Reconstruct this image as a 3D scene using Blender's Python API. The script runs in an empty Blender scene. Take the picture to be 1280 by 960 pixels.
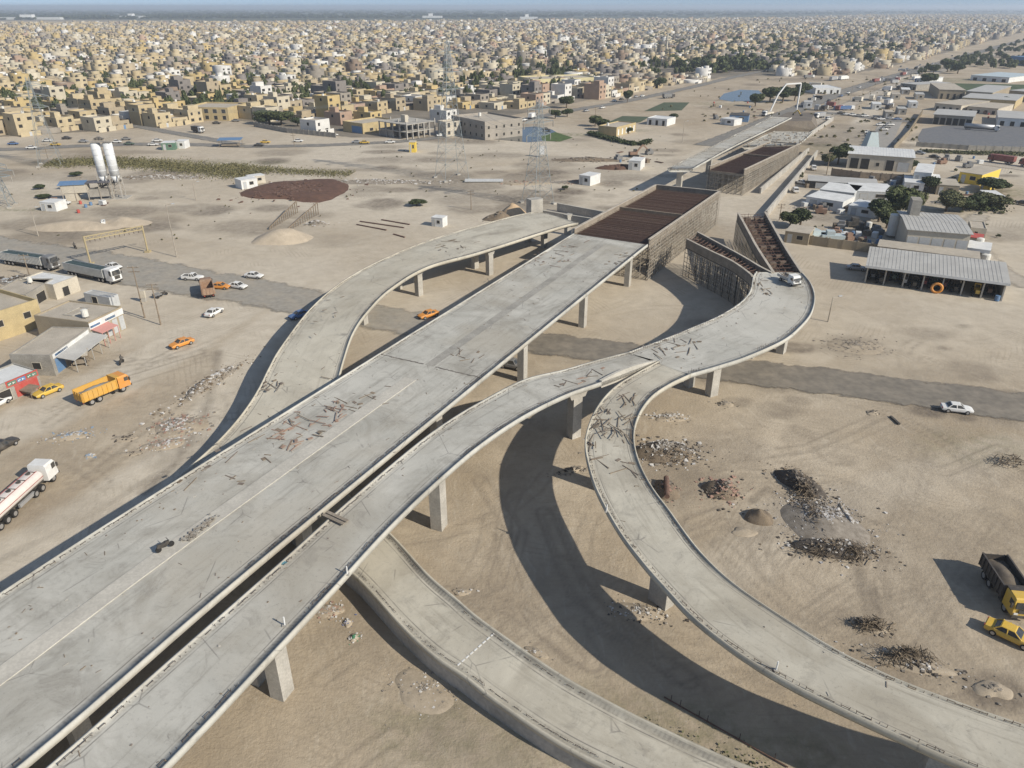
import bpy, math, random
import numpy as np
from mathutils import Vector
R=random.Random(7)
RNG=np.random.default_rng(11)
scene=bpy.context.scene
COL=scene.collection
# ------------------------------------------------------------------ camera
F=920.0; HZ=8.0; H=57.0
PT=math.atan((480-HZ)/F); CP,SP=math.cos(PT),math.sin(PT)
def at(px,py,z=0.0):
    u=(px-640)/F; v=(py-480)/F
    t=(H-z)/(SP+v*CP)
    return Vector((u*t,(CP-v*SP)*t,z))
def proj(x,y,z=0.0):
    d=y*CP+(H-z)*SP
    return 640+F*x/d, 480+F*(-y*SP+(H-z)*CP)/d
cd=bpy.data.cameras.new('camera'); cam=bpy.data.objects.new('camera',cd); COL.objects.link(cam)
cam.location=(0,0,H); cam.rotation_euler=(math.pi/2-PT,0,0)
cd.sensor_width=36; cd.lens=36*F/1280; cd.clip_start=0.5; cd.clip_end=120000
scene.camera=cam
# ------------------------------------------------------------------ light
SUN_AZ=-32.0; SUN_EL=33.0
w=bpy.data.worlds.new('World'); scene.world=w; w.use_nodes=True
nt=w.node_tree; bg=nt.nodes['Background']
sky=nt.nodes.new('ShaderNodeTexSky'); sky.sky_type='NISHITA'; sky.sun_disc=False
sky.sun_elevation=math.radians(SUN_EL); sky.sun_rotation=math.radians(90-SUN_AZ)
sky.air_density=1.2; sky.dust_density=0.6; sky.ozone_density=3.0; sky.altitude=50
tc=nt.nodes.new('ShaderNodeTexCoord'); va=nt.nodes.new('ShaderNodeVectorMath'); va.operation='ADD'; va.inputs[1].default_value=(0,0,.14); nt.links.new(tc.outputs['Generated'],va.inputs[0]); vn=nt.nodes.new('ShaderNodeVectorMath'); vn.operation='NORMALIZE'; nt.links.new(va.outputs[0],vn.inputs[0]); nt.links.new(vn.outputs[0],sky.inputs[0]); hs=nt.nodes.new('ShaderNodeHueSaturation'); hs.inputs['Saturation'].default_value=.65; nt.links.new(sky.outputs[0],hs.inputs['Color']); ti=nt.nodes.new('ShaderNodeMix'); ti.data_type='RGBA'; ti.blend_type='MULTIPLY'; ti.inputs['Factor'].default_value=1; ti.inputs['B'].default_value=(.84,.94,1.06,1); nt.links.new(hs.outputs[0],ti.inputs['A']); nt.links.new(ti.outputs['Result'],bg.inputs[0]); bg.inputs[1].default_value=0.088
sl=bpy.data.lights.new('sun','SUN'); so=bpy.data.objects.new('sun',sl); COL.objects.link(so)
sl.energy=4.2; sl.angle=math.radians(0.6); sl.color=(1.0,0.925,0.80)
sd=Vector((math.cos(math.radians(SUN_AZ))*math.cos(math.radians(SUN_EL)),math.sin(math.radians(SUN_AZ))*math.cos(math.radians(SUN_EL)),math.sin(math.radians(SUN_EL))))
so.rotation_euler=sd.to_track_quat('Z','Y').to_euler(); so.location=(60,-60,80)
vs=scene.view_settings; vs.view_transform='Standard'; vs.look='None'; vs.gamma=1; vs.exposure=0.31; vs.use_curve_mapping=False
cy=scene.cycles; cy.volume_bounces=1; cy.max_bounces=6; cy.diffuse_bounces=3; cy.glossy_bounces=2; cy.transmission_bounces=3
cy.use_adaptive_sampling=True; cy.use_denoising=True
# ------------------------------------------------------------------ materials
MATS={}
def mat(name,c,rough=0.9,var=0.12,scale=0.6,bump=0.0,metal=0.0,c2=None,fine=0.0,detail=6,spec=0.3):
    """procedural: base colour broken up by object-space noise (c2 = blotch colour)"""
    if name in MATS: return MATS[name]
    m=bpy.data.materials.new(name); m.use_nodes=True; MATS[name]=m
    n=m.node_tree.nodes; l=m.node_tree.links; b=n['Principled BSDF']
    b.inputs['Roughness'].default_value=rough; b.inputs['Metallic'].default_value=metal
    b.inputs['Specular IOR Level'].default_value=spec
    g=n.new('ShaderNodeNewGeometry')
    no=n.new('ShaderNodeTexNoise'); no.inputs['Scale'].default_value=scale; no.inputs['Detail'].default_value=detail; no.inputs['Roughness'].default_value=0.62
    l.new(g.outputs['Position'],no.inputs['Vector'])
    mp=n.new('ShaderNodeMapRange'); mp.inputs[1].default_value=0.32; mp.inputs[2].default_value=0.68
    l.new(no.outputs[0],mp.inputs[0])
    mx=n.new('ShaderNodeMix'); mx.data_type='RGBA'
    lo=c2 if c2 else tuple(x*(1-var) for x in c); hi=c if c2 else tuple(min(1,x*(1+var)) for x in c)
    mx.inputs['A'].default_value=(*lo,1); mx.inputs['B'].default_value=(*hi,1)
    l.new(mp.outputs[0],mx.inputs['Factor'])
    out=mx.outputs['Result']
    if fine>0:
        n2=n.new('ShaderNodeTexNoise'); n2.inputs['Scale'].default_value=scale*14; n2.inputs['Detail'].default_value=4
        l.new(g.outputs['Position'],n2.inputs['Vector'])
        m2=n.new('ShaderNodeMapRange'); m2.inputs[1].default_value=0.3; m2.inputs[2].default_value=0.7; m2.inputs[3].default_value=1-fine; m2.inputs[4].default_value=1+fine
        l.new(n2.outputs[0],m2.inputs[0])
        hv=n.new('ShaderNodeVectorMath'); hv.operation='SCALE'; l.new(out,hv.inputs[0]); l.new(m2.outputs[0],hv.inputs['Scale'])
        out=hv.outputs[0]
    l.new(out,b.inputs['Base Color'])
    if bump>0:
        bp=n.new('ShaderNodeBump'); bp.inputs['Strength'].default_value=bump; bp.inputs['Distance'].default_value=0.1
        l.new(no.outputs[0],bp.inputs['Height']); l.new(bp.outputs[0],b.inputs['Normal'])
    return m
def paint(name,c,rough=0.45,var=0.08,metal=0.0):
    d=(.36,.31,.24); return mat(name,c,rough+.08,var,1.1,0,metal,c2=tuple(a*.74+b*.26 for a,b in zip(c,d)),fine=0.10,spec=0.4)
# ------------------------------------------------------------------ mesh builder
class MB:
    def __init__(s): s.v=[]; s.f=[]; s.m=[]
    def add(s,vs,fs,mi=0):
        o=len(s.v); s.v+= [tuple(p) for p in vs]
        for f in fs: s.f.append(tuple(i+o for i in f)); s.m.append(mi)
    def hexa(s,p,mi=0): # bottom 0-3 ccw, top 4-7
        s.add(p,[(3,2,1,0),(4,5,6,7),(0,1,5,4),(1,2,6,5),(2,3,7,6),(3,0,4,7)],mi)
    def b(s,x0,x1,y0,y1,z0,z1,mi=0):
        s.hexa([(x0,y0,z0),(x1,y0,z0),(x1,y1,z0),(x0,y1,z0),(x0,y0,z1),(x1,y0,z1),(x1,y1,z1),(x0,y1,z1)],mi)
    def rb(s,cx,cy,z0,sx,sy,h,rz=0,mi=0,tx=1,ty=1):
        c,n=math.cos(rz),math.sin(rz); P=[]
        for k,(fx,fy,z) in enumerate(((1,1,z0),(tx,ty,z0+h))):
            for a,b_ in ((-.5,-.5),(.5,-.5),(.5,.5),(-.5,.5)):
                x,y=a*sx*fx,b_*sy*fy; P.append((cx+c*x-n*y,cy+n*x+c*y,z))
        s.hexa(P,mi)
    def beam(s,p,q,w_,h=None,mi=0):
        p=Vector(p);q=Vector(q);h=h or w_; d=(q-p)
        if d.length<1e-5: return
        d.normalize(); up=Vector((0,0,1)) if abs(d.z)<.95 else Vector((1,0,0))
        a=d.cross(up).normalized()*w_/2; c=a.cross(d).normalized()*h/2
        s.hexa([p-a-c,p+a-c,p+a+c,p-a+c,q-a-c,q+a-c,q+a+c,q-a+c],mi)
    def cyl(s,p,q,r,n=10,r2=None,mi=0,caps=True):
        p=Vector(p);q=Vector(q);r2=r if r2 is None else r2; d=(q-p).normalized()
        up=Vector((0,0,1)) if abs(d.z)<.95 else Vector((1,0,0)); a=d.cross(up).normalized(); c=a.cross(d)
        P=[];fs=[]
        for k in range(n):
            t=2*math.pi*k/n; e=a*math.cos(t)+c*math.sin(t); P+= [p+e*r,q+e*r2]
        for k in range(n): j=(k+1)%n; fs.append((2*k,2*j,2*j+1,2*k+1))
        if caps: fs+= [tuple(2*k for k in range(n))[::-1],tuple(2*k+1 for k in range(n))]
        s.add(P,fs,mi)
    def prism(s,poly,z0,z1,mi=0):
        n=len(poly); P=[(x,y,z0) for x,y in poly]+[(x,y,z1) for x,y in poly]
        s.add(P,[tuple(range(n))[::-1],tuple(range(n,2*n))]+[(i,(i+1)%n,n+(i+1)%n,n+i) for i in range(n)],mi)
    def quad(s,a,b_,c,d,mi=0): s.add([a,b_,c,d],[(0,1,2,3)],mi)
    def chunk(s,x,y,z,r,mi=0,flat=.6):
        P=[]
        for k in range(8):
            P.append((x+(1 if k in(1,2,5,6) else -1)*r*R.uniform(.35,1),y+(1 if k in(2,3,6,7) else -1)*r*R.uniform(.35,1),z+(1 if k>3 else -.4)*r*flat*R.uniform(.4,1)))
        s.hexa(P,mi)
    def loft(s,secs,mi=0,closed=True,caps=True):
        n=len(secs[0]); P=[p for q in secs for p in q]; fs=[]
        for i in range(len(secs)-1):
            for j in range(n if closed else n-1):
                k=(j+1)%n; fs.append((i*n+j,i*n+k,(i+1)*n+k,(i+1)*n+j))
        if caps and closed: fs+= [tuple(range(n))[::-1],tuple((len(secs)-1)*n+j for j in range(n))]
        s.add(P,fs,mi)
    WARP=None
    def build(s,name,mats,parent=None,smooth=False):
        if MB.WARP: s.v=[MB.WARP(p) for p in s.v]
        me=bpy.data.meshes.new(name); me.from_pydata(s.v,[],s.f)
        for m in (mats if isinstance(mats,(list,tuple)) else [mats]): me.materials.append(m)
        if any(s.m): me.polygons.foreach_set('material_index',s.m)
        if smooth: me.polygons.foreach_set('use_smooth',[True]*len(s.f))
        me.update()
        o=bpy.data.objects.new(name,me); COL.objects.link(o)
        if parent: o.parent=parent
        return o
def tag(o,label=None,cat=None,group=None,kind=None):
    if label: o['label']=label
    if cat: o['category']=cat
    if group: o['group']=group
    if kind: o['kind']=kind
    return o
def thing(name,label,cat,loc=(0,0,0),rz=0,group=None):
    o=bpy.data.objects.new(name,None); COL.objects.link(o); o.empty_display_size=.5
    o.location=loc; o.rotation_euler=(0,0,rz); return tag(o,label,cat,group)
KIDS={}
def copy_tree(o,parent=None):
    c=o.copy(); COL.objects.link(c)
    if parent: c.parent=parent
    if o not in KIDS: KIDS[o]=list(o.children)
    for ch in KIDS[o]: copy_tree(ch,c)
    return c
def setmat(o,m):
    o.material_slots[0].link='OBJECT'; o.material_slots[0].material=m
def np_mesh(name,V,Fq,mats,mi=None,colors=None,parent=None,smooth=False):
    """fast quad mesh; colors per face (n,3)"""
    me=bpy.data.meshes.new(name); nv=len(V); nf=len(Fq)
    me.vertices.add(nv); me.vertices.foreach_set('co',np.asarray(V,dtype=np.float32).ravel())
    me.loops.add(nf*4); me.loops.foreach_set('vertex_index',np.asarray(Fq,dtype=np.int32).ravel())
    me.polygons.add(nf); me.polygons.foreach_set('loop_start',np.arange(nf,dtype=np.int32)*4)
    me.polygons.foreach_set('loop_total',np.full(nf,4,dtype=np.int32))
    for m in (mats if isinstance(mats,(list,tuple)) else [mats]): me.materials.append(m)
    if mi is not None: me.polygons.foreach_set('material_index',np.asarray(mi,dtype=np.int32))
    if smooth: me.polygons.foreach_set('use_smooth',np.ones(nf,dtype=bool))
    me.update(calc_edges=True)
    if colors is not None:
        a=me.color_attributes.new('Col','FLOAT_COLOR','CORNER')
        c=np.concatenate([colors,np.ones((nf,1))],1).repeat(4,0).astype(np.float32); a.data.foreach_set('color',c.ravel())
    o=bpy.data.objects.new(name,me); COL.objects.link(o)
    if parent: o.parent=parent
    return o
def attr_mat(name,rough=.9,fine=.1,scale=.5,spec=.25):
    m=bpy.data.materials.new(name); m.use_nodes=True; n=m.node_tree.nodes; l=m.node_tree.links; b=n['Principled BSDF']
    b.inputs['Roughness'].default_value=rough; b.inputs['Specular IOR Level'].default_value=spec
    a=n.new('ShaderNodeAttribute'); a.attribute_name='Col'
    g=n.new('ShaderNodeNewGeometry'); no=n.new('ShaderNodeTexNoise'); no.inputs['Scale'].default_value=scale; no.inputs['Detail'].default_value=5
    l.new(g.outputs['Position'],no.inputs['Vector'])
    m2=n.new('ShaderNodeMapRange'); m2.inputs[1].default_value=.3; m2.inputs[2].default_value=.7; m2.inputs[3].default_value=1-fine; m2.inputs[4].default_value=1+fine
    l.new(no.outputs[0],m2.inputs[0])
    hv=n.new('ShaderNodeVectorMath'); hv.operation='SCALE'; l.new(a.outputs['Color'],hv.inputs[0]); l.new(m2.outputs[0],hv.inputs['Scale'])
    l.new(hv.outputs[0],b.inputs['Base Color']); return m
# ------------------------------------------------------------------ noise
def vnoise(x,y,seed=0):
    xi=np.floor(x).astype(np.int64); yi=np.floor(y).astype(np.int64); fx=x-xi; fy=y-yi
    fx=fx*fx*(3-2*fx); fy=fy*fy*(3-2*fy)
    def h(a,b):
        n=(a*374761393+b*668265263+seed*974711)&0x7fffffff; n=((n^(n>>13))*1274126177)&0x7fffffff; n=(n^(n>>16))&0xffff
        return n/65535.0
    return (h(xi,yi)*(1-fx)+h(xi+1,yi)*fx)*(1-fy)+(h(xi,yi+1)*(1-fx)+h(xi+1,yi+1)*fx)*fy
def fbm(x,y,o=4,seed=0):
    s=0;a=.5;t=0
    for k in range(o): s=s+a*vnoise(x*2**k+17*k,y*2**k-9*k,seed+k); t+=a; a*=.5
    return s/t
def catmull(P,n):
    """resample a polyline of k-vectors to n points, evenly, smoothed"""
    P=[np.array(p,dtype=float) for p in P]; Q=[2*P[0]-P[1]]+P+[2*P[-1]-P[-2]]; out=[]
    for i in range(1,len(Q)-2):
        for t in np.linspace(0,1,16,endpoint=False):
            a,b_,c,d=Q[i-1:i+3]
            out.append(.5*((2*b_)+(c-a)*t+(2*a-5*b_+4*c-d)*t*t+(3*b_-a-3*c+d)*t**3))
    out.append(P[-1]); out=np.array(out)
    s=np.r_[0,np.cumsum(np.linalg.norm(np.diff(out[:,:2],axis=0),axis=1))]
    q=np.linspace(0,s[-1],n)
    return np.stack([np.interp(q,s,out[:,k]) for k in range(out.shape[1])],1)
HAZE=0.00013
# ------------------------------------------------------------------ ground
def W(px): return [tuple(at(x,y)[:2]) for x,y in px]
def seg_dist(X,Y,pts):
    d=np.full(X.shape,1e9)
    for (ax,ay),(bx,by) in zip(pts[:-1],pts[1:]):
        vx,vy=bx-ax,by-ay; t=np.clip(((X-ax)*vx+(Y-ay)*vy)/(vx*vx+vy*vy+1e-9),0,1)
        d=np.minimum(d,np.hypot(X-ax-t*vx,Y-ay-t*vy))
    return d
def inpoly(X,Y,poly):
    r=np.zeros(X.shape,bool); n=len(poly)
    for i in range(n):
        x1,y1=poly[i]; x2,y2=poly[(i+1)%n]
        if y1==y2: continue
        r^=((y1>Y)!=(y2>Y))&(X<(x2-x1)*(Y-y1)/(y2-y1)+x1)
    return r
CITY_PX=[(-700,172),(0,171),(118,164),(215,157),(250,150),(320,152),(345,160),(440,172),(480,172),(560,156),(612,150),(650,142),(700,132),(755,121),(835,107),(860,104),(905,96),(960,95),(1010,96),(1060,93),(1100,86),(1140,76),(1180,66.5),(1230,53),(1280,40),(1330,29),(1400,19),(1280,18.5),(1100,20),(960,24),(700,26.5),(420,29),(0,31.2),(-700,32)]
def build_ground():
    rows=np.concatenate([np.geomspace(30,600,860)-46,np.geomspace(605,70000,330)-46])
    ncol=760; u=np.linspace(-1,1,ncol); u=np.sign(u)*np.abs(u)**1.5
    Y=np.repeat(rows[:,None],ncol,1); X=u[None,:]*(np.abs(rows)[:,None]*1.8+130)
    pxy=proj(X,np.maximum(Y,4)); PX,PY=pxy
    dn=fbm(X*.09,Y*.09,4,3); wob=(fbm(X*.22,Y*.22,3,9)-.5)*7
    pale=np.zeros(X.shape); dark=np.zeros(X.shape); green=np.zeros(X.shape); town=np.zeros(X.shape)
    def track(px,wd,s=1.0,soft=2.5):
        nonlocal pale
        d=seg_dist(X,Y,W(px))+wob*.45
        pale=np.maximum(pale,s*np.clip(1-(d-wd/2)/soft,0,1)*(.65+.5*dn))
    def rut(px,off=1.0,s=.5,wd=.5):
        nonlocal dark
        d=np.abs(seg_dist(X,Y,W(px))-off); dark=np.maximum(dark,s*np.clip(1-d/wd,0,1)*(.4+.9*dn))
    def patch(arr,px,py,rx,ry,s,p=1.0):
        c=at(px,py); d=np.hypot((X-c.x)/rx,(Y-c.y)/ry)+wob*.06
        return np.maximum(arr,s*np.clip((1.1-d)*2,0,1)**p*(.45+.8*dn))
    track([(420,358),(345,398),(312,430),(290,480),(262,530),(215,578),(120,636),(0,705),(-80,750)],7,1)
    track([(-40,560),(80,505),(200,442),(300,385),(360,350)],10,.9)
    track([(160,420),(240,400),(330,370)],12,.7)
    track([(-40,226),(90,252),(190,282),(300,300),(400,330)],9,.6)
    track([(180,252),(300,268),(440,258),(560,240),(660,232),(760,240)],9,.8)
    track([(-60,340),(60,300),(170,270),(240,235)],7,.5)
    track([(420,208),(560,214),(700,206),(800,212)],7,.7)
    track([(330,188),(430,196),(520,206)],6,.6)
    track([(690,262),(770,240),(850,204),(930,170),(1000,135)],9,.9)
    track([(985,300),(1015,258),(1050,200),(1080,150),(1130,95)],8,.9)
    track([(940,280),(975,235),(1010,195)],6,.6)
    track([(1280,330),(1150,385),(1040,400),(1000,440)],9,.5)
    track([(1240,262),(1215,300),(1280,380)],7,.8)
    track([(880,720),(1000,640),(1150,600),(1280,560)],5,.4)
    track([(560,430),(640,400),(760,390),(850,360)],6,.5)
    for px in ([(820,560),(900,575),(1010,560),(1100,520)],[(850,600),(930,590),(1040,600),(1160,640),(1280,700)],[(900,680),(990,760),(1080,800)],[(1010,770),(1090,715),(1130,640),(1150,560)],[(1100,560),(1180,590),(1250,560)],[(1090,850),(1160,760),(1210,690)],[(1130,870),(1230,850),(1290,880)],[(850,660),(900,640),(930,650),(960,720)],[(1085,690),(1100,770),(1115,830)],[(1060,770),(1160,740),(1240,640)],[(60,530),(150,470),(250,440)],[(90,600),(200,520),(260,470)],[(560,740),(640,760),(740,830)],[(620,730),(640,660),(600,600)],[(700,700),(760,780),(860,850)],[(680,640),(720,740),(800,800)]):
        rut(px,.95,.6,.42); rut([(x+9,y+7) for x,y in px],.95,.4,.4)
    rg=np.random.default_rng(3); nr_=int(np.searchsorted(rows,190)); Xn,Yn,dn_=X[:nr_],Y[:nr_],dn[:nr_]
    for box,k in (((880,1290,540,900),30),((500,780,560,900),12),((20,280,400,620),16),((640,900,380,420),5),((1020,1280,390,450),8),((460,660,720,950),6)):
        for q in range(k):
            c=at(rg.uniform(box[0],box[1]),rg.uniform(box[2],box[3])); a=rg.uniform(0,6.28); r=rg.uniform(6,30); pts=[]
            for t in np.linspace(0,rg.uniform(.5,1.6),6): pts.append((c.x+r*(math.cos(a+t)-math.cos(a)),c.y+r*(math.sin(a+t)-math.sin(a))))
            d=np.abs(seg_dist(Xn,Yn,pts)-.9); dark[:nr_]=np.maximum(dark[:nr_],rg.uniform(.25,.6)*np.clip(1.2-d/.32,0,1)*np.clip(dn_*2-.4,0,1))
    for a in [(545,200,13,7,.8),(620,194,16,8,.7),(470,212,26,4,.6),(300,214,30,4,.4),(690,215,18,8,.5),(1068,432,7,5,.7),(1030,650,7,8,.55),(840,600,6,7,.5),(905,560,7,6,.4),(1110,830,6,5,.5),(1245,865,4,3,.9),(935,665,4,3,.5),(470,770,6,5,.3),(620,920,8,6,.35),(760,905,14,5,.3),(230,560,6,7,.35),(60,640,10,5,.3),(190,345,18,7,.5),(130,190,40,6,.5),(450,243,10,4,.4),(1010,230,14,12,.4),(1050,285,30,12,.35),(1190,225,40,14,.35),(1130,280,24,14,.5),(700,175,18,8,.5),(770,300,9,8,.4),(900,290,12,18,.5),(1000,150,24,18,.35),(1100,165,20,24,.3),(410,300,12,7,.25),(330,232,10,5,.4),(650,745,9,8,.25),(1150,470,9,4,.25),(1170,700,8,8,.25)]:
        dark=patch(dark,a[0],a[1],a[2],a[3],a[4])
    for px,wd,s in (([(940,626),(958,609),(975,618),(990,628)],.5,.8),([(1068,640),(1085,650),(1120,660)],.4,.7),([(1070,705),(1080,750),(1092,790)],.45,.8),([(1092,735),(1100,775),(1112,815),(1130,830)],.45,.9),([(852,660),(858,645),(885,638)],.4,.6),([(272,440),(266,480),(255,520),(235,555),(212,585),(180,615)],.9,.7),([(940,482),(1030,496),(1130,508),(1240,523)],.5,.35),([(900,700),(960,765),(1040,820),(1110,850)],.6,.35),([(500,690),(470,740)],.5,.4),([(0,700),(120,640),(215,580)],.6,.4)):
        d=seg_dist(X,Y,W(px))+wob*.12; dark=np.maximum(dark,s*np.clip(1.4-d/wd,0,1)*(.3+1.0*dn))
    rq=np.random.default_rng(9)
    for box,k,sz in (((420,880,155,262),70,(3,12)),((0,420,190,300),45,(3,10)),((900,1160,90,200),60,(5,18)),((1000,1280,200,300),30,(2,7)),((880,1280,400,520),30,(1,4))):
        for q in range(k):
            r=rq.uniform(*sz); dark=patch(dark,rq.uniform(box[0],box[1]),rq.uniform(box[2],box[3]),r*rq.uniform(.8,2),r,rq.uniform(.35,1.0))
    for a in [(1230,560,12,6,.25),(640,905,16,6,.35),(800,925,16,5,.45),(940,945,9,4,.4),(520,253,5,2.5,.5),(200,203,60,8,.7),(345,212,30,4,.5),(700,168,18,7,.9),(900,130,20,14,.5),(1190,190,60,5,.7),(1040,185,14,14,.5),(1180,100,50,25,.9),(1250,115,60,18,.8),(950,118,20,14,.8),(20,262,18,3,.5),(45,240,5,3,.6),(785,163,16,6,.6),(1250,240,26,9,.6),(1150,260,20,6,.5)]:
        green=patch(green,a[0],a[1],a[2],a[3],a[4])
    pale=np.maximum(pale,np.clip(fbm(X*.02,Y*.02,4,31)*1.9-.42,0,.9)*np.clip((Y-95)/60,0,1)*np.clip((430-Y)/60,0,1))
    town=inpoly(PX,PY,CITY_PX).astype(float)
    far=np.clip((Y-3500+(fbm(X*.0008,Y*.0008,3,44)-.5)*1200)/500,0,1)
    Z=(fbm(X*.35,Y*.35,3,21)-.5)*.12*np.clip(1-Y/500,0,1)+(fbm(X*.05,Y*.05,2,5)-.5)*.06-.05
    V=np.stack([X,Y,Z],2).reshape(-1,3); nr=len(rows)
    i=np.arange(nr-1)[:,None]*ncol+np.arange(ncol-1)[None,:]
    Fq=np.stack([i,i+1,i+1+ncol,i+ncol],2).reshape(-1,4)
    o=np_mesh('ground',V,Fq,ground_mat(),smooth=True); tag(o,kind='structure')
    for nm,A in (('pale',pale),('dark',dark),('green',green),('town',town),('far',far)):
        a=o.data.attributes.new(nm,'FLOAT','POINT'); a.data.foreach_set('value',A.ravel().astype(np.float32))
def ground_mat():
    m=bpy.data.materials.new('sandy_ground'); m.use_nodes=True; n=m.node_tree.nodes; l=m.node_tree.links; b=n['Principled BSDF']
    b.inputs['Roughness'].default_value=.95; b.inputs['Specular IOR Level'].default_value=.15
    g=n.new('ShaderNodeNewGeometry')
    def noise(s,d=6,r=.6,dist=0,sc=None):
        q=n.new('ShaderNodeTexNoise'); q.inputs['Scale'].default_value=s; q.inputs['Detail'].default_value=d; q.inputs['Roughness'].default_value=r; q.inputs['Distortion'].default_value=dist
        if sc:
            mp=n.new('ShaderNodeMapping'); mp.inputs['Scale'].default_value=sc; l.new(g.outputs['Position'],mp.inputs[0]); l.new(mp.outputs[0],q.inputs['Vector'])
        else: l.new(g.outputs['Position'],q.inputs['Vector'])
        return q.outputs[0]
    def rng(i,a,b_,c=0,d=1):
        q=n.new('ShaderNodeMapRange'); q.inputs[1].default_value=a; q.inputs[2].default_value=b_; q.inputs[3].default_value=c; q.inputs[4].default_value=d; l.new(i,q.inputs[0]); return q.outputs[0]
    def mix(f,a,b_):
        q=n.new('ShaderNodeMix'); q.data_type='RGBA'; l.new(f,q.inputs['Factor'])
        for s,x in (('A',a),('B',b_)):
            if isinstance(x,tuple): q.inputs[s].default_value=(*x,1)
            else: l.new(x,q.inputs[s])
        return q.outputs['Result']
    def mul(a,b_):
        q=n.new('ShaderNodeMath'); q.operation='MULTIPLY'; l.new(a,q.inputs[0])
        if isinstance(b_,(int,float)): q.inputs[1].default_value=b_
        else: l.new(b_,q.inputs[1])
        return q.outputs[0]
    def att(k):
        q=n.new('ShaderNodeAttribute'); q.attribute_name=k; return q.outputs['Fac']
    base=mix(rng(noise(.035,8,.62),.35,.65),(.345,.278,.195),(.495,.422,.320))
    base=mix(rng(noise(.22,6,.65,.6),.42,.70,0,.85),base,(.315,.262,.195))
    base=mix(rng(noise(1.1,5,.7,.3),.56,.74,0,.5),base,(.235,.195,.145))
    base=mix(rng(noise(6,4,.7),.55,.75,0,.45),base,(.22,.18,.135))
    base=mix(rng(noise(2.2,3,.6,0,(.12,1.6,1)),.56,.68,0,.28),base,(.25,.205,.15))
    base=mix(rng(noise(.5,4,.6,2.0,(1,.35,1)),.55,.7,0,.35),base,(.50,.44,.345))
    base=mix(att('pale'),base,mix(rng(noise(.4,6),.35,.65),(.47,.415,.33),(.56,.50,.405)))
    base=mix(mul(att('dark'),rng(noise(.7,6,.65),.3,.62,.5,1)),base,(.155,.128,.10))
    base=mix(mul(att('green'),rng(noise(.5,6,.7),.4,.62)),base,(.115,.125,.055))
    base=mix(att('town'),base,mix(rng(noise(.05,6),.35,.65),(.15,.135,.11),(.25,.215,.17)))
    farc=mix(rng(noise(.004,7,.65,0,(.35,1,1)),.44,.66),(.055,.07,.045),(.15,.145,.10))
    base=mix(att('far'),base,farc)
    # loader and tyre tracks: fine parallel bands turned and bent, only in worked patches
    for rot,dist,ms,k in ((.6,9.0,.045,.45),(1.9,14.0,.06,.4),(2.7,11.0,.05,.38)):
        mp=n.new('ShaderNodeMapping'); mp.inputs['Rotation'].default_value=(0,0,rot); l.new(g.outputs['Position'],mp.inputs[0])
        wv=n.new('ShaderNodeTexWave'); wv.inputs['Scale'].default_value=.33; wv.inputs['Distortion'].default_value=dist; wv.inputs['Detail'].default_value=3; wv.inputs['Detail Scale'].default_value=.12; wv.inputs['Detail Roughness'].default_value=.75; l.new(mp.outputs[0],wv.inputs['Vector'])
        base=mix(mul(mul(rng(wv.outputs['Fac'],.62,.95),rng(noise(ms,3,.5,rot),.56,.68)),k*.75),base,(.255,.21,.155))
    # scattered stones and litter
    v=n.new('ShaderNodeTexVoronoi'); v.inputs['Scale'].default_value=1.6; l.new(g.outputs['Position'],v.inputs['Vector'])
    dot=mul(rng(v.outputs['Distance'],.05,.11,1,0),rng(noise(.12,4),.5,.62))
    base=mix(mul(dot,.7),base,mix(rng(v.outputs['Color'],.3,.7),(.12,.10,.08),(.55,.52,.48)))
    l.new(base,b.inputs['Base Color'])
    bp=n.new('ShaderNodeBump'); bp.inputs['Strength'].default_value=.5; bp.inputs['Distance'].default_value=.18
    l.new(noise(2.6,6,.65),bp.inputs['Height']); l.new(bp.outputs[0],b.inputs['Normal'])
    return m
build_ground()
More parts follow.
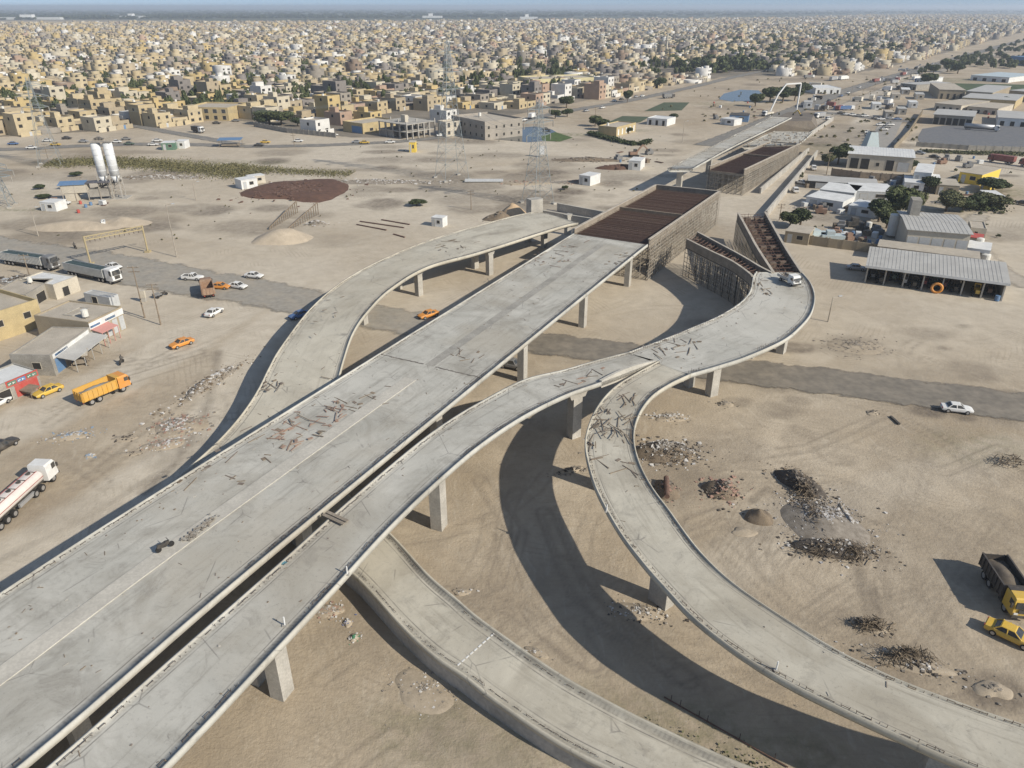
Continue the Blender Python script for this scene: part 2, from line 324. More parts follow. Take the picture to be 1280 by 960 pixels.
# ------------------------------------------------------------------ roads (ribbons above the ground)
def road_mat(name,c1,c2,dust=(.40,.345,.27),edge=.28,dusty=.5):
    m=bpy.data.materials.new(name); m.use_nodes=True; n=m.node_tree.nodes; l=m.node_tree.links; b=n['Principled BSDF']
    b.inputs['Roughness'].default_value=.9; b.inputs['Specular IOR Level'].default_value=.2
    a=n.new('ShaderNodeAttribute'); a.attribute_name='across'
    g=n.new('ShaderNodeNewGeometry')
    q=n.new('ShaderNodeTexNoise'); q.inputs['Scale'].default_value=.25; q.inputs['Detail'].default_value=8; q.inputs['Roughness'].default_value=.65; l.new(g.outputs['Position'],q.inputs['Vector'])
    ad=n.new('ShaderNodeMath'); ad.operation='MULTIPLY_ADD'; l.new(q.outputs[0],ad.inputs[0]); ad.inputs[1].default_value=.9; l.new(a.outputs['Fac'],ad.inputs[2])
    r=n.new('ShaderNodeMapRange'); r.inputs[1].default_value=1.42-edge; r.inputs[2].default_value=1.42-edge*.1; l.new(ad.outputs[0],r.inputs[0])
    q2=n.new('ShaderNodeTexNoise'); q2.inputs['Scale'].default_value=.8; q2.inputs['Detail'].default_value=7; l.new(g.outputs['Position'],q2.inputs['Vector'])
    r2=n.new('ShaderNodeMapRange'); r2.inputs[1].default_value=.35; r2.inputs[2].default_value=.65; l.new(q2.outputs[0],r2.inputs[0])
    r3=n.new('ShaderNodeMapRange'); r3.inputs[1].default_value=.45; r3.inputs[2].default_value=.7; r3.inputs[4].default_value=dusty; l.new(q.outputs[0],r3.inputs[0])
    def mix(f,A,B):
        x=n.new('ShaderNodeMix'); x.data_type='RGBA'; l.new(f,x.inputs['Factor'])
        for s,k in (('A',A),('B',B)):
            if isinstance(k,tuple): x.inputs[s].default_value=(*k,1)
            else: l.new(k,x.inputs[s])
        return x.outputs['Result']
    c=mix(r2.outputs[0],c1,c2); c=mix(r3.outputs[0],c,dust); l.new(c,b.inputs['Base Color'])
    tr=n.new('ShaderNodeBsdfTransparent'); ms=n.new('ShaderNodeMixShader'); l.new(r.outputs[0],ms.inputs[0]); l.new(b.outputs[0],ms.inputs[1]); l.new(tr.outputs[0],ms.inputs[2]); l.new(ms.outputs[0],n['Material Output'].inputs['Surface'])
    return m
def road(name,pts,width,m,z=.06,n=80,px=True):
    """pts: centre line (pixels on the ground or metres), width in m (or per point)"""
    P=[(at(a[0],a[1]).x,at(a[0],a[1]).y,(a[2] if len(a)>2 else width)) if px else (a[0],a[1],(a[2] if len(a)>2 else width)) for a in pts]
    C=catmull(P,n); T=np.gradient(C[:,:2],axis=0); T/=np.linalg.norm(T,axis=1)[:,None]; N=np.stack([-T[:,1],T[:,0]],1)
    K=np.linspace(-1,1,9); V=[];A=[]
    for k in K:
        q=C[:,:2]+N*(k*C[:,2:3]/2); V.append(np.c_[q,np.full(n,z)]); A.append(np.full(n,abs(k)))
    V=np.stack(V,1).reshape(-1,3); A=np.stack(A,1).ravel()
    i=np.arange(n-1)[:,None]*9+np.arange(8)[None,:]
    o=np_mesh(name,V,np.stack([i+1,i,i+9,i+10],2).reshape(-1,4),m)
    a=o.data.attributes.new('across','FLOAT','POINT'); a.data.foreach_set('value',A.astype(np.float32)); return tag(o,kind='structure')
M_asph=road_mat('worn_asphalt',(.265,.245,.21),(.33,.305,.26),edge=.22,dusty=.6)
M_asph2=road_mat('grey_asphalt',(.16,.155,.145),(.215,.205,.185),edge=.25,dusty=.45)
M_dirt=road_mat('compacted_dirt',(.36,.32,.26),(.45,.40,.33),edge=.5,dusty=.3)
road('cross_road',[(-420,255,16),(-120,290,16),(0,311,18),(120,329,18),(240,352,18),(340,369,16),(440,390,14),(560,412,13),(640,424,12),(690,430,11)],18,M_asph,.05,110)
M_asphR=road_mat('dark_worn_asphalt',(.165,.148,.124),(.215,.192,.158),edge=.16,dusty=.35)
road('cross_road',[(640,424,10),(720,434,11),(820,447,11),(920,463,11.5),(1040,477,11.5),(1160,493,11.5),(1280,509,12),(1480,538,12),(1750,577,12)],12,M_asphR,.055,110)
road('frontage_road',[(-300,190,11),(0,187,10),(90,183,10),(200,180,10),(330,183,9),(440,180,9),(520,175,9),(570,168,8),(610,161,8),(660,149,9),(720,137,10),(780,127,10),(860,110,10),(910,98,10),(980,83,9)],9,M_asph2,.045,140)
road('side_street',[(165,156,8),(200,163,8),(240,170,8),(300,181,7)],8,M_asph2,.055,30)
hw=[(at(930,164).x,at(930,164).y),(at(1040,121).x,at(1040,121).y),(at(1160,84).x,at(1160,84).y),(at(1268,56).x,at(1268,56).y)]
road('highway',[(880,182,11),(930,163,12),(985,141,14),(1040,120,15),(1100,101,15),(1160,83.5,16),(1225,65,16),(1290,48.5,16),(1390,30,16),(1500,18,16)],14,M_asph2,.05,140)
road('service_road',[(1000,164,9),(1050,136,12),(1110,111,14),(1170,91,14),(1230,72,14),(1300,54,14),(1400,34,14)],12,M_dirt,.04,120)
road('cross_street',[(1020,141,10),(1060,143,14),(1110,150,12),(1145,152,9)],10,M_asph2,.06,30)
road('yard_road',[(1110,196,7),(1180,199,8),(1290,213,9),(1400,228,9)],8,M_dirt,.045,40)
road('industrial_road',[(1225,268,7),(1212,290,8),(1240,330,8),(1290,360,8)],8,M_dirt,.047,30)
def sheet(name,px,z,m,kind='structure',depth=None):
    mb=MB(); P=[at(x,y) for x,y in px]; mb.add([(p.x,p.y,z) for p in P],[tuple(range(len(P)))]); o=mb.build(name,m)
    a=o.data.attributes.new('across','FLOAT','POINT'); a.data.foreach_set('value',np.zeros(len(P),dtype=np.float32)); return tag(o,kind=kind)
sheet('parking_yard',[(1150,181),(1147,172),(1153,161),(1180,157),(1240,158),(1262,153),(1330,151),(1420,160),(1420,192),(1280,187)],.04,road_mat('yard_asphalt',(.13,.135,.145),(.17,.172,.178),dusty=.12))
sheet('car_park',[(1082,184),(1100,152),(1128,152),(1112,184)],.042,road_mat('pale_lot',(.26,.25,.23),(.33,.31,.28),dusty=.3))
wm=bpy.data.materials.new('pond_water'); wm.use_nodes=True; _b=wm.node_tree.nodes['Principled BSDF']; _b.inputs['Base Color'].default_value=(.045,.055,.055,1); _b.inputs['Roughness'].default_value=.12
sheet('pond_water',[(618,174),(610,170),(622,164),(645,160),(668,158),(690,162),(700,168),(694,175),(660,178)],.03,wm)
sheet('pond_water',[(898,124),(905,117),(925,112),(948,113),(955,119),(940,126),(915,127)],.03,wm)
gm=mat('pitch_turf',(.075,.095,.055),var=.2,scale=.2)
sheet('sports_pitch',[(748,158),(778,145),(812,146),(800,153)],.03,gm)
sheet('sports_pitch',[(805,139),(830,128),(862,128),(852,138)],.03,gm)
sheet('wet_grass',[(676,170),(694,165),(716,172),(700,177),(678,176)],.034,mat('wet_grass',(.075,.115,.035),var=.3,scale=.5))
sheet('crop_field',[(1180,112),(1190,104),(1290,106),(1400,114),(1400,122),(1240,118)],.03,mat('crop_green',(.06,.085,.035),var=.35,scale=.1))
# ------------------------------------------------------------------ bridge decks
def deck_mat(name,c1,c2,stain,warm=None):
    m=bpy.data.materials.new(name); m.use_nodes=True; n=m.node_tree.nodes; l=m.node_tree.links; b=n['Principled BSDF']
    b.inputs['Roughness'].default_value=.85; b.inputs['Specular IOR Level'].default_value=.25
    at_=n.new('ShaderNodeAttribute'); at_.attribute_name='duv'; sx=n.new('ShaderNodeSeparateXYZ'); l.new(at_.outputs['Vector'],sx.inputs[0])
    g=n.new('ShaderNodeNewGeometry')
    def noise(s,d=7,r=.6,vec=None,sc=None,dist=0):
        q=n.new('ShaderNodeTexNoise'); q.inputs['Scale'].default_value=s; q.inputs['Detail'].default_value=d; q.inputs['Roughness'].default_value=r; q.inputs['Distortion'].default_value=dist
        v=vec or g.outputs['Position']
        if sc:
            mp=n.new('ShaderNodeMapping'); mp.inputs['Scale'].default_value=sc; l.new(v,mp.inputs[0]); v=mp.outputs[0]
        l.new(v,q.inputs['Vector']); return q.outputs[0]
    def rng(i,a,b_,c=0,d=1):
        q=n.new('ShaderNodeMapRange'); q.inputs[1].default_value=a; q.inputs[2].default_value=b_; q.inputs[3].default_value=c; q.inputs[4].default_value=d; l.new(i,q.inputs[0]); return q.outputs[0]
    def mth(op,a,b_):
        q=n.new('ShaderNodeMath'); q.operation=op
        for k,x in ((0,a),(1,b_)):
            if isinstance(x,(int,float)): q.inputs[k].default_value=x
            else: l.new(x,q.inputs[k])
        return q.outputs[0]
    def mix(f,A,B):
        x=n.new('ShaderNodeMix'); x.data_type='RGBA'; l.new(f,x.inputs['Factor'])
        for s,k in (('A',A),('B',B)):
            if isinstance(k,tuple): x.inputs[s].default_value=(*k,1)
            else: l.new(k,x.inputs[s])
        return x.outputs['Result']
    c=mix(rng(noise(.16,8,.62,dist=.5),.36,.64),c1,c2)
    c=mix(rng(noise(.10,7,.68,dist=1.0),.46,.66,0,.75),c,stain)
    c=mix(rng(noise(.5,6,.7,at_.outputs['Vector'],(1.6,.16,1)),.52,.70,0,.55),c,tuple(x*.72 for x in stain))
    c=mix(rng(noise(.9,6,.75,dist=1.2),.60,.74,0,.35),c,tuple(x*1.18 for x in c2))
    c=mix(rng(noise(.045,4,.6),.5,.66,0,.6),c,(warm or stain))
    c=mix(rng(noise(3.2,5,.75),.57,.74,0,.55),c,(.14,.125,.11))
    c=mix(rng(noise(.33,7,.75,dist=.8),.54,.66,0,.4),c,(.20,.185,.16))
    c=mix(rng(noise(.027,5,.6,dist=.6),.52,.62,0,.5),c,tuple(x*1.1 for x in c2))
    # hairline cracks
    vo=n.new('ShaderNodeTexVoronoi'); vo.feature='DISTANCE_TO_EDGE'; vo.inputs['Scale'].default_value=.17; l.new(g.outputs['Position'],vo.inputs['Vector'])
    c=mix(mth('MULTIPLY',rng(vo.outputs['Distance'],.004,.013,.55,0),rng(noise(.21,3),.52,.6)),c,(.15,.14,.13))
    # edge strip: cast joint line and the tied reinforcement left of the kerb
    e=sx.outputs[0]; strip=mth('MULTIPLY',rng(e,.27,.31),rng(e,.92,.97,1,0))
    wv=mth('SINE',mth('MULTIPLY',sx.outputs[1],15.0),0); st=mth('MULTIPLY',strip,rng(wv,-.2,.5,.5,.72))
    st=mth('MULTIPLY',st,rng(noise(.16,6,.7),.42,.60,.08,.9))
    c=mix(st,c,(.12,.112,.10))
    ln=mth('MULTIPLY',rng(mth('ABSOLUTE',mth('SUBTRACT',e,1.22),0),.03,.085,1,0),rng(noise(.3,4),.35,.55,.2,.75))
    c=mix(ln,c,(.14,.13,.118))
    l.new(c,b.inputs['Base Color'])
    bp=n.new('ShaderNodeBump'); bp.inputs['Strength'].default_value=.25; bp.inputs['Distance'].default_value=.05; l.new(noise(4,6,.7),bp.inputs['Height']); l.new(bp.outputs[0],b.inputs['Normal'])
    return m
M_deck=deck_mat('deck_concrete',(.41,.398,.353),(.495,.478,.425),(.27,.252,.212),(.385,.35,.285))
M_deckw=deck_mat('dusty_deck_concrete',(.435,.405,.335),(.515,.48,.395),(.32,.288,.228),(.41,.365,.285))
M_conc=mat('raw_concrete',(.37,.35,.31),var=.2,scale=.35,bump=.15,fine=.14)
M_conc2=mat('wall_concrete',(.36,.34,.305),var=.2,scale=.2,bump=.15,fine=.15)
M_rust=mat('rusty_steel',(.175,.108,.082),c2=(.105,.066,.051),scale=1.2,fine=.25,rough=.9)
M_rebar=mat('dark_rebar',(.085,.062,.05),var=.3,scale=2)
M_wood=mat('weathered_timber',(.27,.215,.155),c2=(.17,.135,.10),scale=.9,fine=.2)
M_ply=mat('old_plywood',(.30,.255,.20),c2=(.19,.16,.125),scale=.5,fine=.2)
M_scaf=mat('scaffold_tube',(.42,.385,.325),c2=(.25,.21,.165),scale=.5,rough=.7)
def edges(Lp,Rp,n):
    """edge polylines of (px,py,z) -> matching stations in metres"""
    f=lambda P:catmull([tuple(at(*p)) for p in P],n)
    return f(Lp),f(Rp)
def deck_mesh(name,L,Rr,parent,m,thick=1.25,lip=.14,c=1.05):
    n=len(L); w_=np.linalg.norm((Rr-L)[:,:2],axis=1); a=(Rr-L)/w_[:,None]; a[:,2]=0
    mid=(L+Rr)/2; s=np.r_[0,np.cumsum(np.linalg.norm(np.diff(mid[:,:2],axis=0),axis=1))]
    V=[];D=[]
    for i in range(n):
        W_=w_[i]; zz=lambda o:L[i,2]+(Rr[i,2]-L[i,2])*o/W_
        pr=[(0,lip),(.25,lip),(.25,0),(c,0),(W_/2,0),(W_-c,0),(W_-.25,0),(W_-.25,lip),(W_,lip),(W_,-.5),(W_-.35,-.66),(W_-1.1,-thick),(1.1,-thick),(.35,-.66),(0,-.5)]
        for o,dz in pr:
            q=L[i]+a[i]*o; V.append((q[0],q[1],zz(o)+dz)); D.append((min(o,W_-o),s[i],o))
    k=15; Fq=[]
    for i in range(n-1):
        for j in range(k): Fq.append((i*k+j,(i+1)*k+j,(i+1)*k+(j+1)%k,i*k+(j+1)%k))
    for i in (0,n-1):  # end caps
        b0=i*k
        for t in ((0,1,2,14),(14,2,3,13),(13,3,4,12),(4,5,11,12),(5,6,10,11),(6,7,8,9)):
            t=t if i else t[::-1]; Fq.append(tuple(b0+x for x in t))
    o=np_mesh(name,V,Fq,m,parent=parent)
    at_=o.data.attributes.new('duv','FLOAT_VECTOR','POINT'); at_.data.foreach_set('vector',np.array(D,dtype=np.float32).ravel())
    return o
def bars(L,Rr,parent,off=.62,step=.55,hh=(.12,.5),sides=(0,1),prob=.75):
    mb=MB()
    for sd_ in sides:
        A,B=(L,Rr) if sd_==0 else (Rr,L)
        w_=np.linalg.norm((B-A)[:,:2],axis=1)[:,None]; q=A+(B-A)*off/w_
        s=np.r_[0,np.cumsum(np.linalg.norm(np.diff(q[:,:2],axis=0),axis=1))]
        t=0
        while t<s[-1]:
            x,y,z=(np.interp(t,s,q[:,k]) for k in range(3))
            if vnoise(np.array([t*.08]),np.array([sd_*9.0]),4)[0]<prob:
                h=R.uniform(*hh); mb.beam((x,y,z-.02),(x+R.uniform(-.07,.07),y+R.uniform(-.07,.07),z+h),.035)
                if R.random()<.5:
                    x2,y2,z2=(np.interp(t+.55,s,q[:,k]) for k in range(3)); mb.beam((x,y,z+h*.7),(x2,y2,z2+h*.7),.035)
            t+=step
    if mb.f: tag(mb.build('starter_bars',M_rebar,parent),kind='stuff')
def pier(parent,x,y,ztop,rz,sx=1.5,sy=1.4,cap=None,z0=-.15):
    mb=MB(); mb.rb(x,y,z0,sx,sy,ztop-z0,rz); o=mb.build('pier',M_conc,parent)
    if cap:
        mb=MB(); mb.rb(x,y,ztop-.75,cap[0]*.8,cap[1]*.9,.76,rz,tx=1.25,ty=1.1); mb.build('pier_cap',M_conc,o)
    return o
# --- main viaduct
Z0=8.6
AX=Vector((27.0-(-24.7),156.6-55.9,0)).normalized(); NV=Vector((-AX.y,AX.x,0)); AXA=math.atan2(AX.y,AX.x)
MR=[(-24.7-AX.x*105,55.9-AX.y*105,Z0),(-24.7-AX.x*50-.3,55.9-AX.y*50+.1,Z0)]+[tuple(at(x,y,Z0)) for x,y in ((26,960),(323,705),(663,425),(794,318.5),(810,306))]
Rm=catmull(MR,90); T_=np.gradient(Rm,axis=0); T_/=np.linalg.norm(T_,axis=1)[:,None]; N_=np.stack([-T_[:,1],T_[:,0],T_[:,2]*0],1)
MW=18.7; Lm=Rm+N_*MW
main=thing('viaduct','broad straight concrete viaduct deck with raised median crossing the whole scene on column pairs','viaduct',(0,0,0))
deck_mesh('deck',Lm,Rm,main,M_deck)
bars(Lm,Rm,main,hh=(.08,.3))
# median: two kerbs with a filled strip on the near half, a bare recess on the far half
def along(o0,o1,z0,z1,i0,i1,name,m):
    secs=[]
    for i in range(i0,i1):
        p=Rm[i]; secs.append([tuple(p+N_[i]*o+np.array((0,0,z))) for o,z in ((o0,z0),(o0,z1),(o1,z1),(o1,z0))])
    mb=MB(); mb.loft(secs); return mb.build(name,m,main)
ij=int(np.argmin(np.hypot(Rm[:,0]-(-5.5),Rm[:,1]-94.0)))
along(8.45,10.4,-.05,.09,0,ij,'median',mat('median_concrete',(.45,.425,.37),var=.14,scale=.3,fine=.1))
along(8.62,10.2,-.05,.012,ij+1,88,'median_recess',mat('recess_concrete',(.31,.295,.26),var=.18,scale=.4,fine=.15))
# ragged joint between two pours
pj=Rm[ij+1]; nj=N_[ij+1]
for o0,o1 in ((.4,8.3),(10.5,MW-.4)):
    mb=MB(); K=int((o1-o0)/.4); prev=[]
    for k in range(K+1):
        q=pj+nj*(o0+(o1-o0)*k/K)+T_[ij+1]*R.uniform(-.1,.1); w_=R.uniform(.05,.16); d=T_[ij+1]*w_
        prev.append([(q[0]-d[0],q[1]-d[1],Z0-.02),(q[0]-d[0],q[1]-d[1],Z0+.03),(q[0]+d[0],q[1]+d[1],Z0+.03),(q[0]+d[0],q[1]+d[1],Z0-.02)])
    mb.loft(prev); mb.build('pour_joint',mat('joint_grime',(.13,.115,.10),var=.3,scale=2),main)
for s in range(-4,3):
    c0=Vector((2.3,112.2,0))+AX*27*s
    for o in (.6,8.6,13.9):
        q=c0+NV*o
        pier(main,q.x,q.y,Z0-1.15,AXA,1.5,1.2,z0=-.2)
# --- right ramp beside it
rl=[(-260,1230,Z0),(-80,1072,Z0),(59,960,Z0),(200,836,Z0),(350,704,Z0),(430,632,Z0),(515,560,Z0),(560,527,Z0),(600,503,Z0),(655,475,Z0),(704,463,Z0),(745,451,Z0),(784,441,Z0)]
rr=[(-30,1190,Z0),(95,1074,Z0),(205,962,Z0),(280,884,Z0),(350,809,Z0),(420,734,Z0),(488,660,Z0),(545,605,Z0),(600,558,Z0),(655,521,Z0),(709,494,Z0),(760,476,Z0),(823,451.5,Z0)]
L1,R1=edges(rl,rr,90)
rr_=thing('flyover_ramp','grey concrete ramp running tight along the right edge of the broad viaduct to the fork','ramp',(0,0,0))
deck_mesh('deck',L1,R1,rr_,M_deck); bars(L1,R1,rr_,hh=(.08,.32))
secs=[]
for i in range(78,90):
    t=(i-78)/11; p=R1[i]; q=(L1[i]-R1[i]); q/=np.linalg.norm(q); h=.75*math.sin(math.pi*min(1,.12+t*.88))+.12
    secs.append([tuple(p+q*o+np.array((0,0,z))) for o,z in ((.0,-.8),(.0,h),(.45,h),(.45,-.2))])
mb=MB(); mb.loft(secs); mb.build('gore_wall',mat('median_concrete',(.45,.425,.37)),rr_)
def pier_px(parent,px,py,ztop,rz,**k):
    p=at(px,py); return pier(parent,p.x,p.y,ztop,rz,**k)
pier_px(rr_,353,866,Z0-1.15,AXA+.1,sx=1.6,sy=1.5); pier_px(rr_,549,658,Z0-1.15,AXA+.1,sx=1.6,sy=1.5); pier_px(rr_,717,545,Z0-1.15,AXA-.5,sx=1.6,sy=1.4,cap=(3.2,1.6))
pier_px(rr_,322,850,Z0-1.15,AXA+.1,sx=1.2,sy=1.2); pier_px(rr_,120,1090,Z0-1.15,AXA+.1,sx=1.6,sy=1.5)
# --- trunk and loop
Zt=8.6; Zl=8.1
tl=[(966,339,Zt),(940,345,Zt),(939,357,Zt),(935,368,Zt),(922,381,Zt),(895,397,Zt),(855,414,Zt),(820,428,Zt),(784,441,Zt)]
tr=[(1003,341,Zt),(1014,355,Zt),(1019,372,Zt),(1015,391,Zt),(1002,408,Zt),(980,426,Zt),(936,446,Zt),(900,458,Zt),(864,468.5,Zt)]
tl[0]=(945,340,Zt); tl[1]=(941,346,Zt)
L2,R2=edges(tl,tr,60)
loop=thing('loop_ramp','pale concrete ramp that curls from the timber forms and sweeps away to the lower right','ramp',(0,0,0))
deck_mesh('deck',L2,R2,loop,M_deck); bars(L2,R2,loop,hh=(.25,.8),step=.5)
ll=[(823,451.5,Zt),(795,467,8.5),(768,484,8.35),(748,506,8.2),(735,533,Zl),(731,560,Zl),(740,599,Zl),(753,629,Zl),(775,667,Zl),(802,703,Zl),(830,735,Zl),(866,773,Zl),(921,816,Zl),(970,846,Zl),(1018,871,Zl),(1125,922,Zl),(1193,952,Zl),(1330,1005,Zl),(1500,1050,Zl)]
lr=[(864,468.5,Zt),(838,481,8.5),(815,497,8.35),(799,520,8.2),(793,547,Zl),(799,577,Zl),(815,609,Zl),(838,640,Zl),(858,668,Zl),(879,694,Zl),(910,724,Zl),(951,754,Zl),(1028,803,Zl),(1085,833,Zl),(1152,862,Zl),(1280,907,Zl),(1380,935,Zl),(1500,962,Zl),(1700,1000,Zl)]
L3,R3=edges(ll,lr,110)
deck_mesh('deck',L3,R3,loop,M_deckw); bars(L3,R3,loop,hh=(.1,.35))
pier_px(loop,889,493,Zt-1.15,.5,sx=1.6,sy=1.4,cap=(3.0,1.6)); pier_px(loop,861,482,Zt-1.15,.5,sx=1.3,sy=1.3); pier_px(loop,976,440,Zt-1.15,.9,sx=1.6,sy=1.4,cap=(3.0,1.6)); pier_px(loop,938,446,Zt-1.15,.9,sx=1.3,sy=1.3)
pier_px(loop,826,752,Zl-1.15,-.9,sx=2.4,sy=1.4); pier_px(loop,1165,985,Zl-1.15,-.4,sx=2.4,sy=1.4); pier_px(loop,756,610,Zl-1.15,1.4,sx=2.0,sy=1.4)
# --- left ramp diving under the viaduct
al=[(693,269,6.9),(663,266,6.9),(602,281,6.9),(535,301,6.8),(475,326,6.7),(428,352,6.5),(388,386,6.1),(351,434,5.3),(336,460,4.9),(322,488,4.4),(302,518,3.9),(275,549,3.4),(240,581,2.9),(205,610,2.5),(150,652,2.1),(95,692,1.7)]
ar=[(723,279,6.9),(700,284,6.9),(602,315,6.9),(535,334,6.8),(488,362,6.7),(458,392,6.5),(441,418,6.1),(430,450,5.3),(424,472,4.9),(416,497,4.4),(400,526,3.9),(372,558,3.4),(338,592,2.9),(303,622,2.5),(245,668,2.1),(185,712,1.7)]
L4,R4=edges(al,ar,90)
bl=[(350,650,2.45),(395,684,2.42),(445,722,2.4),(501,783,2.35),(541,820,2.3),(579,846,2.3),(622,879,2.2),(702,932,2.1),(790,975,2.0),(900,1020,1.9),(1080,1085,1.6),(1300,1150,1.2)]
br=[(415,600,2.45),(452,634,2.42),(492,671,2.4),(535,718,2.35),(570,748,2.3),(602,775,2.3),(686,834,2.2),(751,872,2.1),(822,908,2.0),(935,958,1.9),(1100,1012,1.6),(1330,1068,1.2)]
L7,R7=edges(bl,br,110)
low=thing('low_ramp','low concrete ramp between retaining walls emerging from beneath the viaduct at bottom centre','ramp',(0,0,0))
deck_mesh('deck',L7,R7,low,M_deckw,thick=1.05); bars(L7,R7,low,hh=(.08,.3),step=.7)
left=thing('curved_ramp','tan concrete ramp on stub piers curving left and diving under the broad viaduct','ramp',(0,0,0))
deck_mesh('deck',L4,R4,left,M_deckw,thick=1.05); bars(L4,R4,left,hh=(.08,.3),step=.7)
for par_,LL,RR in ((left,L4,R4),(low,L7,R7)):
    for A,B in ((LL,RR),(RR,LL)):
        secs=[]
        for i in range(len(A)):
            if A[i,2]<4.4:
                a=B[i]-A[i]; a[2]=0; a/=np.linalg.norm(a); p=A[i]; z=p[2]
                secs.append([(p[0]+a[0]*o,p[1]+a[1]*o,q) for o,q in ((.06,z-.51),(.5,z-.51),(.5,-.3),(.06,-.3))])
        mb=MB(); mb.loft(secs); mb.build('retaining_wall',M_conc2,par_)
for px,py,a in ((524,369,.9),(498,361,.9),(612,343,.8),(594,335,.8),(680,309,.8),(709,293,.8),(660,302,.8),(455,405,1.1)):
    z=6.75-1.0 if px>460 else 5.0
    pier_px(left,px,py,z,a,sx=1.4,sy=1.2,cap=(2.2,1.5))
# lower ramp joint strips
mb=MB()
for k in range(9):
    a=at(572+k*5.2,832-k*4.6,2.3); b_=at(572+k*5.2+3.6,832-k*4.6-3.2,2.3); mb.beam((a.x,a.y,2.31),(b_.x,b_.y,2.31),.14,.05)
mb.build('joint_strip',paint('white_strip',(.7,.7,.68)),low)
# ------------------------------------------------------------------ formwork
def lattice(p,q,z0,z1,sx=1.1,sz=1.05,r=.06,diag=True):
    mb=MB(); p=Vector(p);q=Vector(q); L_=(q-p).length; n=max(2,int(L_/sx)); m_=max(2,int((z1-z0)/sz))
    for i in range(n+1):
        c=p.lerp(q,i/n); mb.beam((c.x,c.y,z0),(c.x,c.y,z1),r*2)
    for j in range(m_+1):
        z=z0+.25+(z1-z0-.3)*j/m_; mb.beam((p.x,p.y,z),(q.x,q.y,z),r*1.7)
    if diag:
        for i in range(0,n-2,3):
            a=p.lerp(q,i/n); b_=p.lerp(q,min(1,(i+3)/n)); mb.beam((a.x,a.y,z0),(b_.x,b_.y,z1),r*1.5)
    return mb
def merge(mbs):
    o=MB()
    for m in mbs: o.add(m.v,m.f,0)
    return o
def form_box(name,label,A,B,C,D,zr,zt,rows=5,drop=0):
    """A near-left, B near-right, C far-right, D far-left (x,y); zr rebar level, zt top of side forms"""
    A,B,C,D=[Vector((*q,0)) for q in (A,B,C,D)]
    t=thing(name,label,'formwork',(0,0,0)); ad=D-A; al_=ad.length_squared
    if drop: MB.WARP=lambda p:(p[0],p[1],p[2]-drop*((p[0]-A.x)*ad.x+(p[1]-A.y)*ad.y)/al_*max(0,p[2])/zt)
    up=lambda v,z:(v.x,v.y,z)
    mb=MB(); mb.hexa([up(A,zr-.6),up(B,zr-.6),up(C,zr-.6),up(D,zr-.6),up(A,zr-.12),up(B,zr-.12),up(C,zr-.12),up(D,zr-.12)]); mb.build('soffit_form',M_ply,t)
    mb=MB(); n=int((D-A).length/.45)
    for i in range(n+1):
        p=A.lerp(D,i/n); q=B.lerp(C,i/n); z=zr+.1+R.uniform(-.02,.05); mb.beam(up(p,z),up(q,z),.13,.09)
        if i%3==0: mb.beam(up(p,z+.35),up(q,z+.35),.12,.08)
    n2=int((B-A).length/.55)
    for i in range(n2+1):
        p=A.lerp(B,i/n2); q=D.lerp(C,i/n2); mb.beam(up(p,zr+.0),up(q,zr+.0),.11,.09)
    tag(mb.build('rebar_mat',M_rust,t),kind='stuff')
    for a,b_,nm in ((A,D,'side_form'),(B,C,'side_form'),(D,C,'end_form')):
        mb=MB(); mb.beam(up(a,(zr+zt)/2-.25),up(b_,(zr+zt)/2-.25),.22,zt-zr+.5); mb.build(nm,M_ply,t)
        mb=MB(); mb.beam(up(a,zt+.06),up(b_,zt+.06),.55,.12); mb.build('top_waler',mat('pale_timber',(.42,.375,.31),var=.18,scale=.6,fine=.15),t)
    m1=(A+D)/2; m2=(B+C)/2
    mb=MB(); mb.beam(up(m1,zr+.55),up(m2,zr+.55),.6,.9); mb.build('cross_form',M_wood,t)
    parts=[]
    for k in range(rows):
        f=k/(rows-1); p=A.lerp(B,f); q=D.lerp(C,f)
        parts.append(lattice(up(p,0),up(q,0),0,zr-.6,1.7,1.6,.05))
    for k in range(5):
        f=k/4; parts.append(lattice(up(A.lerp(D,f),0),up(B.lerp(C,f),0),0,zr-.6,1.5,1.4,.05))
    out=(B-A).normalized()*.55
    parts.append(lattice(up(B+out,0),up(C+out,0),0,zt,1.3,.85,.05)); parts.append(lattice(up(A-out,0),up(D-out,0),0,zt,1.3,.95,.05))
    for k in range(60):
        f=R.random(); p=B.lerp(C,f)+out*R.uniform(.4,1.3); z=R.uniform(.3,zt-1.5); mq=MB(); d=(C-B).normalized()*R.uniform(-1.5,2.5); mq.beam((p.x,p.y,z),(p.x+d.x,p.y+d.y,z+R.uniform(-.1,2.2)),.1,.06); parts.append(mq)
    tag(merge(parts).build('shoring_scaffold',M_scaf,t),kind='stuff'); MB.WARP=None
    return t
g=lambda x,y,z:tuple(at(x,y,z)[:2])
eR=Vector(Rm[-1]); eL=Vector(Lm[-1]); far=Vector((*g(899,239,9.7),0)); 
LF=(far-eR); LF.z=0; Ld=LF.length
form_box('box_girder_formwork','rust floored timber formwork on dense scaffolding at the end of the broad viaduct',(eL.x+AX.x*.4,eL.y+AX.y*.4),(eR.x+AX.x*.4,eR.y+AX.y*.4),(far.x,far.y),(far.x+NV.x*MW,far.y+NV.y*MW),8.1,9.7)
